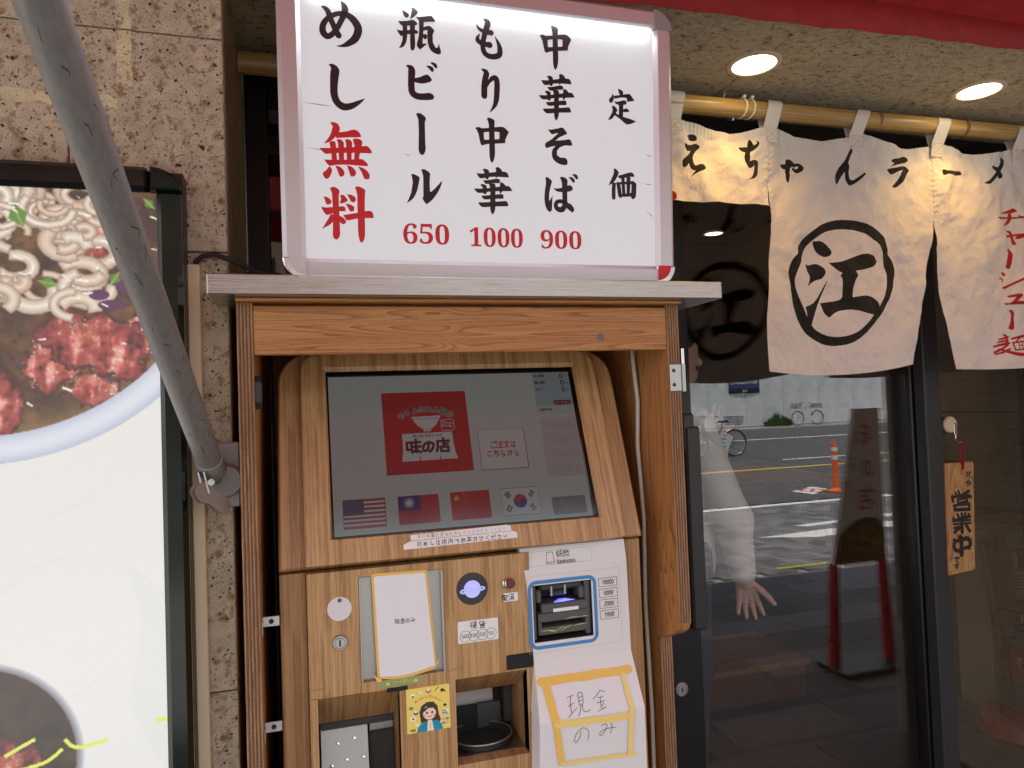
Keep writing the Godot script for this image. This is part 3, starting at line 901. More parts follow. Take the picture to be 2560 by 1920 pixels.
	mb.prism(sheet, -1.2005, -1.1975)
	part(cp, "tape_border", mb, M.masking_tape)
	mb = MB.new()
	mb.prism(PackedVector2Array([Vector2(0.1055, 1.1745), Vector2(0.1085, 1.1770), Vector2(0.1890, 1.1752), Vector2(0.1905, 1.1720), Vector2(0.2022, 1.0195), Vector2(0.1640, 1.0115), Vector2(0.1390, 1.0100), Vector2(0.1125, 1.0130), Vector2(0.1105, 1.0145)]), -1.1975, -1.1966)
	var sh := part(cp, "white_sheet", mb, M.white_paper)
	var up2 := func(x: float, y: float, o: float) -> Vector3: return Vector3(x, y, -1.1966 + o)
	mb = MB.new()
	mb.poly(round_rect(0.1265, 1.0910, 0.054, 0.0150, 0.001), up2, 0.0003)
	part(sh, "slip", mb, M.sticker_white)
	mb = MB.new()
	write_lines(mb, "現金のみ", Vector2(0.1370, 1.1042), 0.0090, 0.0088, 0.0008, up2, 0.0006)
	part(sh, "lettering", mb, M.ink)
	mb = MB.new()
	mb.poly(PackedVector2Array([Vector2(0.100, 1.019), Vector2(0.106, 1.012), Vector2(0.113, 1.009), Vector2(0.113, 1.004), Vector2(0.106, 1.006)]), up2, 0.0001)
	mb.poly(PackedVector2Array([Vector2(0.2055, 1.018), Vector2(0.2115, 1.031), Vector2(0.2060, 1.024)]), up2, 0.0001)
	part(cp, "tape_end", mb, M.masking_tape_pale)
	# green card label and black tape below it
	mb = MB.new()
	mb.poly(PackedVector2Array([Vector2(0.1135, 1.0058), Vector2(0.180, 1.0052), Vector2(0.179, 0.9935), Vector2(0.111, 0.9925), Vector2(0.110, 0.9975)]), on_face, 0.0006)
	var gl := part(m, "green_label", mb, M.green_label)
	mb = MB.new()
	for x in [0.1235, 0.1695]:
		mb.poly(PackedVector2Array([Vector2(x - 0.0042, 0.9965), Vector2(x + 0.0042, 0.9965), Vector2(x, 1.0025)]), on_face, 0.0009)
	write_lines(mb, "カード挿入口", Vector2(0.1315, 1.0030), 0.0056, 0.0056, 0.0006, on_face, 0.0010)
	part(gl, "print", mb, M.label_yellow)
	mb = MB.new()
	mb.box(Vector3(0.1215, 0.9845, -1.1999), Vector3(0.1555, 0.9915, -1.1992))
	part(m, "tape_piece", mb, M.black_tape)
	mb = MB.new()
	mb.prism(round_rect(0.3275, 0.9925, 0.0495, 0.0253, 0.002), -1.1999, -1.1988)
	part(m, "tape_piece", mb, M.black_tape)
	# coin slot with blue lit slot wheel
	mb = MB.new()
	mb.lathe([[0.0275, 0.0], [0.0275, 0.0008], [0.0262, 0.0012], [0.0, 0.0012]], 36, Vector3(0.271, 1.139, -1.2), Vector3.BACK)
	var cs := part(m, "coin_slot", mb, M.dark_plastic)
	mb = MB.new()
	mb.lathe([[0.0148, 0.0], [0.0148, 0.0015], [0.0142, 0.0020], [0.0, 0.0020]], 32, Vector3(0.271, 1.1385, -1.1988), Vector3.BACK)
	part(cs, "lit_wheel", mb, M.pale_lamp)
	mb = MB.new()
	mb.prism(PackedVector2Array(Array(circle_pts(Vector2(0.271, 1.1385), 0.0135, 24)).filter(func(p): return p.y >= 1.1379)), -1.1968, -1.1960)
	part(cs, "lit_half", mb, M.blue_lamp)
	mb = MB.new()
	mb.tube([Vector3(0.2495, 1.1355, -1.1962), Vector3(0.2530, 1.1385, -1.1955), Vector3(0.2600, 1.1395, -1.1950), Vector3(0.271, 1.1392, -1.1946), Vector3(0.282, 1.1405, -1.1950), Vector3(0.2890, 1.1412, -1.1955), Vector3(0.2925, 1.1388, -1.1962)], 0.0016, 8)
	mb.tube([Vector3(0.2495, 1.1355, -1.1962), Vector3(0.2530, 1.1335, -1.1955), Vector3(0.2600, 1.1345, -1.1950), Vector3(0.271, 1.1350, -1.1946), Vector3(0.282, 1.1362, -1.1950), Vector3(0.2890, 1.1365, -1.1955), Vector3(0.2925, 1.1388, -1.1962)], 0.0016, 8)
	part(cs, "slot_rim", mb, M.pale_lamp)
	mb = MB.new()
	mb.lathe([[0.0098, 0.0], [0.0098, 0.002], [0.0088, 0.003], [0.0088, 0.013], [0.0080, 0.0135]], 24, Vector3(0.3355, 1.1415, -1.2), Vector3(0.0, 0.18, 1.0).normalized())
	var cb := part(m, "cancel_button", mb, M.chrome)
	mb = MB.new()
	mb.lathe([[0.0080, 0.0130], [0.0080, 0.0165], [0.0070, 0.0175], [0.0, 0.0178]], 24, Vector3(0.3355, 1.1415, -1.2), Vector3(0.0, 0.18, 1.0).normalized())
	part(cb, "cap", mb, M.button_red)
	mb = MB.new()
	mb.prism(round_rect(0.3265, 1.1098, 0.0258, 0.0146, 0.002), -1.1999, -1.1994)
	var cl := part(m, "cancel_label", mb, M.sticker_white)
	mb = MB.new()
	write_lines(mb, "取消", Vector2(0.3230, 1.1228), 0.0115, 0.0118, 0.0012, on_face, 0.0009)
	part(cl, "lettering", mb, M.ink)
	mb = MB.new()
	mb.prism(round_rect(0.2435, 1.048, 0.0712, 0.037, 0.002), -1.1999, -1.1994)
	var nl := part(m, "coin_label", mb, M.sticker_white)
	mb = MB.new()
	write_lines(mb, "硬貨", Vector2(0.2655, 1.0828), 0.0125, 0.0155, 0.0011, on_face, 0.0009)
	for k in 4:
		var cpts := circle_pts(Vector2(0.2565 + k * 0.0150, 1.0595), 0.0093, 25)
		cpts.append(cpts[0])
		var ww := PackedFloat32Array()
		ww.resize(cpts.size())
		ww.fill(0.0006)
		mb.ribbon(cpts, ww, on_face, 0.0009 + k * 0.00003)
	part(nl, "lettering", mb, M.ink)
	var fig := ["500", "100", "50", "10"]
	for k in 4:
		var wd: float = 0.0125 if k < 2 else 0.0085
		words(m, "figures", fig[k], "Droid Sans", false, M.ink, Vector2(0.2565 + k * 0.0150 - wd / 2 - 0.276, 1.0565), Vector2(0.2565 + k * 0.0150 + wd / 2 - 0.276, 1.0630), 0.2507)
	# glue and pencil traces left by labels that were peeled off
	mb = MB.new()
	for q in [[0.0010, 1.0045, 0.0300, 1.0065], [0.0300, 1.0065, 0.0300, 0.9935], [0.0020, 0.9905, 0.0120, 0.9905], [0.0300, 0.9940, 0.0190, 0.9915], [0.2230, 1.0040, 0.2475, 1.0080], [0.2475, 1.0085, 0.2470, 0.9960], [0.2440, 1.0100, 0.2500, 1.0085], [0.2245, 0.9940, 0.2300, 0.9930]]:
		mb.ribbon(PackedVector2Array([Vector2(q[0], q[1]), Vector2((q[0] + q[2]) / 2, (q[1] + q[3]) / 2 + 0.0004), Vector2(q[2], q[3])]), PackedFloat32Array([0.0004, 0.0007, 0.0003]), on_face, 0.0002)
	part(m, "glue_mark", mb, M.glue_mark)
	thank_you_card(m)
	banknote_unit(m)


func banknote_unit(m: Node3D) -> void:
	var bu := Node3D.new()
	bu.name = "banknote_unit"
	m.add_child(bu, true)
	var rows := [0.0, 0.03785, 0.066, 0.165, 0.1999, 0.29567, 0.50967]
	var left := [0.3600, 0.3655, 0.3690, 0.3755, 0.3765, 0.3680, 0.3600]
	var mb := MB.new()
	for r in rows.size() - 1:
		var cols0 := [left[r], 0.3790, 0.4905, 0.5620]
		var cols1 := [left[r + 1], 0.3790, 0.4905, 0.5620]
		for k in 3:
			if r == 2 and k == 1:
				continue
			mb.quad(on_plate(cols0[k], rows[r], 0.0) if true else Vector3.ZERO, on_plate(cols1[k], rows[r + 1] - 0.00001, 0.0), on_plate(cols1[k + 1], rows[r + 1] - 0.00001, 0.0), on_plate(cols0[k + 1], rows[r], 0.0))
		for e in [0, 3]:
			var a := on_plate(cols0[e], rows[r], 0.0)
			var b := on_plate(cols1[e], rows[r + 1] - 0.00001, 0.0)
			var back := Vector3(0, 0, -0.045)
			if e == 0:
				mb.quad(b, a, a + back, b + back)
			else:
				mb.quad(a, b, b + back, a + back)
	mb.quad(on_plate(0.36, 0.0, 0.0), on_plate(0.562, 0.0, 0.0), on_plate(0.562, 0.0, 0.0) + Vector3(0, 0, -0.03), on_plate(0.36, 0.0, 0.0) + Vector3(0, 0, -0.03))
	part(bu, "white_plate", mb, M.bill_plate)
	# blue ring round the slot, open at its left lower corner
	mb = MB.new()
	var rr := round_rect(0.3735, 0.0608, 0.1235, 0.1130, 0.012)
	var line := PackedVector2Array()
	var ws := PackedFloat32Array()
	for p in rr:
		line.append(p)
		ws.append(0.0062)
	line.append(rr[0])
	ws.append(0.0062)
	mb.ribbon(line, ws, on_plate, 0.0004)
	part(bu, "blue_ring", mb, M.blue_line)
	# printed outlines
	mb = MB.new()
	for q in [[0.3737, 0.0079, 0.1213, 0.0247, 0.0006], [0.3690, 0.0495, 0.1768, 0.1332, 0.0004]]:
		var r2 := round_rect(q[0], q[1], q[2], q[3], 0.002)
		r2.append(r2[0])
		var w2 := PackedFloat32Array()
		w2.resize(r2.size())
		w2.fill(q[4])
		mb.ribbon(r2, w2, on_plate, 0.0003)
	part(bu, "outline", mb, M.line_grey)
	mb = MB.new()
	for k in 4:
		var y := 0.0660 + k * 0.0193
		var r3 := PackedVector2Array([Vector2(0.5052, y), Vector2(0.5407, y), Vector2(0.5407, y + 0.0150), Vector2(0.5052, y + 0.0150), Vector2(0.5052, y)])
		for i in 4:
			mb.ribbon(PackedVector2Array([r3[i], r3[i + 1]]), PackedFloat32Array([0.0008, 0.0008]), on_plate, 0.0003 + i * 0.00002)
	for q in [[Vector2(0.4104, 0.0108), Vector2(0.4213, 0.0108)], [Vector2(0.4213, 0.0108), Vector2(0.4232, 0.0278)], [Vector2(0.4104, 0.0108), Vector2(0.4078, 0.0278)], [Vector2(0.4078, 0.0278), Vector2(0.4232, 0.0278)], [Vector2(0.4085, 0.0302), Vector2(0.4228, 0.0302)], [Vector2(0.4078, 0.0278), Vector2(0.4085, 0.0302)], [Vector2(0.4232, 0.0278), Vector2(0.4228, 0.0302)]]:
		mb.ribbon(PackedVector2Array(q), PackedFloat32Array([0.0008, 0.0008]), on_plate, 0.00035)
	var down := func(x: float, y: float, o: float) -> Vector3: return on_plate(x, -y, o)
	write_lines(mb, "紙幣", Vector2(0.4280, -0.0088), 0.0132, 0.0128, 0.0011, down, 0.0004)
	part(bu, "lettering", mb, M.ink)
	var b0 := Node3D.new()
	b0.name = "slot_print"
	bu.add_child(b0, true)
	b0.global_transform = Transform3D(Basis(Vector3.RIGHT, deg_to_rad(-12.0)), on_plate(0.4453, 0.0288, 0.0006))
	words(b0, "latin_word", "Banknotes", "Droid Sans", false, M.ink, Vector2(-0.0172, -0.0036), Vector2(0.0172, 0.0044), 0.0)
	var notes := ["10000", "5000", "2000", "1000"]
	for k in 4:
		var b1 := Node3D.new()
		b1.name = "slot_print"
		bu.add_child(b1, true)
		b1.global_transform = Transform3D(Basis(Vector3.RIGHT, deg_to_rad(1.4)), on_plate(0.5230, 0.0735 + k * 0.0193, 0.0006))
		var wd: float = 0.0225 if k == 0 else 0.0190
		words(b1, "figures", notes[k], "Droid Sans", false, M.ink, Vector2(-wd / 2, -0.0042), Vector2(wd / 2, 0.0042), 0.0)
	# acceptor in the opening: x 0.379..0.4905, y 1.032..1.132
	mb = MB.new()
	mb.box(Vector3(0.3785, 1.030, -1.262), Vector3(0.4910, 1.134, -1.252))
	mb.box(Vector3(0.3775, 1.030, -1.252), Vector3(0.3792, 1.134, -1.1995))
	mb.box(Vector3(0.4903, 1.030, -1.252), Vector3(0.4920, 1.134, -1.1995))
	mb.box(Vector3(0.3792, 1.1315, -1.252), Vector3(0.4903, 1.134, -1.2000))
	mb.box(Vector3(0.3792, 1.030, -1.252), Vector3(0.4903, 1.0335, -1.1985))
	part(bu, "slot_housing", mb, M.dark_plastic)
	mb = MB.new()
	for q in [[0.3795, 1.0340, 0.3865, 1.1310, 0.0], [0.4800, 1.0340, 0.4900, 1.1310, 0.0], [0.3880, 1.0985, 0.3975, 1.1210, 0.002], [0.4700, 1.0985, 0.4795, 1.1210, 0.002]]:
		mb = MB.new()
		mb.box(Vector3(q[0], q[1], -1.248), Vector3(q[2], q[3], -1.2040 - q[4]), 0.002)
		part(bu, "side_post", mb, M.grey_plastic)
	mb = MB.new()
	mb.box(Vector3(0.3960, 1.1165, -1.246), Vector3(0.4790, 1.1312, -1.2100), 0.004)
	mb.box(Vector3(0.4180, 1.1060, -1.246), Vector3(0.4470, 1.1164, -1.2120), 0.003)
	part(bu, "hood", mb, M.dark_plastic)
	mb = MB.new()
	mb.box(Vector3(0.4160, 1.1075, -1.2119), Vector3(0.4195, 1.1250, -1.2080), 0.001)
	mb.box(Vector3(0.4420, 1.1085, -1.2119), Vector3(0.4455, 1.1260, -1.2080), 0.001)
	part(bu, "guide_rib", mb, M.line_grey)
	mb = MB.new()
	mb.prism(PackedVector2Array([Vector2(0.3965, 1.0805), Vector2(0.4870, 1.0805), Vector2(0.4870, 1.0965), Vector2(0.3965, 1.0965)]), -1.245, -1.2030, 0.0015)
	part(bu, "step", mb, M.grey_plastic)
	mb = MB.new()
	mb.quad(Vector3(0.4200, 1.0972, -1.2075), Vector3(0.4610, 1.0972, -1.2075), Vector3(0.4480, 1.0985, -1.2200), Vector3(0.4340, 1.0985, -1.2200))
	mb.poly(PackedVector2Array([Vector2(0.4195, 1.0966), Vector2(0.4405, 1.0966), Vector2(0.4615, 1.0982), Vector2(0.4410, 1.1006)]), func(x, y, o): return Vector3(x, y, -1.2066 + o), 0.0)
	part(bu, "blue_lamp", mb, M.blue_lamp)
	mb = MB.new()
	mb.box(Vector3(0.4175, 1.0810, -1.2029), Vector3(0.4658, 1.0870, -1.2022))
	part(bu, "white_strip", mb, M.sticker_white)
	mb = MB.new()
	mb.box(Vector3(0.3895, 1.0645, -1.245), Vector3(0.4865, 1.0800, -1.2035), 0.001)
	mb.box(Vector3(0.3895, 1.0420, -1.245), Vector3(0.4865, 1.0555, -1.2035), 0.001)
	mb.box(Vector3(0.3895, 1.0556, -1.245), Vector3(0.3950, 1.0644, -1.2035))
	mb.box(Vector3(0.4793, 1.0556, -1.245), Vector3(0.4865, 1.0644, -1.2035))
	part(bu, "note_outlet", mb, M.grey_plastic)
	mb = MB.new()
	for x in [0.411, 0.448]:
		mb.tube([Vector3(x - 0.007, 1.0600, -1.222), Vector3(x + 0.007, 1.0600, -1.222)], 0.0034, 12)
	part(bu, "roller", mb, M.dark_plastic)
	mb = MB.new()
	var rub := func(x: float, y: float, o: float) -> Vector3: return Vector3(x, y, -1.2033 + o)
	for q in [[0.392, 1.050, 0.428, 1.0475], [0.425, 1.049, 0.440, 1.0535], [0.430, 1.0462, 0.452, 1.0540], [0.455, 1.0520, 0.482, 1.0545], [0.470, 1.0670, 0.484, 1.0665], [0.440, 1.0668, 0.468, 1.0672], [0.410, 1.0480, 0.422, 1.0455]]:
		mb.ribbon(PackedVector2Array([Vector2(q[0], q[1]), Vector2((q[0] + q[2]) / 2, (q[1] + q[3]) / 2 + 0.001), Vector2(q[2], q[3])]), PackedFloat32Array([0.0004, 0.0012, 0.0004]), rub, 0.0)
	part(bu, "scuff", mb, M.label_yellow)
	# masking tape frame and the words written by hand
	var strips := [[0.3820, 0.2310, 0.5480, 0.2320, 0.0150], [0.3900, 0.2350, 0.3960, 0.2940, 0.0150], [0.3960, 0.2960, 0.4035, 0.3640, 0.0120], [0.3995, 0.3010, 0.5345, 0.3066, 0.0125], [0.5350, 0.2400, 0.5365, 0.2950, 0.0090], [0.5368, 0.2965, 0.5300, 0.3700, 0.0100], [0.4035, 0.3665, 0.5380, 0.3722, 0.0065]]
	for k in strips.size():
		var q: Array = strips[k]
		mb = MB.new()
		var steps := 8
		var l2 := PackedVector2Array()
		var w3 := PackedFloat32Array()
		for i in steps + 1:
			l2.append(Vector2(lerpf(q[0], q[2], i / float(steps)), lerpf(q[1], q[3], i / float(steps)) + 0.0006 * sin(i * 2.1 + k)))
			w3.append(q[4] * (1.0 + 0.05 * sin(i * 1.7 + k)))
		mb.ribbon(l2, w3, on_plate, 0.0006 + k * 0.0003)
		part(bu, "tape_strip", mb, M.masking_tape if k < 3 else M.masking_tape_pale)
	mb = MB.new()
	for s in HAND:
		var l3 := PackedVector2Array()
		var w4 := PackedFloat32Array()
		for i in range(0, s.size(), 2):
			l3.append(Vector2(s[i], s[i + 1]) * 0.0001)
			w4.append(0.0010)
		var sm := smooth_line(l3, w4, 5)
		mb.ribbon(sm[0], sm[1], on_plate, 0.0005)
	part(bu, "handwriting", mb, M.pencil)

func print_material(called: String, im: Image, rough := 0.5) -> StandardMaterial3D:
	var m := mat(called, Color.WHITE, rough)
	m.albedo_texture = ImageTexture.create_from_image(im)
	m.texture_repeat = false
	return m


func screen_material() -> StandardMaterial3D:
	# 1000 x 620 units of the touch screen
	var k := 1.2
	var im := Image.create(1200, 744, false, Image.FORMAT_RGB8)
	im.fill(Color8(214, 210, 204))
	var R := func(x: float, y: float, w: float, h: float, c: Color) -> void: im.fill_rect(Rect2i(int(x * k), int(y * k), int(w * k), int(h * k)), c)
	var white := Color8(226, 224, 218)
	var red := Color8(206, 22, 24)
	# totals at the right
	R.call(836, 0, 164, 152, Color8(176, 184, 190))
	for y in [31, 62, 93]:
		R.call(838, y, 160, 1, Color8(150, 155, 160))
	var tot := ["投入金額", "購入金額", "おつり"]
	for i in 3:
		paint_text(im, tot[i], Vector2(842, 8 + i * 31) * k, 13 * k, 11.5 * k, 1.5 * k, Color8(40, 44, 50))
		var z := circle_pts(Vector2(966, 17 + i * 31) * k, 8.5 * k, 24, 1.35)
		paint_poly(im, z, Color8(20, 20, 24))
		paint_poly(im, circle_pts(Vector2(966, 17 + i * 31) * k, 4.6 * k, 24, 1.6), Color8(176, 184, 190))
		paint_text(im, "円", Vector2(980, 14 + i * 31) * k, 11 * k, 11 * k, 1.2 * k, Color8(60, 64, 70))
	R.call(914, 128, 76, 20, Color8(120, 12, 14))
	paint_text(im, "カード中止", Vector2(918, 131) * k, 14 * k, 14 * k, 1.6 * k, Color8(235, 200, 190))
	R.call(834, 156, 160, 34, Color8(196, 200, 190))
	paint_text(im, "ご選択内容", Vector2(838, 160) * k, 13 * k, 12.6 * k, 1.5 * k, Color8(40, 44, 50))
	for i in 4:
		var y := 204.0 + i * 63.0
		paint_poly(im, round_rect(841 * k - i * 1.5, y * k, 154 * k, 58 * k, 4), Color8(186, 172, 168))
		paint_poly(im, round_rect(842.5 * k - i * 1.5, (y + 1.5) * k, 151 * k, 55 * k, 4), Color8(204, 192, 188))
		paint_text(im, "ここにメニューボタンを", Vector2(862, y + 16) * k, 9 * k, 10 * k, 1.0 * k, Color8(168, 146, 142))
		paint_text(im, "メニューの変更ができます", Vector2(868, y + 30) * k, 9 * k, 9.4 * k, 1.0 * k, Color8(168, 146, 142))
	# red card with bowl and curtain
	R.call(202, 74, 337, 333, red)
	paint_arc_text(im, "ちゃんのれん組合", Vector2(371, 330) * k, 186 * k, 27 * k, k)
	paint_poly(im, PackedVector2Array([Vector2(311, 176) * k, Vector2(430, 174) * k, Vector2(420, 192) * k, Vector2(408, 212) * k, Vector2(388, 229) * k, Vector2(356, 230) * k, Vector2(334, 214) * k, Vector2(320, 194) * k]), white)
	for i in 11:
		var x := 318.0 + i * 9.6
		for q in [[0, 7, 7, 1.4], [6, 2, 1.4, 6], [0, 2, 5, 1.4], [0, 2, 1.4, 4], [0, 4.5, 3.5, 1.2]]:
			R.call(x + q[0], 181 + q[1], q[2], q[3], red)
	R.call(355, 231, 30, 8, white)
	paint_poly(im, round_rect(427 * k, 192 * k, 52 * k, 46 * k, 6), white)
	paint_poly(im, round_rect(429 * k, 194 * k, 48 * k, 42 * k, 5), Color8(196, 22, 24))
	paint_text(im, "認定", Vector2(432, 198) * k, 23 * k, 21 * k, 2.0 * k, white, 0.12)
	R.call(251, 246, 20, 5, Color8(90, 10, 14))
	R.call(468, 244, 22, 5, Color8(90, 10, 14))
	paint_poly(im, PackedVector2Array([Vector2(270, 245) * k, Vector2(468, 243) * k, Vector2(469, 290) * k, Vector2(474, 330) * k, Vector2(482, 354) * k, Vector2(263, 356) * k, Vector2(270, 310) * k]), white)
	paint_text(im, "あふれるおいしさ", Vector2(311, 248) * k, 14 * k, 14.8 * k, 1.9 * k, Color8(170, 40, 40))
	paint_text(im, "味の店", Vector2(285, 268) * k, 58 * k, 57 * k, 10.0 * k, Color8(86, 8, 34))
	for x in [333, 411]:
		paint_poly(im, PackedVector2Array([Vector2(x, 332) * k, Vector2(x + 4, 357) * k, Vector2(x - 3, 357) * k]), red)
	# order button
	paint_poly(im, round_rect(570 * k, 243 * k, 194 * k, 166 * k, 6), Color8(96, 60, 58))
	paint_poly(im, round_rect(571.5 * k, 244.5 * k, 190 * k, 162 * k, 6), Color8(226, 222, 216))
	paint_text(im, "ご注文は", Vector2(611, 292) * k, 30 * k, 28.5 * k, 3.4 * k, Color8(196, 26, 30))
	paint_text(im, "こちらから", Vector2(595, 328) * k, 30 * k, 28 * k, 3.4 * k, Color8(196, 26, 30))
	# four language flags
	paint_poly(im, round_rect(34 * k, 488 * k, 154 * k, 108 * k, 5), Color8(150, 36, 44))
	for i in 13:
		R.call(36, 490 + i * 8.0, 150, 8.0, Color8(190, 34, 44) if i % 2 == 0 else Color8(226, 222, 220))
	R.call(36, 490, 74, 57, Color8(66, 30, 92))
	for j in 9:
		for i in (6 if j % 2 == 0 else 5):
			paint_poly(im, circle_pts(Vector2(42 + i * 12 + (0 if j % 2 == 0 else 6), 495 + j * 5.9) * k, 1.7 * k, 8), white)
	paint_poly(im, round_rect(234 * k, 488 * k, 154 * k, 107 * k, 5), red)
	R.call(236, 490, 83, 53, Color8(58, 26, 128))
	for i in 12:
		var a := TAU * i / 12.0
		var c := Vector2(276, 516)
		paint_poly(im, PackedVector2Array([(c + Vector2.from_angle(a) * 22) * k, (c + Vector2.from_angle(a + 0.22) * 15) * k, (c + Vector2.from_angle(a - 0.22) * 15) * k]), white)
	paint_poly(im, circle_pts(Vector2(276, 516) * k, 12 * k), white)
	paint_poly(im, round_rect(433 * k, 487 * k, 154 * k, 107 * k, 5), red)
	for q in [[457, 511, 15.0], [483, 496, 5.0], [493, 506, 5.0], [494, 522, 5.0], [484, 534, 5.0]]:
		var sp := PackedVector2Array()
		for i in 10:
			sp.append((Vector2(q[0], q[1]) + Vector2.from_angle(-PI / 2 + TAU * i / 10.0) * (q[2] if i % 2 == 0 else q[2] * 0.4)) * k)
		paint_poly(im, sp, Color8(250, 196, 30))
	paint_poly(im, round_rect(633 * k, 486 * k, 154 * k, 108 * k, 5), Color8(90, 70, 70))
	paint_poly(im, round_rect(634.5 * k, 487.5 * k, 151 * k, 105 * k, 5), Color8(226, 222, 218))
	var kc := Vector2(708, 539)
	paint_poly(im, circle_pts(kc * k, 27 * k, 40), Color8(200, 30, 48))
	var tq := PackedVector2Array()
	for i in 21:
		tq.append((kc + Vector2.from_angle(0.55 + PI * i / 20.0) * 27) * k)
	paint_poly(im, tq, Color8(58, 40, 140))
	var ax := Vector2.from_angle(0.55)
	paint_poly(im, circle_pts((kc - ax * 13.5) * k, 13.5 * k), Color8(200, 30, 48))
	paint_poly(im, circle_pts((kc + ax * 13.5) * k, 13.5 * k), Color8(58, 40, 140))
	for q in [[660, 513, -0.6, 0], [756, 513, 0.6, 1], [660, 566, 0.6, 2], [756, 566, -0.6, 3]]:
		for i in 3:
			var dirv := Vector2.from_angle(q[2] + PI / 2)
			var mid: Vector2 = Vector2(q[0], q[1]) + Vector2.from_angle(q[2]) * (i - 1) * 7.0
			paint_line(im, PackedVector2Array([(mid - dirv * 11) * k, (mid + dirv * 11) * k]), 4.2 * k, Color8(50, 30, 34))
			if (q[3] + i) % 2 == 1 and q[3] != 0:
				paint_line(im, PackedVector2Array([(mid - dirv * 1.4) * k, (mid + dirv * 1.4) * k]), 5 * k, Color8(226, 222, 218))
	# greyed change button
	paint_poly(im, round_rect(836 * k, 534 * k, 142 * k, 71 * k, 6), Color8(150, 142, 140))
	paint_poly(im, round_rect(839 * k, 537 * k, 136 * k, 65 * k, 6), Color8(132, 124, 124))
	paint_text(im, "おつり", Vector2(866, 540) * k, 27 * k, 27 * k, 2.4 * k, Color8(158, 148, 146))
	paint_text(im, "返却", Vector2(880, 570) * k, 27 * k, 29 * k, 2.4 * k, Color8(158, 148, 146))
	var m := mat("display", lin(0.02, 0.02, 0.02), 0.12)
	m.texture_repeat = false
	m.emission_enabled = true
	m.emission = Color.BLACK
	m.emission_texture = ImageTexture.create_from_image(im)
	m.emission_energy_multiplier = 0.050
	return m


func paint_arc_text(im: Image, txt: String, c: Vector2, r: float, size: float, k: float) -> void:
	var m := txt.length()
	for pass_ in 2:
		for i in m:
			var a := lerpf(-0.55, 0.55, i / float(m - 1))
			var up := Vector2.from_angle(a - PI / 2)
			var right := Vector2.from_angle(a)
			for p in letter_lines(txt[i]):
				var q := PackedVector2Array()
				for s in p:
					q.append(c + up * r + right * (s.x - 0.5) * size - up * (s.y - 0.5) * size)
				paint_line(im, q, (6.6 if pass_ == 0 else 3.0) * k, Color8(224, 224, 214) if pass_ == 0 else Color8(14, 50, 36))


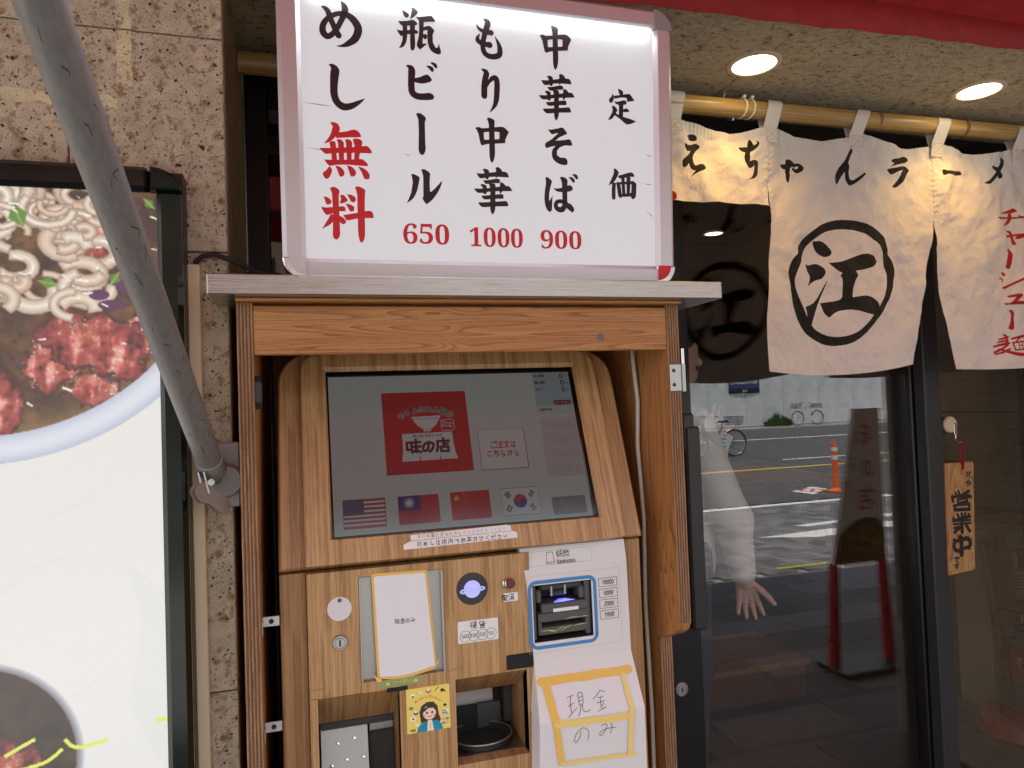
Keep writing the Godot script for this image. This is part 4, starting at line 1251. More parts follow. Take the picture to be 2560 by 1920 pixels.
func thank_you_card(m: Node3D) -> void:
	# small yellow thank-you sticker: a woman with folded hands, dishes round her
	var im := Image.create(384, 384, false, Image.FORMAT_RGB8)
	im.fill(Color8(240, 216, 108))
	var hair := Color8(70, 46, 34)
	var face := Color8(246, 212, 184)
	var coat := Color8(30, 142, 176)
	paint_poly(im, PackedVector2Array([Vector2(122, 300), Vector2(112, 210), Vector2(130, 160), Vector2(180, 132), Vector2(236, 136), Vector2(272, 176), Vector2(282, 250), Vector2(300, 300), Vector2(280, 330), Vector2(140, 330)]), hair)
	paint_poly(im, PackedVector2Array([Vector2(84, 384), Vector2(96, 340), Vector2(140, 300), Vector2(270, 300), Vector2(306, 340), Vector2(316, 384)]), coat)
	paint_poly(im, circle_pts(Vector2(200, 226), 58, 30, 1.05), face)
	paint_poly(im, PackedVector2Array([Vector2(138, 226), Vector2(150, 170), Vector2(190, 150), Vector2(250, 170), Vector2(262, 226), Vector2(236, 190), Vector2(190, 186)]), hair)
	paint_poly(im, PackedVector2Array([Vector2(182, 290), Vector2(220, 290), Vector2(236, 384), Vector2(176, 384)]), Color8(244, 226, 196))
	paint_line(im, PackedVector2Array([Vector2(204, 316), Vector2(206, 372)]), 3, Color8(190, 140, 110))
	for x in [178, 224]:
		paint_poly(im, circle_pts(Vector2(x, 226), 9, 16, 1.2), Color8(60, 36, 26))
		paint_poly(im, circle_pts(Vector2(x - 16 if x < 200 else x + 16, 250), 9, 14, 0.8), Color8(236, 150, 130))
	paint_line(im, PackedVector2Array([Vector2(184, 256), Vector2(200, 264), Vector2(218, 256)]), 4, Color8(120, 40, 30))
	paint_line(im, PackedVector2Array([Vector2(158, 178), Vector2(178, 172)]), 5, Color8(240, 230, 210))
	var tx := "ありがとうございました!"
	for i in tx.length():
		var f := i / float(tx.length() - 1)
		paint_text(im, tx[i], Vector2(72 + 236 * f, 128 - 62 * sin(PI * (0.12 + 0.80 * f)) + 20 * f), 24, 24, 3.2, Color8(196, 84, 30))
	for q in [[58, 60, 20, Color8(250, 248, 240)], [58, 70, 10, Color8(40, 30, 28)], [40, 168, 20, Color8(110, 150, 110)], [82, 214, 20, Color8(36, 36, 60)], [82, 205, 13, Color8(250, 250, 246)], [56, 262, 26, Color8(250, 246, 236)], [56, 262, 13, Color8(214, 92, 30)], [88, 318, 14, Color8(250, 246, 236)], [196, 38, 24, Color8(206, 80, 70)], [196, 30, 16, Color8(246, 226, 200)], [128, 46, 16, Color8(246, 220, 214)], [338, 180, 15, Color8(50, 36, 34)], [338, 238, 34, Color8(246, 246, 240)], [322, 300, 15, Color8(236, 170, 130)], [356, 300, 15, Color8(60, 160, 170)], [322, 334, 15, Color8(60, 160, 170)], [356, 334, 15, Color8(236, 170, 130)]]:
		paint_poly(im, circle_pts(Vector2(q[0], q[1]), q[2], 20, 0.8), q[3])
	paint_poly(im, PackedVector2Array([Vector2(300, 40), Vector2(316, 30), Vector2(340, 44), Vector2(352, 66), Vector2(330, 58), Vector2(310, 66)]), Color8(60, 46, 34))
	for i in 4:
		paint_line(im, PackedVector2Array([Vector2(256 + i * 9, 44 - i * 9), Vector2(262 + i * 9, 38 - i * 9)]), 7, Color8(60, 46, 34))
	var mb := MB.new()
	var z := -1.1988
	mb.quad_uv(Vector3(0.1525, 0.912, z), Vector3(0.2258, 0.912, z), Vector3(0.2258, 0.985, z), Vector3(0.1525, 0.985, z))
	mb.quad(Vector3(0.1525, 0.985, -1.1998), Vector3(0.1525, 0.985, z), Vector3(0.2258, 0.985, z), Vector3(0.2258, 0.985, -1.1998))
	var c := part(m, "thank_you_sticker", mb, print_material("thank_you_print", im))
	c.set_meta("label", "yellow square sticker with a drawn woman and orange lettering")
	words(c, "latin_word", "TBS", "Droid Sans", true, M.ink, Vector2(0.1575, 0.9145), Vector2(0.1665, 0.9185), z + 0.0002)
	words(c, "latin_word", "THE", "Droid Sans", true, M.ink, Vector2(0.2115, 0.9400), Vector2(0.2195, 0.9430), z + 0.0002)
	words(c, "latin_word", "TIME", "Droid Sans", true, M.ink, Vector2(0.2115, 0.9360), Vector2(0.2215, 0.9390), z + 0.0002)


# ---------------------------------------------------------------- lit price sign
func build_price_sign() -> void:
	var s := thing("price_sign", Vector3(0.3265, 1.661, -1.18), "white backlit price sign in silver frame standing on the steel top", "light sign")
	s.rotation.x = atan2(0.027, 0.48)
	var d := 0.009   # the drawn coordinates start 9 mm above the foot
	var parts_ := [["frame_bar", Vector3(-0.320, 0.0, -0.06), Vector3(0.316, 0.0375, 0.008)], ["frame_bar", Vector3(-0.320, 0.4690, -0.06), Vector3(0.316, 0.5060, 0.008)], ["frame_bar", Vector3(-0.3500, 0.031, -0.06), Vector3(-0.3135, 0.475, 0.008)], ["frame_bar", Vector3(0.3090, 0.031, -0.06), Vector3(0.3455, 0.475, 0.008)]]
	for q in parts_:
		var mb := MB.new()
		mb.box(q[1], q[2], 0.007)
		part(s, q[0], mb, M.frame_silver, true)
	var caps := [[-0.3135, 0.0375, PI], [0.3090, 0.0375, PI * 1.5], [0.3090, 0.4690, 0.0], [-0.3135, 0.4690, PI * 0.5]]
	for k in 4:
		var q: Array = caps[k]
		var p := PackedVector2Array([Vector2(q[0], q[1])])
		for i in 9:
			p.append(Vector2(q[0], q[1]) + Vector2.from_angle(q[2] + PI * 0.5 * i / 8.0) * 0.0368)
		var mb := MB.new()
		mb.prism(p, -0.055, 0.0092, 0.002)
		var cap := part(s, "corner_cap", mb, M.chrome if k < 2 else M.plate_grey, true)
		if k < 2:
			mb = MB.new()
			var p2 := PackedVector2Array([Vector2(q[0], q[1])])
			for i in 9:
				p2.append(Vector2(q[0], q[1]) + Vector2.from_angle(q[2] + PI * 0.5 * i / 8.0) * 0.027)
			mb.prism(p2, 0.009, 0.0098)
			part(cap, "inlay", mb, M.sign_red if k == 1 else M.frame_silver, true)
	var mb := MB.new()
	mb.box(Vector3(-0.345, 0.006, -0.085), Vector3(0.340, 0.500, -0.0605))
	part(s, "back_box", mb, M.pale_plastic, true)
	mb = MB.new()
	mb.box(Vector3(-0.3134, 0.0376, -0.02), Vector3(0.3089, 0.4689, 0.0))
	part(s, "lit_panel", mb, M.sign_face, true)
	mb = MB.new()
	mb.box(Vector3(-0.309, 0.4645, 0.0012), Vector3(0.3045, 0.4688, 0.0048))
	part(s, "led_strip", mb, M.led, true)
	var al := AreaLight3D.new()
	al.name = "led_light"
	al.area_size = Vector2(0.6, 0.006)
	al.light_energy = 0.014
	al.light_color = Color(0.93, 0.97, 1.0)
	al.shadow_enabled = true
	s.add_child(al)
	al.position = Vector3(0, 0.462, 0.004)
	al.rotation = Vector3(-PI * 0.5, 0, 0)
	var plane := func(x: float, y: float, o: float) -> Vector3: return Vector3(x, y + d, o)
	for key in SIGN_GLYPHS:
		mb = MB.new()
		lay_glyph(mb, read_glyph(SIGN_GLYPHS[key][1]), plane, 0.0005)
		part(s, "character", mb, M.sign_red if SIGN_GLYPHS[key][0] == 1 else M.sign_dark, true)
	# grey smears left by hands and rain on the panel
	mb = MB.new()
	for q in [[-0.309, 0.268, -0.285, 0.266, -0.268, 0.2655], [-0.305, 0.196, -0.275, 0.193, -0.255, 0.1925], [0.292, 0.225, 0.300, 0.2215, 0.306, 0.221], [0.288, 0.171, 0.296, 0.169, 0.305, 0.170], [0.293, 0.120, 0.301, 0.113, 0.306, 0.109], [-0.150, 0.196, -0.146, 0.195, -0.143, 0.1955]]:
		mb.ribbon(PackedVector2Array([Vector2(q[0], q[1] + d), Vector2(q[2], q[3] + d), Vector2(q[4], q[5] + d)]), PackedFloat32Array([0.0006, 0.0018, 0.0003]), plane, 0.0002)
	part(s, "smear", mb, M.smear, true)
	words(s, "price", "650", "Droid Serif", true, M.sign_red, Vector2(-0.1575, 0.0564 + d), Vector2(-0.0797, 0.0906 + d), 0.0006)
	words(s, "price", "1000", "Droid Serif", true, M.sign_red, Vector2(-0.0438, 0.0549 + d), Vector2(0.0512, 0.0882 + d), 0.0006)
	words(s, "price", "900", "Droid Serif", true, M.sign_red, Vector2(0.0843, 0.0549 + d), Vector2(0.1614, 0.0878 + d), 0.0006)


# ---------------------------------------------------------------- shop curtain on a bamboo pole
func cloth_z(x: float, y: float) -> float:
	# gentle folds: the cloth hangs from its straps and swings out a little at the hem
	var drop := clampf((2.16 - y) / 0.65, 0.0, 1.0)
	var z := -1.58 + 0.006 * sin(x * 13.0 + 1.0) * (0.35 + 0.65 * drop) + 0.004 * sin(x * 29.0 - y * 9.0) * (1.0 - drop * 0.4)
	z += 0.003 * sin(x * 47.0 + y * 31.0) * (1.0 - drop) + 0.010 * drop * drop * sin(x * 6.0 + 0.6)
	z += fold.get_noise_2d(x * 100.0, y * 70.0) * 0.012 * (1.12 - 0.8 * drop) + fold.get_noise_2d(x * 260.0 + 50.0, y * 330.0) * 0.0035 * (1.1 - drop)
	return z


var fold := FastNoiseLite.new()


func cloth_top(x: float) -> float:
	# the upper edge sags between the straps
	var marks := [0.62, 0.925, 1.202, 1.477, 1.763, 2.07, 2.36]
	for i in marks.size() - 1:
		if x <= marks[i + 1]:
			var f: float = (x - marks[i]) / (marks[i + 1] - marks[i])
			return 2.166 - 0.030 * sin(PI * clampf(f, 0, 1))
	return 2.166


func build_noren() -> void:
	fold.seed = 5
	fold.frequency = 0.09
	fold.fractal_octaves = 3
	var x0 := 0.58
	var x1 := 2.40
	var y0 := 1.48
	var y1 := 2.20
	var W := 2048
	var H := int(W * (y1 - y0) / (x1 - x0))
	var ppm := W / (x1 - x0)
	var im := Image.create(W, H, false, Image.FORMAT_RGB8)
	im.fill(Color8(230, 224, 220))
	var to_px := func(p: Vector2) -> Vector2: return Vector2((p.x - x0) * ppm, (y1 - p.y) * ppm)
	var ink := Color8(26, 24, 24)
	var red := Color8(178, 24, 30)
	for g in NOREN_GLYPHS:
		if g[0] < 2:
			continue
		for sh in read_glyph(g[1]):
			var q := PackedVector2Array()
			for p in sh[1]:
				q.append(to_px.call(p))
			paint_poly(im, q, ink if g[0] == 2 else Color8(230, 224, 220))
	for g in NOREN_GLYPHS:
		if g[0] >= 2:
			continue
		for sh in read_glyph(g[1]):
			if sh[0] == "p":
				var q := PackedVector2Array()
				for p in sh[1]:
					q.append(to_px.call(p))
				paint_poly(im, q, ink if g[0] == 0 else red)
			else:
				var pts: PackedVector2Array = sh[1]
				for i in pts.size() - 1:
					paint_line(im, PackedVector2Array([to_px.call(pts[i]), to_px.call(pts[i + 1])]), sh[2][i] * ppm, red)
	paint_poly(im, circle_pts(to_px.call(Vector2(0.905, 1.963)), 14), red)
	# puckered seams and hems, as relief only
	var hw := 1024
	var hh := 405
	var hm := grey(91, 0.05, hw, hh, 4)
	var weave := grey(92, 0.4, hw, hh, 1)
	for j in hh:
		var y := y1 - (y1 - y0) * j / hh
		for i in hw:
			var x := x0 + (x1 - x0) * i / hw
			var v := hm[j * hw + i] * 0.45 + weave[j * hw + i] * 0.1 + 60.0
			for sx in [1.197, 1.748]:
				var dx := absf(x - sx)
				if dx < 0.019 and y > 1.93:
					v += 34.0 * sin(y * 420.0 + sin(x * 300.0)) * (1.0 - dx / 0.019) + (30.0 if dx < 0.017 else 0.0) - (60.0 if dx < 0.001 else 0.0)
			if y < 1.528:
				v += 26.0 * sin(x * 700.0) + 25.0
			var ty := cloth_top(x) - y
			if ty < 0.02:
				v += 22.0 * sin(x * 600.0) + 25.0
			hm[j * hw + i] = clampi(int(v), 0, 255)
	var cm := print_material("noren_cloth", im, 0.95)
	cm.heightmap_enabled = true
	cm.heightmap_texture = tex(hw, hh, hm, Image.FORMAT_L8)
	cm.heightmap_scale = 0.6
	cm.backlight_enabled = true
	cm.backlight = lin(0.35, 0.33, 0.30)
	cm.rim_enabled = true
	cm.rim = 0.2
	var c := thing("noren_curtain", Vector3(1.5, 2.2, -1.58), "off-white split cloth curtain with black brush lettering and circled emblem", "curtain")
	# panels: [name, left edge(y), right edge(y), bottom]
	var lefts := [func(_y): return 0.60, func(y): return 1.1975 - 0.036 * smoothstep(1.95, 1.56, y) * 1.0 if y < 1.95 else 1.1975 - 0.0 * y, func(y): return 1.748 - 0.006 * clampf((2.16 - y) / 0.23, 0, 1) + 0.064 * pow(clampf((1.934 - y) / 0.427, 0, 1), 1.6)]
	var rights := [func(y): return 1.197 - 0.024 * clampf((2.0 - y) / 0.05, 0, 1) * 0.2, func(y): return 1.7475 - 0.006 * clampf((2.16 - y) / 0.23, 0, 1) - 0.095 * clampf((1.934 - y) / 0.42, 0, 1), func(_y): return 2.34]
	var bottoms := [func(_x): return 1.951, func(x): return 1.500 + 0.016 * pow(absf(x - 1.41) / 0.24, 2.0), func(x): return 1.508 + 0.004 * sin(x * 9.0)]
	for k in 3:
		var nx := 60 if k < 2 else 64
		var ny := 26 if k == 0 else 64
		var st := SurfaceTool.new()
		st.begin(Mesh.PRIMITIVE_TRIANGLES)
		st.set_smooth_group(0)
		var grid := []
		for j in ny + 1:
			var row := []
			for i in nx + 1:
				var f := i / float(nx)
				var g := j / float(ny)
				var xm: float = lerpf(lefts[k].call(1.8), rights[k].call(1.8), f)
				var top := cloth_top(xm)
				var y := lerpf(bottoms[k].call(xm), top, g)
				var x: float = lerpf(lefts[k].call(y), rights[k].call(y), f)
				row.append(Vector3(x, y, cloth_z(x, y)))
			grid.append(row)
		for j in ny:
			for i in nx:
				for q in [[0, 0], [1, 1], [0, 1], [0, 0], [1, 0], [1, 1]]:
					var p: Vector3 = grid[j + q[0]][i + q[1]]
					st.set_uv(Vector2((p.x - x0) / (x1 - x0), (y1 - p.y) / (y1 - y0)))
					st.add_vertex(p)
		st.generate_normals()
		var pn := part(c, "cloth_panel", st.commit(), cm)
		pn.set_meta("label", ["short cloth panel with black brush kana", "wide cloth panel with circled character", "cloth panel with red vertical lettering"][k])
	# straps looped over the pole, with their stitched patches
	mat("strap_cloth", lin(0.72, 0.66, 0.60), 0.95)
	mat("stitch", lin(0.50, 0.44, 0.38), 0.95)
	for q in [[0.640, 0.630], [0.925, 0.915], [1.2135, 1.2015], [1.502, 1.4765], [1.783, 1.763], [2.085, 2.065]]:
		var path := []
		path.append([Vector3(q[1], 2.118, cloth_z(q[1], 2.118) + 0.0022), 0.0])
		path.append([Vector3(q[1], 2.155, -1.5735), 0.0])
		for i in 13:
			var a := PI * i / 12.0
			var f := 0.35 + 0.65 * sin(a)
			path.append([Vector3(lerpf(q[1], q[0], f), 2.2045 + sin(a) * 0.0265, -1.58 + cos(a) * 0.0262), 0.0])
		path.append([Vector3(q[1], 2.15, -1.586), 0.0])
		var mb := MB.new()
		for i in path.size() - 1:
			var a: Vector3 = path[i][0]
			var b: Vector3 = path[i + 1][0]
			var hx := Vector3(0.0215, 0, 0)
			mb.quad(a - hx, a + hx, b + hx, b - hx)
		var sp := part(c, "strap", mb, M.strap_cloth)
		mb = MB.new()
		var patch := func(x: float, y: float, o: float) -> Vector3: return Vector3(x, y, -1.5725 + o + (cloth_z(q[1], 2.13) + 1.58) * 0.6)
		for l in [[-0.018, 2.153, 0.018, 2.153], [-0.018, 2.124, 0.018, 2.124], [-0.018, 2.124, -0.018, 2.153], [0.018, 2.124, 0.018, 2.153], [-0.018, 2.124, 0.018, 2.153], [-0.018, 2.153, 0.018, 2.124]]:
			mb.ribbon(PackedVector2Array([Vector2(q[1] + l[0], l[1]), Vector2(q[1] + l[2], l[3])]), PackedFloat32Array([0.0012, 0.0012]), patch, 0.0035)
		part(sp, "stitching", mb, M.stitch)
	# pole
	var b := thing("bamboo_pole", Vector3(1.1, 2.204, -1.58), "yellow bamboo pole carrying the shop curtain under the soffit", "pole")
	var mb := MB.new()
	mb.tube([Vector3(-0.111, 2.199, -1.58), Vector3(0.5, 2.200, -1.58), Vector3(1.3, 2.203, -1.58), Vector3(2.9, 2.216, -1.58)], 0.0235, 24)
	part(b, "culm", mb, M.bamboo)
	for x in [0.02, 0.86, 1.553, 1.862, 2.45]:
		mb = MB.new()
		var y: float = 2.2 + 0.0045 * x
		mb.tube([Vector3(x - 0.007, y, -1.58), Vector3(x - 0.003, y, -1.58), Vector3(x + 0.003, y, -1.58), Vector3(x + 0.007, y, -1.58)], [0.0236, 0.0248, 0.0248, 0.0236], 24, false)
		part(b, "node_ring", mb, M.bamboo_node)
	var hk := thing("pole_hook", Vector3(1.10, 2.24, -1.56), "grey wire hook with white cable ties holding the bamboo pole", "hook")
	mb = MB.new()
	mb.tube([Vector3(1.085, 2.2499, -1.60), Vector3(1.083, 2.235, -1.606), Vector3(1.085, 2.2, -1.609), Vector3(1.09, 2.178, -1.595), Vector3(1.095, 2.1735, -1.58)], 0.004, 8)
	part(hk, "wire", mb, M.zinc)
	for x in [1.118, 1.142]:
		var ringp := []
		for i in 25:
			ringp.append(Vector3(x + 0.004 * sin(TAU * i / 24.0), 2.2035 + cos(TAU * i / 24.0) * 0.0250, -1.58 + sin(TAU * i / 24.0) * 0.0250))
		mb = MB.new()
		mb.tube(ringp, 0.0022, 6, false)
		mb.box(Vector3(x - 0.004, 2.224, -1.566), Vector3(x + 0.004, 2.231, -1.557), 0.001)
		part(hk, "cable_tie", mb, M.zip_tie)

# ---------------------------------------------------------------- lit food poster on the stone wall
func build_poster() -> void:
	var X0 := -0.80
	var X1 := -0.2075
	var Y0 := 0.46
	var Y1 := 1.8000
	var W := 640
	var H := int(W * (Y1 - Y0) / (X1 - X0))
	var ppm := W / (X1 - X0)
	var im := Image.create(W, H, false, Image.FORMAT_RGB8)
	im.fill(Color8(240, 238, 233))
	var px := func(x: float, y: float) -> Vector2: return Vector2((x - X0) * ppm, (Y1 - y) * ppm)
	# marbled ground
	for q in [[-0.42, 1.28, -0.36, 1.31, -0.30, 1.34], [-0.43, 1.20, -0.38, 1.24, -0.335, 1.25], [-0.36, 1.03, -0.31, 1.06, -0.27, 1.08], [-0.25, 1.22, -0.215, 1.19, -0.209, 1.17], [-0.25, 1.10, -0.245, 1.04, -0.215, 1.01]]:
		var sm := smooth_line(PackedVector2Array([px.call(q[0], q[1]), px.call(q[2], q[3]), px.call(q[4], q[5])]), PackedFloat32Array([1, 1, 1]), 6)
		paint_line(im, sm[0], 2.0, Color8(231, 231, 228))
	paint_poly(im, PackedVector2Array([px.call(-0.262, 1.24), px.call(-0.235, 1.20), px.call(-0.209, 1.18), px.call(-0.209, 0.92), px.call(-0.235, 0.96), px.call(-0.262, 1.03), px.call(-0.245, 1.10), px.call(-0.240, 1.15)]), Color8(234, 234, 229))
	# the two bowls: rim, then soup, meat and greens by patches of noise
	var na := grey(101, 0.018, W, H, 4)
	var nb := grey(102, 0.06, W, H, 3)
	var nc := grey(103, 0.16, W, H, 2)
	var nd := grey(104, 0.035, W, H, 3, FastNoiseLite.TYPE_SIMPLEX_SMOOTH, W, H / 3)
	var c1: Vector2 = px.call(-0.45, 1.75)
	var c2: Vector2 = px.call(-0.472, 0.963)
	var r1 := 0.358 * ppm
	var r2 := 0.151 * ppm
	var meat := [[-0.290, 1.565, 0.085, 0.050, -0.25], [-0.345, 1.545, 0.060, 0.045, 0.5], [-0.300, 1.500, 0.050, 0.028, -0.5], [-0.232, 1.590, 0.035, 0.026, 0.2], [-0.285, 1.735, 0.055, 0.050, 0.2], [-0.245, 1.70, 0.030, 0.045, 0.0], [-0.425, 1.475, 0.035, 0.050, 0.0], [-0.52, 1.60, 0.10, 0.06, 0.3], [-0.62, 1.72, 0.09, 0.08, 0.0], [-0.44, 0.955, 0.06, 0.045, 0.2], [-0.40, 0.925, 0.045, 0.035, -0.3], [-0.50, 0.90, 0.07, 0.05, 0.0]]
	for j in H:
		for i in range(int(W * 0.30), W):
			var p := Vector2(i, j)
			var d1 := p.distance_to(c1)
			var d2 := p.distance_to(c2)
			var big := d1 < r1
			if not big and d2 > r2:
				continue
			var k := j * W + i
			var rr := d1 / r1 if big else d2 / r2
			var lim := 0.885 if big else 0.93
			if rr > lim:
				var f := (rr - lim) / (1.0 - lim)
				im.set_pixel(i, j, Color8(192, 200, 220).lerp(Color8(230, 234, 244), sin(f * PI)) if big else Color8(120, 116, 116).lerp(Color8(220, 222, 232), f))
				continue
			var a := na[k] / 255.0
			var b := nb[k] / 255.0
			var c := nc[k] / 255.0
			var col := Color8(44, 30, 20).lerp(Color8(128, 84, 44), clampf(a * 1.5 - 0.35, 0, 1)).lerp(Color8(30, 40, 24), clampf((b - 0.62) * 4.0, 0, 0.8))
			if rr > lim - 0.10 and big:
				col = col.lerp(Color8(150, 122, 78), (rr - lim + 0.10) * 7.0)
			if not big:
				col = col.lerp(Color8(20, 26, 16), 0.4)
			if c > 0.90:
				col = col.lerp(Color8(230, 220, 200), 0.5)
			for q in meat:
				var mc: Vector2 = px.call(q[0], q[1])
				var e := ((p - mc) / ppm).rotated(q[4])
				var rad := Vector2(e.x / q[2], e.y / q[3]).length() + (a - 0.5) * 0.9 + (b - 0.5) * 0.35
				if rad < 1.0:
					var t := nd[k] / 255.0 * 0.45 + a * 0.35 + b * 0.30
					var ridge := 1.0 - absf(nd[k] / 255.0 - 0.5) * 5.0
					var mcol := Color8(66, 24, 26).lerp(Color8(186, 82, 74), smoothstep(0.25, 0.52, t)).lerp(Color8(228, 138, 126), smoothstep(0.50, 0.66, t)).lerp(Color8(246, 202, 194), smoothstep(0.64, 0.80, t))
					mcol = mcol.lerp(Color8(196, 106, 58), clampf((a - 0.5) * 1.6, 0, 0.5))
					if ridge > 0.0:
						mcol = mcol.lerp(Color8(110, 40, 40), ridge * 0.35)
					mcol = mcol.lerp(Color8(52, 20, 20), clampf((rad - 0.74) * 3.6, 0, 0.92))
					if c > 0.66 and t > 0.60:
						mcol = mcol.lerp(Color8(255, 246, 242), clampf((c - 0.66) * 6.0, 0, 0.9))
					col = mcol
					break
			im.set_pixel(i, j, col)
	# rings and curls of leek
	var rg := RandomNumberGenerator.new()
	rg.seed = 21
	for k in 70:
		var at := Vector2(rg.randf_range(-0.50, -0.285), rg.randf_range(1.615, 1.80))
		if at.x > -0.30 and at.y < 1.70:
			continue
		var rad := rg.randf_range(0.010, 0.034)
		var a0 := rg.randf() * TAU
		var span := rg.randf_range(1.8, 4.8)
		var pts := PackedVector2Array()
		for i in 14:
			var a := a0 + span * i / 13.0
			pts.append(px.call(at.x + cos(a) * rad, at.y + sin(a) * rad * rg.randf_range(0.72, 0.76)))
		var w := rg.randf_range(7.0, 22.0)
		var tone := Color8(244, 226, 204).lerp(Color8(222, 176, 142), rg.randf() * 0.75)
		paint_line(im, pts, w + 3.0, tone.darkened(0.34))
		for g in 5:
			var f := g / 4.0
			paint_line(im, pts, w * (1.0 - 0.2 * g), tone.darkened(0.18 * (1.0 - f)).lightened(0.35 * f * rg.randf()))
		if k % 2 == 0:
			paint_line(im, pts.slice(3, 9), w * 0.18, Color8(255, 250, 243))
	for q in [[-0.402, 1.775, -0.388, 1.74], [-0.275, 1.655, -0.262, 1.675], [-0.37, 1.66, -0.345, 1.655], [-0.226, 1.79, -0.212, 1.775]]:
		var a: Vector2 = px.call(q[0], q[1])
		var b: Vector2 = px.call(q[2], q[3])
		var nn := (b - a).orthogonal() * 0.35
		paint_poly(im, PackedVector2Array([a, (a + b) / 2 + nn, b, (a + b) / 2 - nn]), Color8(96, 140, 58))
		paint_line(im, PackedVector2Array([a, b]), 2.0, Color8(150, 190, 90))
	for q in [[-0.272, 1.625, 0.020, 0.008], [-0.25, 1.652, 0.018, 0.012], [-0.29, 1.64, 0.014, 0.008]]:
		paint_poly(im, circle_pts(px.call(q[0], q[1]), q[2] * ppm, 18, q[3] / q[2]), Color8(86, 44, 84))
	for k in 26:
		var at2 := Vector2(rg.randf_range(-0.41, -0.215), rg.randf_range(1.47, 1.79))
		var b2 := at2 + Vector2(rg.randf_range(0.003, 0.012), rg.randf_range(-0.005, 0.001))
		if Vector2(at2.x + 0.45, at2.y - 1.75).length() < 0.30:
			paint_line(im, PackedVector2Array([px.call(at2.x, at2.y), px.call(b2.x, b2.y)]), rg.randf_range(1.5, 4.0), Color8(255, 250, 244))
	for q in [[-0.345, 0.985, -0.33, 0.972, -0.292, 0.976], [-0.42, 0.975, -0.40, 0.985, -0.385, 0.992], [-0.40, 0.952, -0.37, 0.958, -0.35, 0.972], [-0.222, 0.995, -0.215, 0.995, -0.208, 0.995]]:
		var sm2 := smooth_line(PackedVector2Array([px.call(q[0], q[1]), px.call(q[2], q[3]), px.call(q[4], q[5])]), PackedFloat32Array([1, 1, 1]), 5)
		paint_line(im, sm2[0], 6.0, Color8(232, 240, 96))
	im.resize(W / 2, H / 2, Image.INTERPOLATE_BILINEAR)
	im.resize(W, H, Image.INTERPOLATE_CUBIC)
	var m := mat("poster_print", lin(0.10, 0.10, 0.10), 0.22)
	m.texture_repeat = false
	m.emission_enabled = true
	m.emission = Color.BLACK
	m.emission_texture = ImageTexture.create_from_image(im)
	m.emission_energy_multiplier = 0.31
	var p := thing("poster_light_box", Vector3(-0.5, 0.42, -1.22), "black framed light box with a ramen bowl poster on the stone wall", "light box")
	var mb := MB.new()
	mb.box(Vector3(-0.838, 0.422, -1.2495), Vector3(-0.172, 1.836, -1.212))
	part(p, "case", mb, M.black_satin)
	mb = MB.new()
	mb.quad_uv(Vector3(X0, Y0, -1.2010), Vector3(X1, Y0, -1.2010), Vector3(X1, Y1, -1.2010), Vector3(X0, Y1, -1.2010))
	part(p, "lit_print", mb, m)
	for q in [[Vector3(-0.80, 1.7995, -1.212), Vector3(-0.2165, 1.8385, -1.190)], [Vector3(-0.80, 0.42, -1.212), Vector3(-0.2165, 0.4605, -1.190)], [Vector3(-0.8385, 0.465, -1.212), Vector3(-0.7995, 1.7945, -1.190)], [Vector3(-0.2080, 0.465, -1.212), Vector3(-0.1720, 1.8030, -1.190)]]:
		mb = MB.new()
		mb.box(q[0], q[1], 0.0075)
		part(p, "frame_bar", mb, M.frame_reflected_green if q[0].x > -0.3 else M.black_gloss)
	for q in [[-0.2160, 1.8032, 0.0], [-0.2160, 0.4648, PI * 1.5]]:
		var pts := PackedVector2Array([Vector2(q[0] - 0.0, q[1] - (0.0 if q[2] == 0.0 else 0.0))])
		for i in 9:
			var v := Vector2.from_angle(q[2] + PI * 0.5 * i / 8.0)
			pts.append(Vector2(q[0], q[1]) + Vector2(v.x * 0.0440, v.y * 0.0353))
		mb = MB.new()
		mb.prism(pts, -1.2120, -1.1895, 0.003)
		part(p, "corner_cap", mb, M.frame_reflected_green)
	mb = MB.new()
	mb.box(Vector3(-0.2162, 1.7990, -1.212), Vector3(-0.2080, 1.8031, -1.1955))
	part(p, "inner_lip", mb, M.black_satin)

	var cd := thing("cable_duct", Vector3(-0.1625, 0, -1.24), "cream plastic cable duct running up the stone wall beside the poster", "duct")
	mb = MB.new()
	mb.box(Vector3(-0.1725, 0.0, -1.2498), Vector3(-0.1535, 1.697, -1.2350), 0.002)
	part(cd, "cover", mb, M.cream)
	for k in 2:
		var cb := thing("black_cable", Vector3(-0.158, 1.69, -1.24), ["upper black cable looping from the duct behind the price sign", "lower black cable drooping behind the steel top"][k], "cable", "black cables behind the sign")
		mb = MB.new()
		var pts := []
		if k == 0:
			pts = [Vector3(-0.160, 1.690, -1.243), Vector3(-0.158, 1.702, -1.240), Vector3(-0.149, 1.710, -1.237), Vector3(-0.130, 1.7135, -1.236), Vector3(-0.102, 1.7045, -1.240), Vector3(-0.068, 1.689, -1.25), Vector3(-0.03, 1.686, -1.27), Vector3(0.05, 1.684, -1.30)]
		else:
			pts = [Vector3(-0.100, 1.668, -1.262), Vector3(-0.092, 1.682, -1.262), Vector3(-0.075, 1.690, -1.265), Vector3(-0.055, 1.691, -1.268), Vector3(-0.03, 1.6875, -1.275), Vector3(0.03, 1.684, -1.31)]
		mb.tube(pts, 0.0042, 10)
		part(cb, "sheath", mb, M.rubber)


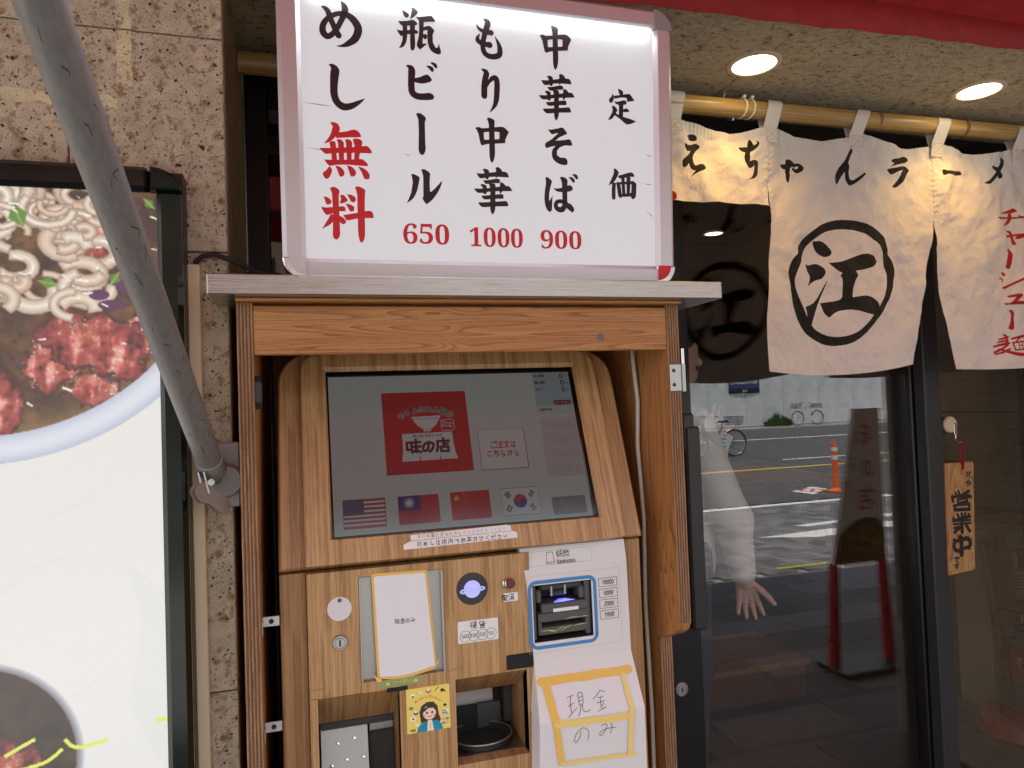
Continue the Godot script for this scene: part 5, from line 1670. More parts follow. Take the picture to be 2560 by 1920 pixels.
# ---------------------------------------------------------------- awning with its strut
func build_awning() -> void:
	var a := thing("red_awning", Vector3(1.2, 2.3, -1.2), "red fabric awning stretched over the shop front", "awning")
	var st := SurfaceTool.new()
	st.begin(Mesh.PRIMITIVE_TRIANGLES)
	st.set_smooth_group(0)
	var nx := 60
	var nz := 16
	var f := func(i: int, j: int) -> Vector3:
		var x := -1.7 + 6.4 * i / nx
		var g := j / float(nz)
		return Vector3(x, 2.283 + 0.270 * g - 0.020 * sin(PI * g) + 0.006 * sin(x * 7.0 + g * 3.0) * sin(PI * g), -1.255 + 1.76 * g)
	for i in nx:
		for j in nz:
			for q in [[0, 0], [0, 1], [1, 1], [0, 0], [1, 1], [1, 0]]:
				var p: Vector3 = f.call(i + q[0], j + q[1])
				st.set_uv(Vector2(p.x, p.z))
				st.add_vertex(p)
	st.generate_normals()
	part(a, "canopy", st.commit(), M.awning_red)
	for e in 2:
		st = SurfaceTool.new()
		st.begin(Mesh.PRIMITIVE_TRIANGLES)
		st.set_smooth_group(0)
		var g := func(i: int, j: int) -> Vector3:
			var x := -1.7 + 6.4 * i / 160.0
			var bottom := 2.195 + 0.020 * x + 0.002 * sin(x * 40.0) if e == 0 else 2.36 + 0.03 * absf(sin(x * 7.0))
			var top := 2.2905 if e == 0 else 2.552
			var y := lerpf(bottom, top, j / 4.0)
			return Vector3(x, y, (-1.207 + 0.010 * sin(PI * j / 4.0) + 0.002 * sin(x * 11.0)) if e == 0 else 0.508 + 0.012 * sin(x * 18.0) * (1.0 - j / 4.0))
		for i in 160:
			for j in 4:
				for q in [[0, 0], [1, 0], [1, 1], [0, 0], [1, 1], [0, 1]]:
					var p: Vector3 = g.call(i + q[0], j + q[1])
					st.set_uv(Vector2(p.x, p.y))
					st.add_vertex(p)
		st.generate_normals()
		part(a, "valance", st.commit(), M.awning_red)
	var mb := MB.new()
	mb.tube([Vector3(-1.7, 2.545, 0.49), Vector3(4.7, 2.545, 0.49)], 0.018, 12)
	part(a, "front_bar", mb, M.tube_grey)

	# strut from the wall plate up to the front bar
	var s := thing("awning_strut", Vector3(-0.13, 1.355, -1.23), "scratched grey tube strut rising from a wall bracket towards the awning", "strut")
	var p0 := Vector3(-0.1385, 1.373, -1.2)
	var dir := Vector3(-0.0472, 0.402, 0.586).normalized()
	var tube_l := 2.02
	mb = MB.new()
	mb.tube([p0, p0 + dir * 0.3, p0 + dir * 0.7, p0 + dir * 1.2, p0 + dir * tube_l], 0.0186, 28)
	part(s, "tube", mb, M.tube_grey)
	mb = MB.new()
	mb.tube([p0 - dir * 0.012, p0 + dir * 0.022], 0.0208, 28)
	var collar := part(s, "collar", mb, M.plate_grey)
	mb = MB.new()
	mb.tube([p0 - dir * 0.045, p0 - dir * 0.010], 0.0095, 16)
	part(s, "pivot", mb, M.zinc)
	mb = MB.new()
	mb.lathe([[0.028, 0.0], [0.028, 0.006], [0.024, 0.010], [0.0, 0.010]], 28, Vector3(-0.122, 1.345, -1.2415), Vector3.BACK)
	part(s, "boss", mb, M.plate_grey)
	mb = MB.new()
	mb.box(Vector3(-0.153, 1.302, -1.2498), Vector3(-0.1005, 1.407, -1.2415), 0.002)
	part(s, "wall_plate", mb, M.plate_grey)
	# clamp ears and the two wing plates hanging from them
	for k in 2:
		var off := -0.0045 + 0.008 * k
		mb = MB.new()
		mb.xf = Transform3D(Basis(Vector3.UP, 0.25), Vector3(-0.1490 + off, 1.350, -1.183))
		mb.xf.basis = mb.xf.basis * Basis(Vector3.BACK, 0.20) * Basis(Vector3.UP, -PI * 0.5)
		mb.prism(PackedVector2Array([Vector2(-0.010, 0.016), Vector2(0.010, 0.016), Vector2(0.010, -0.030), Vector2(-0.006, -0.030)]), -0.0012, 0.0012)
		part(collar, "ear", mb, M.zinc)
		mb = MB.new()
		mb.xf = Transform3D(Basis(Vector3.BACK, 0.42) * Basis(Vector3.UP, 0.30 + 0.15 * k), Vector3(-0.1490 + 0.007 * k, 1.331, -1.180 + 0.006 * k))
		mb.prism(smooth_ring(PackedVector2Array([Vector2(-0.014, 0.014), Vector2(0.000, 0.021), Vector2(0.010, 0.014), Vector2(0.013, 0.000), Vector2(0.022, -0.012), Vector2(0.024, -0.030), Vector2(0.012, -0.040), Vector2(0.002, -0.030), Vector2(-0.004, -0.014), Vector2(-0.014, -0.004)])), -0.0012, 0.0012)
		part(s, "wing_plate", mb, M.wing_brown)
	for q in [Vector3(-0.136, 1.350, -1.176), Vector3(-0.113, 1.323, -1.2405)]:
		mb = MB.new()
		mb.lathe([[0.0055, 0.0], [0.0055, 0.005], [0.0, 0.006]], 6, q, Vector3.BACK, false)
		part(s, "bolt", mb, M.zinc)


# ---------------------------------------------------------------- downlights, hanging tag and its hook
func build_small_things() -> void:
	var spots := [[1.063, "left"], [1.763, "right"]]
	for k in 2:
		var x: float = spots[k][0]
		var z := -1.440
		var d := thing("downlight", Vector3(x, 2.25, z), ["lit round downlight in the soffit nearest the price sign", "lit round downlight in the soffit further along the bamboo pole"][k], "lamp", "downlights in the soffit")
		var mb := MB.new()
		mb.lathe([[0.0635, 2.2500], [0.0640, 2.2480], [0.0600, 2.2455], [0.0520, 2.2450], [0.0500, 2.2490]], 40, Vector3(x, 0, z))
		part(d, "rim", mb, M.lamp_rim)
		mb = MB.new()
		mb.lathe([[0.0, 2.2470], [0.0505, 2.2470]], 36, Vector3(x, 0, z))
		part(d, "lamp_glass", mb, M.lamp_face)
		var l := SpotLight3D.new()
		l.name = "lamp_light"
		l.spot_angle = 64.0
		l.spot_angle_attenuation = 0.8
		l.spot_range = 6.0
		l.spot_attenuation = 2.0
		l.light_energy = 0.070
		l.light_size = 0.045
		l.light_color = Color(1.0, 0.76, 0.34)
		l.shadow_enabled = true
		d.add_child(l)
		l.position = Vector3(0, -0.012, 0)
		l.rotation = Vector3(-PI * 0.5, 0, 0)

	var h := thing("suction_hook", Vector3(1.975, 1.33, -1.79), "cream suction cup hook stuck on the right glass door", "hook")
	var c := Vector3(1.980, 1.3360, -1.7968)
	var mb := MB.new()
	mb.lathe([[0.028, 0.0], [0.0275, 0.004], [0.020, 0.009], [0.0, 0.010]], 28, c, Vector3.BACK)
	part(h, "cup", mb, M.dark_plastic)
	mb = MB.new()
	mb.lathe([[0.026, 0.010], [0.0265, 0.014], [0.023, 0.019], [0.0, 0.021]], 28, c + Vector3(0.004, 0.002, 0), Vector3.BACK)
	part(h, "cap", mb, M.cream_plastic)
	mb = MB.new()
	mb.box(c + Vector3(0.008, -0.030, 0.018), c + Vector3(0.022, 0.006, 0.024), 0.002)
	mb.tube([c + Vector3(0.015, -0.028, 0.021), c + Vector3(0.013, -0.042, 0.022), c + Vector3(0.012, -0.052, 0.026), c + Vector3(0.016, -0.056, 0.034), c + Vector3(0.020, -0.052, 0.040)], 0.0028, 10)
	part(h, "metal_hook", mb, M.chrome)

	var t := thing("open_tag", Vector3(2.0, 1.04, -1.772), "wooden tag with black lettering hanging from the suction hook", "sign")
	mb = MB.new()
	mb.uo = Vector2(0.1, 0.3)
	mb.prism(PackedVector2Array([Vector2(1.9340, 0.8685), Vector2(1.9375, 0.8660), Vector2(2.0395, 0.8735), Vector2(2.0430, 0.8770), Vector2(2.0600, 1.2130), Vector2(2.0575, 1.2160), Vector2(1.9450, 1.2170), Vector2(1.9420, 1.2140)]), -1.7955, -1.7725, 0.0015)
	part(t, "board", mb, M.tag_wood)
	mb = MB.new()
	var plane := func(x: float, y: float, o: float) -> Vector3: return Vector3(x + 2.0, y + 1.04, -1.7725 + o)
	lay_glyph(mb, read_glyph(TAG_STROKES), plane, 0.0004)
	part(t, "lettering", mb, M.ink)
	mb = MB.new()
	mb.lathe([[0.0062, 0.0], [0.005, 0.0008], [0.0, 0.0010]], 16, Vector3(2.0140, 1.1985, -1.7724), Vector3.BACK)
	part(t, "hole", mb, M.cord_red)
	for k in 2:
		mb = MB.new()
		var sx := -1.0 if k == 0 else 1.0
		mb.tube([Vector3(1.9975, 1.2835, -1.7610), Vector3(2.0045 + sx * 0.006, 1.270, -1.7640), Vector3(2.007 + sx * 0.009, 1.240, -1.7680), Vector3(2.011 + sx * 0.004, 1.215, -1.7690), Vector3(2.0135, 1.1985, -1.7700)], 0.0024, 8)
		part(t, "cord", mb, M.cord_red)

# ---------------------------------------------------------------- person standing just inside the left door, seen through the glass
func blob(bones: Array, cell: float, k: float) -> Array:
	# surface nets over tapered capsules joined by a smooth minimum: [a, b, radius a, radius b]
	var lo := Vector3(1e9, 1e9, 1e9)
	var hi := -lo
	for b in bones:
		for e in 2:
			var r: float = b[2 + e] + cell * 2.5
			lo = lo.min((b[e] as Vector3) - Vector3.ONE * r)
			hi = hi.max((b[e] as Vector3) + Vector3.ONE * r)
	var n := Vector3i(((hi - lo) / cell).ceil()) + Vector3i.ONE
	var field := PackedFloat32Array()
	field.resize(n.x * n.y * n.z)
	field.fill(1.0)
	for b in bones:
		var a: Vector3 = b[0]
		var ab: Vector3 = b[1] - a
		var len2 := maxf(ab.length_squared(), 1e-9)
		var rm := maxf(b[2], b[3]) + cell * 3.0 + k
		var l := Vector3i((((a.min(b[1]) - Vector3.ONE * rm) - lo) / cell).floor()).clamp(Vector3i.ZERO, n - Vector3i.ONE)
		var h := Vector3i((((a.max(b[1]) + Vector3.ONE * rm) - lo) / cell).ceil()).clamp(Vector3i.ZERO, n - Vector3i.ONE)
		for z in range(l.z, h.z + 1):
			for y in range(l.y, h.y + 1):
				var row := (z * n.y + y) * n.x
				for x in range(l.x, h.x + 1):
					var p := lo + Vector3(x, y, z) * cell - a
					var t := clampf(p.dot(ab) / len2, 0.0, 1.0)
					var d := (p - ab * t).length() - lerpf(b[2], b[3], t)
					var f := field[row + x]
					var hh := maxf(k - absf(f - d), 0.0) / k
					field[row + x] = minf(f, d) - hh * hh * k * 0.25
	var verts := PackedVector3Array()
	var at := {}
	var step := [1, n.x, n.x * n.y]
	for z in n.z - 1:
		for y in n.y - 1:
			for x in n.x - 1:
				var i := (z * n.y + y) * n.x + x
				var s0 := field[i] < 0.0
				var mixed := false
				for c in range(1, 8):
					if (field[i + (c & 1) + (c >> 1 & 1) * step[1] + (c >> 2 & 1) * step[2]] < 0.0) != s0:
						mixed = true
						break
				if not mixed:
					continue
				var sum := Vector3.ZERO
				var m := 0
				for c in 8:
					for ax in 3:
						if c >> ax & 1:
							continue
						var c2 := c | (1 << ax)
						var f0 := field[i + (c & 1) + (c >> 1 & 1) * step[1] + (c >> 2 & 1) * step[2]]
						var f1 := field[i + (c2 & 1) + (c2 >> 1 & 1) * step[1] + (c2 >> 2 & 1) * step[2]]
						if (f0 < 0.0) != (f1 < 0.0):
							var t := f0 / (f0 - f1)
							var p := Vector3(c & 1, c >> 1 & 1, c >> 2 & 1)
							p[ax] = t
							sum += p
							m += 1
				at[i] = verts.size()
				verts.append(lo + (Vector3(x, y, z) + sum / m) * cell)
	var idx := PackedInt32Array()
	for i in at:
		var x: int = i % n.x
		var y: int = i / n.x % n.y
		var z: int = i / step[2]
		for ax in 3:
			var u: int = step[(ax + 1) % 3]
			var w: int = step[(ax + 2) % 3]
			if [x, y, z][(ax + 1) % 3] == 0 or [x, y, z][(ax + 2) % 3] == 0:
				continue
			var f0 := field[i] < 0.0
			var f1: bool = field[i + step[ax]] < 0.0
			if f0 == f1 or not (at.has(i - u) and at.has(i - w) and at.has(i - u - w)):
				continue
			var q := [at[i], at[i - u], at[i - u - w], at[i - w]]
			if f0:
				idx.append_array([q[0], q[2], q[1], q[0], q[3], q[2]])
			else:
				idx.append_array([q[0], q[1], q[2], q[0], q[2], q[3]])
	return [verts, idx]


func skin_mesh(pieces: Array) -> ArrayMesh:
	var st := SurfaceTool.new()
	st.begin(Mesh.PRIMITIVE_TRIANGLES)
	st.set_smooth_group(0)
	var base := 0
	for p in pieces:
		for v in p[0]:
			st.add_vertex(v)
		for i in p[1]:
			st.add_index(base + i)
		base += p[0].size()
	st.generate_normals()
	return st.commit()


func hand_bones(wrist: Vector3, up: Vector3, palm: Vector3, curls: Array, side: float) -> Array:
	# up: along the fingers; palm: out of the palm; curls: bend of thumb, index .. little finger; side: +1 thumb towards up x palm
	var across := up.cross(palm).normalized() * side
	var out := [[wrist - up * 0.02, wrist + up * 0.02, 0.024, 0.026]]
	for f in 4:
		var o := across * (0.030 - 0.020 * f)
		out.append([wrist + up * 0.02 + o * 0.6, wrist + up * 0.085 + o, 0.016, 0.011])
		var l: float = [0.070, 0.078, 0.072, 0.056][f]
		var p := wrist + up * 0.088 + o
		var dir := (up + across * (0.16 - 0.12 * f) * 1.3).normalized()
		for s in 3:
			var bend: float = curls[f + 1] * [0.5, 1.0, 0.9][s]
			dir = dir.rotated(up.cross(palm).normalized(), bend).normalized()
			var seg: float = l * [0.44, 0.31, 0.25][s]
			out.append([p, p + dir * seg, 0.0098 - 0.0011 * s, 0.0090 - 0.0011 * s])
			p += dir * seg
	var tp := wrist + up * 0.028 + across * 0.026
	var td := (up * 0.7 + across * 0.75 + palm * 0.25).normalized()
	for s in 3:
		td = (td + (palm * 0.5 - across * 0.35) * curls[0] * 0.6).normalized()
		var seg2: float = [0.040, 0.034, 0.026][s]
		out.append([tp, tp + td * seg2, 0.0125 - 0.0012 * s, 0.0110 - 0.0012 * s])
		tp += td * seg2
	return out


func build_person() -> void:
	# drawn about (1.50, -0.90), stands at (1.32, -2.40)
	var shift := Vector3(-0.18, 0, -1.50)
	var o := Vector3(1.50, 0, -0.90) + shift
	var p := thing("person", o, "person in off-white knit behind the left glass door raising two fingers", "person")
	var W := Vector3(1.688, 1.262, -0.95)
	var E := Vector3(1.665, 1.045, -0.975)
	var W2 := Vector3(1.700, 0.795, -0.76)
	var E2 := Vector3(1.625, 1.02, -0.70)
	var S := Vector3(1.505, 1.355, -1.055)
	var S2 := Vector3(1.505, 1.355, -0.735)
	var hip := Vector3(1.49, 0.90, -0.90)
	var body := [[hip, Vector3(1.50, 1.10, -0.90), 0.135, 0.125], [Vector3(1.50, 1.10, -0.90), Vector3(1.505, 1.30, -0.90), 0.125, 0.14], [Vector3(1.505, 1.335, -1.0), Vector3(1.505, 1.335, -0.80), 0.075, 0.075], [Vector3(1.51, 1.36, -0.90), Vector3(1.525, 1.50, -0.90), 0.058, 0.050],
		[S, E, 0.052, 0.040], [E, W, 0.040, 0.026], [S2, E2, 0.052, 0.040], [E2, W2, 0.040, 0.026]]
	for s in [-1, 1]:
		body.append([hip + Vector3(0, -0.02, 0.085 * s), Vector3(1.50, 0.48, -0.90 + 0.09 * s), 0.088, 0.056])
		body.append([Vector3(1.50, 0.48, -0.90 + 0.09 * s), Vector3(1.475, 0.09, -0.90 + 0.09 * s), 0.056, 0.036])
		body.append([Vector3(1.465, 0.045, -0.90 + 0.09 * s), Vector3(1.64, 0.035, -0.90 + 0.10 * s), 0.040, 0.032])
	var head := [[Vector3(1.535, 1.615, -0.90), Vector3(1.535, 1.645, -0.90), 0.088, 0.090], [Vector3(1.565, 1.565, -0.90), Vector3(1.590, 1.540, -0.90), 0.058, 0.036], [Vector3(1.615, 1.618, -0.90), Vector3(1.640, 1.588, -0.90), 0.011, 0.015], [Vector3(1.605, 1.552, -0.90), Vector3(1.622, 1.552, -0.90), 0.014, 0.010], [Vector3(1.602, 1.535, -0.90), Vector3(1.617, 1.537, -0.90), 0.012, 0.010], [Vector3(1.53, 1.60, -0.99), Vector3(1.53, 1.625, -0.992), 0.014, 0.018], [Vector3(1.53, 1.60, -0.81), Vector3(1.53, 1.625, -0.808), 0.014, 0.018], [Vector3(1.53, 1.48, -0.90), Vector3(1.535, 1.56, -0.90), 0.050, 0.060]]
	var v_sign := hand_bones(W, (W - E).normalized(), Vector3(0.25, 0.0, 1.0).normalized(), [1.0, 0.02, 0.04, 1.25, 1.3], 1.0)
	var down := hand_bones(W2, (W2 - E2).normalized(), Vector3(-0.5, -0.1, 0.9).normalized(), [0.5, 0.35, 0.4, 0.42, 0.45], -1.0)
	shifted(shift, p, "body", skin_mesh([blob(body, 0.016, 0.03), blob(head, 0.007, 0.012), blob(v_sign, 0.004, 0.005), blob(down, 0.004, 0.005)]), M.skin)
	# eyes
	var mb := MB.new()
	for s in [-1, 1]:
		mb.lathe([[0.0, -0.011], [0.008, -0.008], [0.011, 0.0], [0.008, 0.008], [0.0, 0.011]], 14, Vector3(1.607, 1.618, -0.90 + 0.032 * s), Vector3.RIGHT)
	shifted(shift, p, "eyes", mb, M.hair)
	var cover := [[hip + Vector3(0, -0.04, 0), Vector3(1.50, 1.10, -0.90), 0.160, 0.150], [Vector3(1.50, 1.10, -0.90), Vector3(1.505, 1.30, -0.90), 0.150, 0.158], [Vector3(1.505, 1.335, -1.02), Vector3(1.505, 1.335, -0.78), 0.090, 0.090], [Vector3(1.51, 1.36, -0.90), Vector3(1.515, 1.415, -0.90), 0.075, 0.066],
		[S, S.lerp(E, 0.96), 0.072, 0.064], [S2, E2, 0.072, 0.066], [E2, E2.lerp(W2, 0.90), 0.066, 0.048]]
	shifted(shift, p, "sweater", skin_mesh([blob(cover, 0.012, 0.03)]), M.knit)
	var legs := [[hip + Vector3(0, 0.0, 0), hip + Vector3(0, -0.06, 0), 0.148, 0.150]]
	for s in [-1, 1]:
		legs.append([hip + Vector3(0, -0.02, 0.085 * s), Vector3(1.50, 0.48, -0.90 + 0.09 * s), 0.100, 0.072])
		legs.append([Vector3(1.50, 0.48, -0.90 + 0.09 * s), Vector3(1.478, 0.11, -0.90 + 0.09 * s), 0.072, 0.058])
	shifted(shift, p, "trousers", skin_mesh([blob(legs, 0.016, 0.03)]), M.trousers)
	shifted(shift, p, "hair", skin_mesh([blob([[Vector3(1.515, 1.655, -0.90), Vector3(1.52, 1.665, -0.90), 0.098, 0.098], [Vector3(1.495, 1.63, -0.90), Vector3(1.47, 1.50, -0.90), 0.088, 0.055], [Vector3(1.585, 1.685, -0.92), Vector3(1.60, 1.665, -0.86), 0.03, 0.022]], 0.009, 0.02)]), M.hair)
	for s in [-1, 1]:
		shifted(shift, p, "shoe", skin_mesh([blob([[Vector3(1.465, 0.048, -0.90 + 0.09 * s), Vector3(1.645, 0.042, -0.90 + 0.10 * s), 0.048, 0.042]], 0.012, 0.01)]), M.black_satin)
	# paper tickets between thumb and folded fingers
	for k in 2:
		var t := thing("paper_ticket", Vector3(1.54, 1.30, -2.40), ["upper white meal ticket held in the raised hand", "lower white meal ticket tucked behind the other ticket"][k], "ticket", "meal tickets in the raised hand")
		var m2 := MB.new()
		m2.xf = Transform3D(Basis(Vector3.BACK, -0.5 + 0.35 * k), Vector3(1.735 - 0.012 * k, 1.285 - 0.01 * k, -0.894 + 0.0016 * k))
		m2.box(Vector3(-0.028, -0.045, -0.0003), Vector3(0.028, 0.030, 0.0003))
		shifted(shift, t, "paper", m2, M.white_paper)
		m2 = MB.new()
		m2.xf = Transform3D(Basis(Vector3.BACK, -0.5 + 0.35 * k), Vector3(1.735 - 0.012 * k, 1.285 - 0.01 * k, -0.894 + 0.0016 * k))
		for i in 4:
			m2.box(Vector3(-0.018, 0.015 - i * 0.014, 0.00035), Vector3(0.016 - 0.006 * (i % 2), 0.020 - i * 0.014, 0.0006))
		shifted(shift, t, "print", m2, M.grey_ink)


func shifted(by: Vector3, parent: Node3D, called: String, shape, m: Material) -> void:
	var o := part(parent, called, shape, m)
	o.position += by

func make_materials() -> void:
	# tuff stone: pale grain, rusty blots, dark pits
	var W := 1024
	var big := grey(11, 0.006, W, W, 4)
	var mid := grey(12, 0.02, W, W, 4)
	var fine := grey(13, 0.16, W, W, 3)
	var rust := grey(14, 0.022, W, W, 3)
	var pit := grey(15, 0.03, W, W, 2, FastNoiseLite.TYPE_SIMPLEX)
	var pit2 := grey(17, 0.011, W, W, 3)
	var fleck := grey(16, 0.075, W, W, 2)
	var rgb := PackedByteArray()
	rgb.resize(W * W * 3)
	var hgt := PackedByteArray()
	hgt.resize(W * W)
	for i in W * W:
		var f := fine[i] / 255.0
		var b := big[i] / 255.0
		var m := mid[i] / 255.0
		var k := 0.80 + 0.42 * (f - 0.5) + 0.26 * (m - 0.5) + 0.2 * (b - 0.5)
		var r := 0.60 * k
		var g := 0.535 * k
		var bl := 0.395 * k
		var h := 0.72 + 0.2 * (f - 0.5)
		var s := clampf((rust[i] / 255.0 - 0.60) * 4.0, 0.0, 1.0) * (0.55 + 0.45 * f)
		r = lerpf(r, 0.21, s)
		g = lerpf(g, 0.115, s)
		bl = lerpf(bl, 0.045, s)
		var q := clampf((fleck[i] / 255.0 - 0.735) * 14.0, 0.0, 1.0)
		r = lerpf(r, 0.16, q * 0.8)
		g = lerpf(g, 0.11, q * 0.8)
		bl = lerpf(bl, 0.065, q * 0.8)
		var d := maxf(clampf((pit[i] / 255.0 - 0.885) * 18.0, 0.0, 1.0), clampf((pit2[i] / 255.0 - 0.87) * 22.0, 0.0, 1.0))
		r = lerpf(r, 0.05, d)
		g = lerpf(g, 0.028, d)
		bl = lerpf(bl, 0.014, d)
		h -= 0.25 * q + 0.55 * d + 0.1 * s
		rgb[i * 3] = int(255.0 * pow(r, 0.4545))
		rgb[i * 3 + 1] = int(255.0 * pow(g, 0.4545))
		rgb[i * 3 + 2] = int(255.0 * pow(bl, 0.4545))
		hgt[i] = int(clampf(h, 0, 1) * 255.0)
	var stone_c := tex(W, W, rgb)
	var stone_h := tex(W, W, hgt, Image.FORMAT_L8)
	skin(mat("stone", Color.WHITE, 0.9), stone_c, 0.62, 0.62, stone_h, 0.5)
	skin(mat("stone_soffit", lin(1.0, 0.98, 0.9), 0.9), stone_c, 0.75, 0.45, stone_h, 0.5)
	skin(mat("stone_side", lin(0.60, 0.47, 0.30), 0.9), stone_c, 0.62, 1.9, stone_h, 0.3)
	skin(mat("pale_paint", lin(1.25, 1.32, 1.16), 0.9), stone_c, 0.62, 0.62, stone_h, 0.5)

	# oak laminate: fine straight grain along v
	W = 512
	var g0 := grey(21, 0.045, W, W, 4, FastNoiseLite.TYPE_SIMPLEX_SMOOTH, W, 12)
	var g1 := grey(22, 0.20, W, W, 2, FastNoiseLite.TYPE_SIMPLEX_SMOOTH, W, 40)
	var g2 := grey(23, 0.012, W, W, 3, FastNoiseLite.TYPE_SIMPLEX_SMOOTH, W, 64)
	var mix := PackedByteArray()
	mix.resize(W * W)
	for i in W * W:
		mix[i] = clampi(int(g0[i] * 0.45 + g1[i] * 0.38 + g2[i] * 0.22), 0, 255)
	var oak := ramp_tex(W, W, mix, [[0.0, Color(0.20, 0.090, 0.032)], [0.36, Color(0.30, 0.152, 0.060)], [0.52, Color(0.40, 0.215, 0.092)], [0.75, Color(0.47, 0.27, 0.125)], [1.0, Color(0.54, 0.33, 0.17)]])
	skin(mat("oak", lin(1.18, 1.24, 1.18), 0.42), oak, 0.17, 0.45)
	skin(mat("oak_edge", lin(0.92, 0.90, 0.80), 0.42), oak, 0.17, 0.45)

	# softwood plywood face: broad cathedral grain along v
	var PW := 512
	var PH := 1024
	var lo := grey(31, 0.010, PW, PH, 2, FastNoiseLite.TYPE_SIMPLEX_SMOOTH, PW, 96)
	var lo2 := grey(32, 0.03, PW, PH, 2, FastNoiseLite.TYPE_SIMPLEX_SMOOTH, PW, 60)
	var st := grey(33, 0.22, PW, PH, 2, FastNoiseLite.TYPE_SIMPLEX_SMOOTH, PW, 24)
	var fl := grey(34, 0.3, PW, PH, 1, FastNoiseLite.TYPE_SIMPLEX_SMOOTH, PW, 90)
	mix.resize(PW * PH)
	for i in PW * PH:
		var ph := lo[i] / 255.0 * 8.5 + lo2[i] / 255.0 * 0.7 + (i % PW) / float(PW) * 6.0
		var fr: float = ph - floorf(ph)
		var late := pow(fr, 3.0) * (1.0 - smoothstep(0.93, 1.0, fr))
		var val := 0.66 - 0.42 * late + 0.20 * (st[i] / 255.0 - 0.5) + 0.14 * (lo2[i] / 255.0 - 0.5) - (0.25 if fl[i] > 222 else 0.0)
		mix[i] = clampi(int(val * 255.0), 0, 255)
	var cedar := ramp_tex(PW, PH, mix, [[0.0, Color(0.09, 0.030, 0.009)], [0.3, Color(0.23, 0.085, 0.026)], [0.55, Color(0.36, 0.160, 0.055)], [0.75, Color(0.45, 0.225, 0.088)], [1.0, Color(0.55, 0.32, 0.15)]])
	skin(mat("cedar", lin(1.18, 1.14, 0.98), 0.55), cedar, 0.30, 0.95)
	skin(mat("board_wood", lin(1.0, 1.08, 1.1), 0.5), cedar, 0.26, 0.8)
	skin(mat("tag_wood", lin(1.25, 1.5, 1.7), 0.5), cedar, 0.5, 0.9)

	# plywood edge: glued layers side by side
	var EW := 64
	var EH := 512
	var en := grey(41, 0.08, EW, EH, 3, FastNoiseLite.TYPE_SIMPLEX_SMOOTH, EW, 40)
	var ef := grey(42, 0.2, EW, EH, 2)
	var eb := PackedByteArray()
	eb.resize(EW * EH * 3)
	for i in EW * EH:
		var ly := (i % EW) / 64.0 * 9.0 + (en[i] / 255.0 - 0.5) * 0.35
		var dark: bool = int(ly) % 2 == 1
		var edge := absf(ly - round(ly)) < 0.09
		var kk := 0.72 + 0.55 * (ef[i] / 255.0 - 0.5) + 0.5 * (en[i] / 255.0 - 0.5)
		var c := (Color(0.20, 0.095, 0.042) if dark else Color(0.46, 0.245, 0.115)) * kk
		if edge:
			c = c * 0.45
		c = Color(clampf(c.r, 0, 1), clampf(c.g, 0, 1), clampf(c.b, 0, 1)).linear_to_srgb()
		eb[i * 3] = c.r8
		eb[i * 3 + 1] = c.g8
		eb[i * 3 + 2] = c.b8
	skin(mat("ply_edge", Color.WHITE, 0.75), tex(EW, EH, eb), 0.0235, 0.3)

	# brushed steel and aluminium
	var br := grey(51, 0.25, 512, 512, 2, FastNoiseLite.TYPE_SIMPLEX_SMOOTH, 10, 512)
	var brush := tex(512, 512, br, Image.FORMAT_L8)
	var steel := mat("steel", lin(0.50, 0.475, 0.455), 0.62, 1.0)
	steel.roughness_texture = brush
	steel.roughness_texture_channel = BaseMaterial3D.TEXTURE_CHANNEL_RED
	steel.uv1_scale = Vector3(2.2, 9.0, 1.0)
	mat("frame_silver", lin(0.62, 0.60, 0.62), 0.42, 0.7)
	mat("chrome", lin(0.72, 0.72, 0.73), 0.14, 1.0)
	mat("zinc", lin(0.50, 0.50, 0.49), 0.38, 0.9)
	var inox := mat("inox_plate", lin(0.42, 0.42, 0.41), 0.36, 1.0)
	# worn galvanised tube
	var wn := grey(55, 0.03, 512, 512, 4)
	var wf := grey(56, 0.12, 512, 512, 2)
	for i in 512 * 512:
		wn[i] = clampi(int(wn[i] * 0.22 + wf[i] * 0.10 + 118 - (70 if wf[i] > 226 else 0)), 0, 255)
	var tube_c := ramp_tex(512, 512, wn, [[0.0, Color(0.055, 0.05, 0.046)], [0.35, Color(0.155, 0.148, 0.14)], [0.7, Color(0.25, 0.235, 0.225)], [1.0, Color(0.35, 0.34, 0.33)]])
	var ti := tube_c.get_image()
	var tr := RandomNumberGenerator.new()
	tr.seed = 77
	for k in 46:
		var a := Vector2(tr.randf() * 500.0, tr.randf() * 500.0)
		var w := smooth_line(PackedVector2Array([a, a + Vector2(tr.randf_range(-14, 14), tr.randf_range(4, 16)), a + Vector2(tr.randf_range(-26, 26), tr.randf_range(8, 30))]), PackedFloat32Array([1, 1, 1]), 3)
		paint_line(ti, w[0], tr.randf_range(1.0, 3.6), Color8(46, 44, 42) if k % 3 > 0 else Color8(150, 148, 146))
	skin(mat("tube_grey", Color.WHITE, 0.45, 0.35), ImageTexture.create_from_image(ti), 0.2, 0.35)
	mat("plate_grey", lin(0.30, 0.30, 0.30), 0.5, 0.3)
	mat("wing_brown", lin(0.17, 0.125, 0.10), 0.4, 0.6)

	# plastics, paint, paper
	mat("black_gloss", lin(0.004, 0.004, 0.004), 0.12)
	mat("black_satin", lin(0.012, 0.012, 0.013), 0.4)
	mat("door_black", lin(0.010, 0.010, 0.011), 0.35)
	mat("door_grey", lin(0.030, 0.031, 0.036), 0.42)
	mat("dark_plastic", lin(0.035, 0.035, 0.033), 0.45)
	mat("grey_plastic", lin(0.085, 0.085, 0.08), 0.5)
	mat("pale_plastic", lin(0.72, 0.68, 0.68), 0.35)
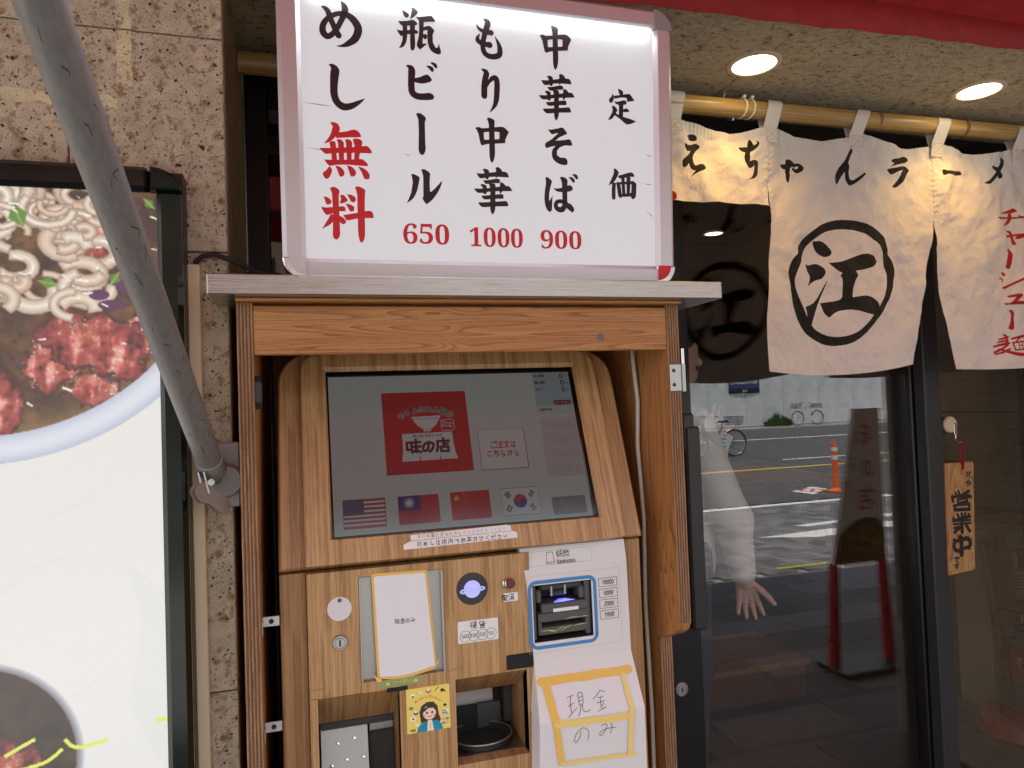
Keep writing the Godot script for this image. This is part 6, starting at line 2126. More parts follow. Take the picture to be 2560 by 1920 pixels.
	mat("bill_plate", lin(0.74, 0.70, 0.69), 0.4)
	mat("cream", lin(0.72, 0.60, 0.40), 0.45)
	mat("white_paper", lin(0.80, 0.79, 0.80), 0.7)
	mat("sticker_white", lin(0.82, 0.80, 0.78), 0.45)
	mat("ink", lin(0.015, 0.013, 0.014), 0.6)
	mat("grey_ink", lin(0.20, 0.20, 0.23), 0.6)
	mat("faded_ink", lin(0.36, 0.36, 0.40), 0.6)
	mat("line_grey", lin(0.42, 0.42, 0.40), 0.6)
	mat("pencil", lin(0.05, 0.05, 0.055), 0.6)
	mat("masking_tape", lin(0.82, 0.50, 0.10), 0.6)
	mat("masking_tape_pale", lin(0.86, 0.62, 0.20), 0.6)
	mat("black_tape", lin(0.008, 0.008, 0.008), 0.75)
	mat("green_label", lin(0.30, 0.36, 0.13), 0.5)
	mat("label_yellow", lin(0.72, 0.62, 0.16), 0.5)
	mat("blue_line", lin(0.055, 0.24, 0.52), 0.5)
	mat("red_paint", lin(0.45, 0.012, 0.012), 0.35)
	mat("sign_dark", lin(0.020, 0.005, 0.007), 0.5)
	mat("sign_red", lin(0.62, 0.012, 0.020), 0.5)
	mat("button_red", lin(0.12, 0.012, 0.014), 0.3)
	mat("rubber", lin(0.014, 0.014, 0.014), 0.7)
	mat("cable_white", lin(0.55, 0.53, 0.48), 0.5)
	mat("zip_tie", lin(0.85, 0.80, 0.68), 0.4)
	mat("cord_red", lin(0.30, 0.008, 0.012), 0.8)
	glow("blue_lamp", lin(0.05, 0.07, 1.0), 0.9)
	glow("pale_lamp", lin(0.22, 0.24, 0.75), 0.28)

	# bamboo
	var bn := grey(61, 0.05, 256, 512, 3, FastNoiseLite.TYPE_SIMPLEX_SMOOTH, 256, 20)
	skin(mat("bamboo", Color.WHITE, 0.28), ramp_tex(256, 512, bn, [[0.0, Color(0.30, 0.165, 0.045)], [0.5, Color(0.46, 0.28, 0.09)], [1.0, Color(0.58, 0.39, 0.15)]]), 0.2, 0.8)
	mat("bamboo_node", lin(0.20, 0.10, 0.03), 0.5)

	# awning cloth lets light through
	var an := grey(65, 0.02, 512, 512, 4)
	var aw := skin(mat("awning_red", Color.WHITE, 0.7), ramp_tex(512, 512, an, [[0.0, Color(0.25, 0.010, 0.012)], [0.5, Color(0.31, 0.014, 0.016)], [1.0, Color(0.37, 0.020, 0.020)]]), 0.9, 0.9)
	aw.backlight_enabled = true
	aw.backlight = lin(0.36, 0.36, 0.36)

	# street
	var rn := grey(71, 0.35, 512, 512, 2)
	var rb := grey(72, 0.012, 512, 512, 4)
	for i in 512 * 512:
		rn[i] = clampi(int(rn[i] * 0.4 + rb[i] * 0.6), 0, 255)
	skin(mat("asphalt", Color.WHITE, 0.9), ramp_tex(512, 512, rn, [[0.0, Color(0.045, 0.046, 0.05)], [1.0, Color(0.115, 0.115, 0.12)]]), 3.0, 3.0)
	skin(mat("hoarding_white", lin(1.0, 1.04, 1.08), 0.6), ramp_tex(512, 512, rb, [[0.0, Color(0.50, 0.51, 0.51)], [0.6, Color(0.62, 0.63, 0.64)], [1.0, Color(0.68, 0.69, 0.70)]]), 5.0, 3.0)
	for k in 4:
		skin(mat("paver_%d" % k, [lin(1.25, 1.25, 1.28), lin(1.75, 1.75, 1.75), lin(2.5, 2.5, 2.45), lin(2.05, 2.0, 1.95)][k], 0.85), M.asphalt.albedo_texture, 0.3, 0.3)
	for k in 3:
		skin(mat("slab_%d" % k, [lin(1.6, 1.5, 1.4), lin(2.2, 2.0, 1.85), lin(1.25, 1.2, 1.15)][k], 0.8), M.asphalt.albedo_texture, 0.5, 0.5)
	mat("kerb", lin(0.30, 0.29, 0.28), 0.85)
	mat("road_white", lin(0.72, 0.72, 0.70), 0.8)
	mat("road_yellow", lin(0.62, 0.42, 0.06), 0.8)
	mat("tape_lime", lin(0.62, 0.68, 0.02), 0.6)
	mat("bollard_orange", lin(0.80, 0.13, 0.02), 0.5)
	mat("bike_silver", lin(0.55, 0.56, 0.56), 0.3, 0.8)
	mat("bike_teal", lin(0.16, 0.26, 0.26), 0.35, 0.3)
	mat("bike_white", lin(0.70, 0.71, 0.70), 0.4)
	mat("sign_blue", lin(0.035, 0.05, 0.16), 0.5)
	mat("facade_0", lin(0.40, 0.33, 0.26), 0.9)
	mat("facade_1", lin(0.30, 0.20, 0.15), 0.9)
	mat("facade_2", lin(0.46, 0.36, 0.31), 0.9)
	mat("smear", lin(0.42, 0.42, 0.40), 0.7)
	mat("glue_mark", lin(0.10, 0.055, 0.025), 0.8)
	mat("weed", lin(0.05, 0.10, 0.025), 0.7)

	# inside
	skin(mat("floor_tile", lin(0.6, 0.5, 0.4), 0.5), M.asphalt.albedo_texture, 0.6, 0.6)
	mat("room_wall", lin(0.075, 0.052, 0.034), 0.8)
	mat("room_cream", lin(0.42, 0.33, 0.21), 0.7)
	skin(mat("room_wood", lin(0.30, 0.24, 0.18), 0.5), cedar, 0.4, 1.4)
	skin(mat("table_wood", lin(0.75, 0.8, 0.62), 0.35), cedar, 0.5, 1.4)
	mat("extinguisher_red", lin(0.30, 0.006, 0.008), 0.2)
	mat("dark_cloth", lin(0.02, 0.022, 0.028), 0.9)

	mat("frame_reflected_green", lin(0.003, 0.010, 0.006), 0.14)  # black frame with the green of its reflection put into the colour
	mat("lamp_rim", lin(0.62, 0.52, 0.40), 0.4)
	mat("cream_plastic", lin(0.70, 0.58, 0.38), 0.4)
	glow("lamp_face", lin(1.0, 0.80, 0.42), 5.0)
	glow("room_lamp", lin(1.0, 0.86, 0.62), 1.2)
	glow("sign_face", lin(0.95, 0.955, 1.0), 0.165)
	M.sign_face.albedo_color = lin(0.35, 0.35, 0.36)
	glow("led", lin(0.90, 0.97, 1.0), 2.2)

	# glass: clear sheet that mirrors the bright street
	var gl := mat("glass", Color(1, 1, 1, 0.0), 0.0)
	gl.transparency = BaseMaterial3D.TRANSPARENCY_ALPHA
	gl.metallic_specular = 0.5

	# person
	mat("skin", lin(0.66, 0.40, 0.30), 0.5)
	M.skin.subsurf_scatter_enabled = true
	M.skin.subsurf_scatter_strength = 0.15
	var kn := grey(81, 0.12, 256, 256, 2, FastNoiseLite.TYPE_SIMPLEX_SMOOTH, 256, 40)
	skin(mat("knit", lin(1, 1, 1), 0.95), ramp_tex(256, 256, kn, [[0.0, Color(0.50, 0.49, 0.46)], [1.0, Color(0.74, 0.73, 0.69)]]), 0.05, 0.05, null, 0.0, true)
	mat("hair", lin(0.012, 0.010, 0.009), 0.45)
	mat("trousers", lin(0.03, 0.032, 0.04), 0.9)

# ---------------------------------------------------------------- mesh builder
class MB:
	var v := PackedVector3Array()
	var n := PackedVector3Array()
	var t := PackedVector2Array()
	var uo := Vector2.ZERO
	var swap := false
	var xf := Transform3D.IDENTITY

	func tri(a: Vector3, b: Vector3, c: Vector3, na: Vector3, nb: Vector3, nc: Vector3, ua: Vector2, ub: Vector2, uc: Vector2) -> void:
		for p in [[a, na, ua], [c, nc, uc], [b, nb, ub]]:
			v.append(xf * p[0])
			n.append((xf.basis * p[1]).normalized())
			t.append(p[2])

	func puv(p: Vector3, nn: Vector3) -> Vector2:
		var q := nn.abs()
		var u := Vector2(p.x, -p.y)
		if q.x > q.y and q.x > q.z:
			u = Vector2(p.z, -p.y)
		elif q.y > q.z:
			u = Vector2(p.x, p.z)
		if swap:
			u = Vector2(u.y, u.x)
		return u + uo

	func flat(a: Vector3, b: Vector3, c: Vector3) -> void:
		var nn := (b - a).cross(c - a).normalized()
		tri(a, b, c, nn, nn, nn, puv(a, nn), puv(b, nn), puv(c, nn))

	func quad(a: Vector3, b: Vector3, c: Vector3, d: Vector3) -> void:
		var nn := (c - a).cross(d - b).normalized()
		tri(a, b, c, nn, nn, nn, puv(a, nn), puv(b, nn), puv(c, nn))
		tri(a, c, d, nn, nn, nn, puv(a, nn), puv(c, nn), puv(d, nn))

	func quad_uv(a: Vector3, b: Vector3, c: Vector3, d: Vector3) -> void:
		var nn := (c - a).cross(d - b).normalized()
		tri(a, b, c, nn, nn, nn, Vector2(0, 1), Vector2(1, 1), Vector2(1, 0))
		tri(a, c, d, nn, nn, nn, Vector2(0, 1), Vector2(1, 0), Vector2(0, 0))

	func box(lo: Vector3, hi: Vector3, c := 0.0) -> void:
		# a box whose twelve edges are chamfered by c
		var P := func(sx: int, sy: int, sz: int, axis: int) -> Vector3:
			var p := Vector3(hi.x if sx > 0 else lo.x, hi.y if sy > 0 else lo.y, hi.z if sz > 0 else lo.z)
			var s := Vector3(sx, sy, sz)
			for k in 3:
				if k != axis:
					p[k] -= s[k] * c
			return p
		for axis in 3:
			for sgn in [-1, 1]:
				var i := (axis + 1) % 3
				var j := (axis + 2) % 3
				var corner := []
				for q in [[-1, -1], [1, -1], [1, 1], [-1, 1]]:
					var s := [0, 0, 0]
					s[axis] = sgn
					s[i] = q[0]
					s[j] = q[1]
					corner.append(P.call(s[0], s[1], s[2], axis))
				if sgn > 0:
					quad(corner[0], corner[1], corner[2], corner[3])
				else:
					quad(corner[3], corner[2], corner[1], corner[0])
		if c <= 0.0:
			return
		for axis in 3:
			var i := (axis + 1) % 3
			var j := (axis + 2) % 3
			for q in [[-1, -1], [1, -1], [1, 1], [-1, 1]]:
				var s0 := [0, 0, 0]
				var s1 := [0, 0, 0]
				s0[axis] = -1
				s1[axis] = 1
				for s in [s0, s1]:
					s[i] = q[0]
					s[j] = q[1]
				var a: Vector3 = P.call(s0[0], s0[1], s0[2], i)
				var b: Vector3 = P.call(s1[0], s1[1], s1[2], i)
				var cc: Vector3 = P.call(s1[0], s1[1], s1[2], j)
				var d: Vector3 = P.call(s0[0], s0[1], s0[2], j)
				if q[0] * q[1] > 0:
					quad(d, cc, b, a)
				else:
					quad(a, b, cc, d)
		for sx in [-1, 1]:
			for sy in [-1, 1]:
				for sz in [-1, 1]:
					var a: Vector3 = P.call(sx, sy, sz, 0)
					var b: Vector3 = P.call(sx, sy, sz, 1)
					var cc: Vector3 = P.call(sx, sy, sz, 2)
					if sx * sy * sz > 0:
						flat(a, b, cc)
					else:
						flat(a, cc, b)

	func tube(pts: Array, radii, seg := 10, caps := true, squash := 1.0) -> void:
		# a round bar through pts; radii is one number or one per point
		var rings := []
		var side := Vector3.ZERO
		for i in pts.size():
			var dir: Vector3 = (pts[mini(i + 1, pts.size() - 1)] - pts[maxi(i - 1, 0)]).normalized()
			if side == Vector3.ZERO:
				side = dir.cross(Vector3.UP if absf(dir.y) < 0.9 else Vector3.RIGHT).normalized()
			side = (side - dir * side.dot(dir)).normalized()
			var up := side.cross(dir)
			var r: float = radii[i] if radii is Array else radii
			var ring := []
			for k in seg + 1:
				var a := TAU * k / seg
				var nn := side * cos(a) + up * sin(a) * squash
				ring.append([pts[i] + nn * r, nn.normalized()])
			rings.append(ring)
		var along := 0.0
		for i in pts.size() - 1:
			var step: float = (pts[i + 1] - pts[i]).length()
			for k in seg:
				var a = rings[i][k]
				var b = rings[i][k + 1]
				var c = rings[i + 1][k + 1]
				var d = rings[i + 1][k]
				var u0 := Vector2(float(k) / seg * 0.2, along)
				var u1 := Vector2(float(k + 1) / seg * 0.2, along)
				var u2 := Vector2(float(k + 1) / seg * 0.2, along + step)
				var u3 := Vector2(float(k) / seg * 0.2, along + step)
				tri(a[0], c[0], b[0], a[1], c[1], b[1], u0, u2, u1)
				tri(a[0], d[0], c[0], a[1], d[1], c[1], u0, u3, u2)
			along += step
		if caps:
			for e in [0, pts.size() - 1]:
				for k in seg:
					if e == 0:
						flat(pts[e], rings[e][k][0], rings[e][k + 1][0])
					else:
						flat(pts[e], rings[e][k + 1][0], rings[e][k][0])

	func lathe(prof: Array, seg := 24, center := Vector3.ZERO, axis := Vector3.UP, smooth := true) -> void:
		# prof: [radius, height] pairs from bottom to top
		var bx := axis.cross(Vector3.RIGHT if absf(axis.x) < 0.9 else Vector3.UP).normalized()
		var bz := axis.cross(bx)
		for i in prof.size() - 1:
			var p0: Array = prof[i]
			var p1: Array = prof[i + 1]
			var sl := Vector2(p1[1] - p0[1], p0[0] - p1[0]).normalized()
			for k in seg:
				var q := []
				for kk in [k, k + 1]:
					var a: float = TAU * kk / seg
					var dir := bx * cos(a) + bz * sin(a)
					var nn := (dir * sl.x + axis * sl.y).normalized()
					q.append([center + dir * p0[0] + axis * p0[1], center + dir * p1[0] + axis * p1[1], nn, float(kk) / seg])
				var n0: Vector3 = q[0][2]
				var n1: Vector3 = q[1][2]
				if not smooth:
					n0 = (n0 + n1).normalized()
					n1 = n0
				var a: Vector3 = q[0][0]
				var b: Vector3 = q[1][0]
				var c: Vector3 = q[1][1]
				var d: Vector3 = q[0][1]
				tri(a, b, c, n0, n1, n1, Vector2(q[0][3], p0[1]), Vector2(q[1][3], p0[1]), Vector2(q[1][3], p1[1]))
				tri(a, c, d, n0, n1, n0, Vector2(q[0][3], p0[1]), Vector2(q[1][3], p1[1]), Vector2(q[0][3], p1[1]))

	func prism(pts: PackedVector2Array, z0: float, z1: float, bevel := 0.0) -> void:
		# a flat shape in x, y drawn out from z0 (back) to z1 (front)
		var p := pts
		if Geometry2D.is_polygon_clockwise(p):
			p.reverse()
		var top := p
		if bevel > 0.0:
			var off := Geometry2D.offset_polygon(p, -bevel, Geometry2D.JOIN_MITER)
			if off.size() == 1 and off[0].size() == p.size():
				top = off[0]
				if Geometry2D.is_polygon_clockwise(top):
					top.reverse()
				var best := 0
				for i in top.size():
					if top[i].distance_to(p[0]) < top[best].distance_to(p[0]):
						best = i
				var turned := PackedVector2Array()
				for i in top.size():
					turned.append(top[(best + i) % top.size()])
				top = turned
			else:
				bevel = 0.0
		var ids := Geometry2D.triangulate_polygon(top)
		for i in range(0, ids.size(), 3):
			var a := top[ids[i]]
			var b := top[ids[i + 1]]
			var c := top[ids[i + 2]]
			if (b - a).cross(c - a) < 0.0:
				var s := b
				b = c
				c = s
			flat(Vector3(a.x, a.y, z1), Vector3(b.x, b.y, z1), Vector3(c.x, c.y, z1))
			if z1 - z0 > 0.003:
				flat(Vector3(a.x, a.y, z0), Vector3(c.x, c.y, z0), Vector3(b.x, b.y, z0))
		for i in p.size():
			var a := p[i]
			var b := p[(i + 1) % p.size()]
			if z1 - z0 > 0.00005:
				quad(Vector3(a.x, a.y, z0), Vector3(b.x, b.y, z0), Vector3(b.x, b.y, z1 - bevel), Vector3(a.x, a.y, z1 - bevel))
			if bevel > 0.0:
				var c := top[(i + 1) % p.size()]
				var d := top[i]
				quad(Vector3(a.x, a.y, z1 - bevel), Vector3(b.x, b.y, z1 - bevel), Vector3(c.x, c.y, z1), Vector3(d.x, d.y, z1))

	func ribbon(pts: PackedVector2Array, ws: PackedFloat32Array, place: Callable, off: float) -> void:
		# a pen or brush line on a surface; place(x, y, off) gives the point in space
		var m := pts.size()
		if m < 2:
			return
		var L := PackedVector2Array()
		var R := PackedVector2Array()
		for i in m:
			var dir := (pts[mini(i + 1, m - 1)] - pts[maxi(i - 1, 0)]).normalized()
			var nn := Vector2(-dir.y, dir.x) * ws[i] * 0.5
			L.append(pts[i] + nn)
			R.append(pts[i] - nn)
		for i in m - 1:
			ptri(R[i], R[i + 1], L[i + 1], place, off)
			ptri(R[i], L[i + 1], L[i], place, off)
		for e in [0, m - 1]:
			var dir := (pts[1] - pts[0]).normalized() if e == 0 else (pts[m - 2] - pts[m - 1]).normalized()
			if ws[e] < 0.0006:
				continue
			var a0 := Vector2(-dir.y, dir.x).angle()
			for k in 5:
				var p0 := pts[e] + Vector2.from_angle(a0 + PI * k / 5.0) * ws[e] * 0.5
				var p1 := pts[e] + Vector2.from_angle(a0 + PI * (k + 1) / 5.0) * ws[e] * 0.5
				ptri(pts[e], p0, p1, place, off)

	func ptri(a: Vector2, b: Vector2, c: Vector2, place: Callable, off: float) -> void:
		if (b - a).cross(c - a) < 0.0:
			var s := b
			b = c
			c = s
		var A: Vector3 = place.call(a.x, a.y, off)
		var B: Vector3 = place.call(b.x, b.y, off)
		var C: Vector3 = place.call(c.x, c.y, off)
		var nn := (B - A).cross(C - A)
		if nn.length() < 1e-14:
			return
		flat(A, B, C)

	func poly(pts: PackedVector2Array, place: Callable, off: float) -> void:
		var ids := Geometry2D.triangulate_polygon(pts)
		for i in range(0, ids.size(), 3):
			ptri(pts[ids[i]], pts[ids[i + 1]], pts[ids[i + 2]], place, off)

	func done() -> ArrayMesh:
		var a := []
		a.resize(Mesh.ARRAY_MAX)
		a[Mesh.ARRAY_VERTEX] = v
		a[Mesh.ARRAY_NORMAL] = n
		a[Mesh.ARRAY_TEX_UV] = t
		var m := ArrayMesh.new()
		m.add_surface_from_arrays(Mesh.PRIMITIVE_TRIANGLES, a)
		return m


func smooth_line(p: PackedVector2Array, w: PackedFloat32Array, sub := 4) -> Array:
	var op := PackedVector2Array()
	var ow := PackedFloat32Array()
	for i in p.size() - 1:
		var a := p[maxi(i - 1, 0)]
		var b := p[i]
		var c := p[i + 1]
		var d := p[mini(i + 2, p.size() - 1)]
		for k in sub:
			var f := float(k) / sub
			op.append(b.cubic_interpolate(c, a, d, f))
			ow.append(lerpf(w[i], w[i + 1], f))
	op.append(p[p.size() - 1])
	ow.append(w[w.size() - 1])
	return [op, ow]


func smooth_ring(p: PackedVector2Array) -> PackedVector2Array:
	# rounds a closed outline but keeps its sharp corners
	var m := p.size()
	var sharp := []
	for i in m:
		var d0 := (p[i] - p[(i + m - 1) % m]).normalized()
		var d1 := (p[(i + 1) % m] - p[i]).normalized()
		sharp.append(d0.dot(d1) < 0.35)
	var out := PackedVector2Array()
	for i in m:
		var b := p[i]
		var c := p[(i + 1) % m]
		var a: Vector2 = b - (c - b) * 0.3 if sharp[i] else p[(i + m - 1) % m]
		var d: Vector2 = c + (c - b) * 0.3 if sharp[(i + 1) % m] else p[(i + 2) % m]
		for k in 3:
			out.append(b.cubic_interpolate(c, a, d, k / 3.0))
	return out


# strokes and outlines as stored below, in tenths of a millimetre, to metres
func read_glyph(data: Array) -> Array:
	var out := []
	for g in data:
		var raw: Array = g[1]
		var p := PackedVector2Array()
		var w := PackedFloat32Array()
		if g[0] == "s":
			for i in range(0, raw.size(), 3):
				p.append(Vector2(raw[i], raw[i + 1]) * 0.0001)
				w.append(raw[i + 2] * 0.0001)
			var s := smooth_line(p, w, 5)
			out.append(["s", s[0], s[1]])
		else:
			for i in range(0, raw.size(), 2):
				p.append(Vector2(raw[i], raw[i + 1]) * 0.0001)
			out.append(["p", smooth_ring(p)])
	return out


func lay_glyph(mb: MB, shapes: Array, place: Callable, off: float) -> void:
	var k := 0
	for g in shapes:
		if g[0] == "s":
			mb.ribbon(g[1], g[2], place, off + k * 0.00002)
		else:
			var q: PackedVector2Array = g[1]
			if Geometry2D.triangulate_polygon(q).is_empty():
				continue
			mb.poly(q, place, off + k * 0.00002)
		k += 1


# ---------------------------------------------------------------- small lettering: pen strokes on a ten by ten grid
func letter_lines(ch: String) -> Array:
	var out := []
	if not PEN.has(ch):
		return out
	for s in PEN[ch].split(" ", false):
		var curved: bool = s.begins_with("~")
		var raw: String = s.trim_prefix("~")
		var p := PackedVector2Array()
		for i in range(0, raw.length() - 1, 2):
			p.append(Vector2(int(raw[i]) / 10.0 + 0.02, int(raw[i + 1]) / 10.0 + 0.02))
		if curved and p.size() > 2:
			var w := PackedFloat32Array()
			w.resize(p.size())
			p = smooth_line(p, w, 4)[0]
		out.append(p)
	return out


func write_lines(mb: MB, txt: String, at: Vector2, size: float, adv: float, pen: float, place: Callable, off: float) -> void:
	# at: upper left corner, y up on the surface
	var x := at.x
	var k := 0
	for ch in txt:
		for p in letter_lines(ch):
			var q := PackedVector2Array()
			var w := PackedFloat32Array()
			for s in p:
				q.append(Vector2(x + s.x * size, at.y - s.y * size))
				w.append(pen)
			mb.ribbon(q, w, place, off + (k % 12) * 0.00001)
			k += 1
		x += adv


# ---------------------------------------------------------------- pictures drawn by code (prints, screen)
func paint_poly(im: Image, pts: PackedVector2Array, col: Color) -> void:
	var lo := 1e9
	var hi := -1e9
	for p in pts:
		lo = minf(lo, p.y)
		hi = maxf(hi, p.y)
	var W := im.get_width()
	for y in range(maxi(0, int(floor(lo))), mini(im.get_height() - 1, int(ceil(hi))) + 1):
		var yc := y + 0.5
		var xs := []
		for i in pts.size():
			var a := pts[i]
			var b := pts[(i + 1) % pts.size()]
			if (a.y <= yc) != (b.y <= yc):
				xs.append(a.x + (yc - a.y) / (b.y - a.y) * (b.x - a.x))
		xs.sort()
		for i in range(0, xs.size() - 1, 2):
			var x0 := maxi(0, int(round(xs[i])))
			var x1 := mini(W, int(round(xs[i + 1])))
			if x1 > x0:
				im.fill_rect(Rect2i(x0, y, x1 - x0, 1), col)


func paint_line(im: Image, pts: PackedVector2Array, w: float, col: Color) -> void:
	for i in pts.size() - 1:
		var a := pts[i]
		var b := pts[i + 1]
		var d := (b - a).normalized()
		var nn := Vector2(-d.y, d.x) * w * 0.5
		var e := d * w * 0.35
		paint_poly(im, PackedVector2Array([a + nn - e, b + nn + e, b - nn + e, a - nn - e]), col)


func paint_text(im: Image, txt: String, at: Vector2, size: float, adv: float, pen: float, col: Color, turn := 0.0) -> void:
	var x := 0.0
	for ch in txt:
		for p in letter_lines(ch):
			var q := PackedVector2Array()
			for s in p:
				q.append(at + Vector2(x + s.x * size, s.y * size).rotated(turn))
			paint_line(im, q, pen, col)
		x += adv


func round_rect(x: float, y: float, w: float, h: float, r: float) -> PackedVector2Array:
	var out := PackedVector2Array()
	for q in [[x + w - r, y + h - r, 0.0], [x + r, y + h - r, PI * 0.5], [x + r, y + r, PI], [x + w - r, y + r, PI * 1.5]]:
		for k in 6:
			out.append(Vector2(q[0], q[1]) + Vector2.from_angle(q[2] + PI * 0.5 * k / 5.0) * r)
	return out


func circle_pts(c: Vector2, r: float, m := 24, sq := 1.0) -> PackedVector2Array:
	var out := PackedVector2Array()
	for k in m:
		var a := TAU * k / m
		out.append(c + Vector2(cos(a) * r, sin(a) * r * sq))
	return out


# ---------------------------------------------------------------- noise pictures
func grey(sd: int, freq: float, w: int, h: int, oct := 4, kind := FastNoiseLite.TYPE_SIMPLEX_SMOOTH, from_w := 0, from_h := 0) -> PackedByteArray:
	var f := FastNoiseLite.new()
	f.seed = sd
	f.frequency = freq
	f.noise_type = kind
	f.fractal_octaves = oct
	var gw := from_w if from_w > 0 else w
	var gh := from_h if from_h > 0 else h
	var im := f.get_seamless_image(gw, gh)
	if gw != w or gh != h:
		im.resize(w, h, Image.INTERPOLATE_CUBIC)
	im.convert(Image.FORMAT_L8)
	return im.get_data()


func tex(w: int, h: int, data: PackedByteArray, fmt := Image.FORMAT_RGB8) -> ImageTexture:
	return ImageTexture.create_from_image(Image.create_from_data(w, h, false, fmt, data))


func ramp_tex(w: int, h: int, src: PackedByteArray, stops: Array) -> ImageTexture:
	# stops: [value 0..1, linear colour]
	var lut := PackedByteArray()
	for i in 256:
		var f := i / 255.0
		var c: Color = stops[0][1]
		for k in stops.size() - 1:
			if f >= stops[k][0]:
				c = (stops[k][1] as Color).lerp(stops[k + 1][1], clampf((f - stops[k][0]) / (stops[k + 1][0] - stops[k][0]), 0, 1))
		c = c.linear_to_srgb()
		lut.append_array([c.r8, c.g8, c.b8])
	var out := PackedByteArray()
	out.resize(w * h * 3)
	for i in w * h:
		var k := src[i] * 3
		out[i * 3] = lut[k]
		out[i * 3 + 1] = lut[k + 1]
		out[i * 3 + 2] = lut[k + 2]
	return tex(w, h, out)


# ---------------------------------------------------------------- materials
func lin(r: float, g: float, b: float) -> Color:
	return Color(r, g, b).linear_to_srgb()


func mat(called: String, c: Color, rough := 0.6, metal := 0.0) -> StandardMaterial3D:
	var m := StandardMaterial3D.new()
	m.resource_name = called
	m.albedo_color = c
	m.roughness = rough
	m.metallic = metal
	M[called] = m
	return m


func glow(called: String, c: Color, power: float) -> StandardMaterial3D:
	var m := mat(called, lin(0.5, 0.5, 0.5), 0.6)
	m.emission_enabled = true
	m.emission = c
	m.emission_energy_multiplier = power
	return m


func skin(m: StandardMaterial3D, colour: Texture2D, size_u: float, size_v: float, height: Texture2D = null, depth := 0.0, tri := false) -> StandardMaterial3D:
	m.albedo_texture = colour
	m.uv1_scale = Vector3(1.0 / size_u, 1.0 / size_v, 1.0 / size_u)
	m.uv1_triplanar = tri
	m.uv1_world_triplanar = tri
	if height:
		m.heightmap_enabled = true
		m.heightmap_texture = height
		m.heightmap_scale = depth
	return m


# ---------------------------------------------------------------- things and parts
func numbered(called: String) -> String:
	taken[called] = taken.get(called, -1) + 1
	return called if taken[called] == 0 else "%s_%03d" % [called, taken[called]]


func thing(called: String, at: Vector3, label: String, category: String, group := "") -> Node3D:
	var o := Node3D.new()
	o.name = numbered(called)
	add_child(o)
	o.position = at
	o.set_meta("label", label)
	o.set_meta("category", category)
	if group:
		o.set_meta("group", group)
	return o


func setting(called: String, at := Vector3.ZERO) -> Node3D:
	var o := Node3D.new()
	o.name = numbered(called)
	add_child(o)
	o.position = at
	o.set_meta("kind", "structure")
	return o


# a part: shape given in world metres unless own is set, under parent
func part(parent: Node3D, called: String, shape, m: Material, own := false) -> MeshInstance3D:
	var o := MeshInstance3D.new()
	o.name = called
	o.mesh = shape.done() if shape is MB else shape
	o.material_override = m
	parent.add_child(o, true)
	if not own:
		o.transform = parent.global_transform.affine_inverse()
	return o


func at_place(o: Node3D, p: Vector3) -> Node3D:
	o.position = p
	return o


func words(parent: Node3D, called: String, txt: String, face: String, bold: bool, m: Material, lo: Vector2, hi: Vector2, z: float) -> MeshInstance3D:
	# Latin letters and figures stretched to the rectangle lo..hi of parent's own x, y plane
	var f := SystemFont.new()
	f.font_names = PackedStringArray([face])
	f.font_weight = 700 if bold else 400
	var t := TextMesh.new()
	t.text = txt
	t.font = f
	t.font_size = 64
	t.pixel_size = 0.001
	t.depth = 0.0004
	t.curve_step = 2.0
	var b := t.get_aabb()
	var o := MeshInstance3D.new()
	o.name = called
	o.mesh = t
	o.material_override = m
	parent.add_child(o, true)
	var s := Vector3((hi.x - lo.x) / b.size.x, (hi.y - lo.y) / b.size.y, 1.0)
	o.transform = Transform3D(Basis.from_scale(s), Vector3(lo.x - b.position.x * s.x, lo.y - b.position.y * s.y, z))
	return o

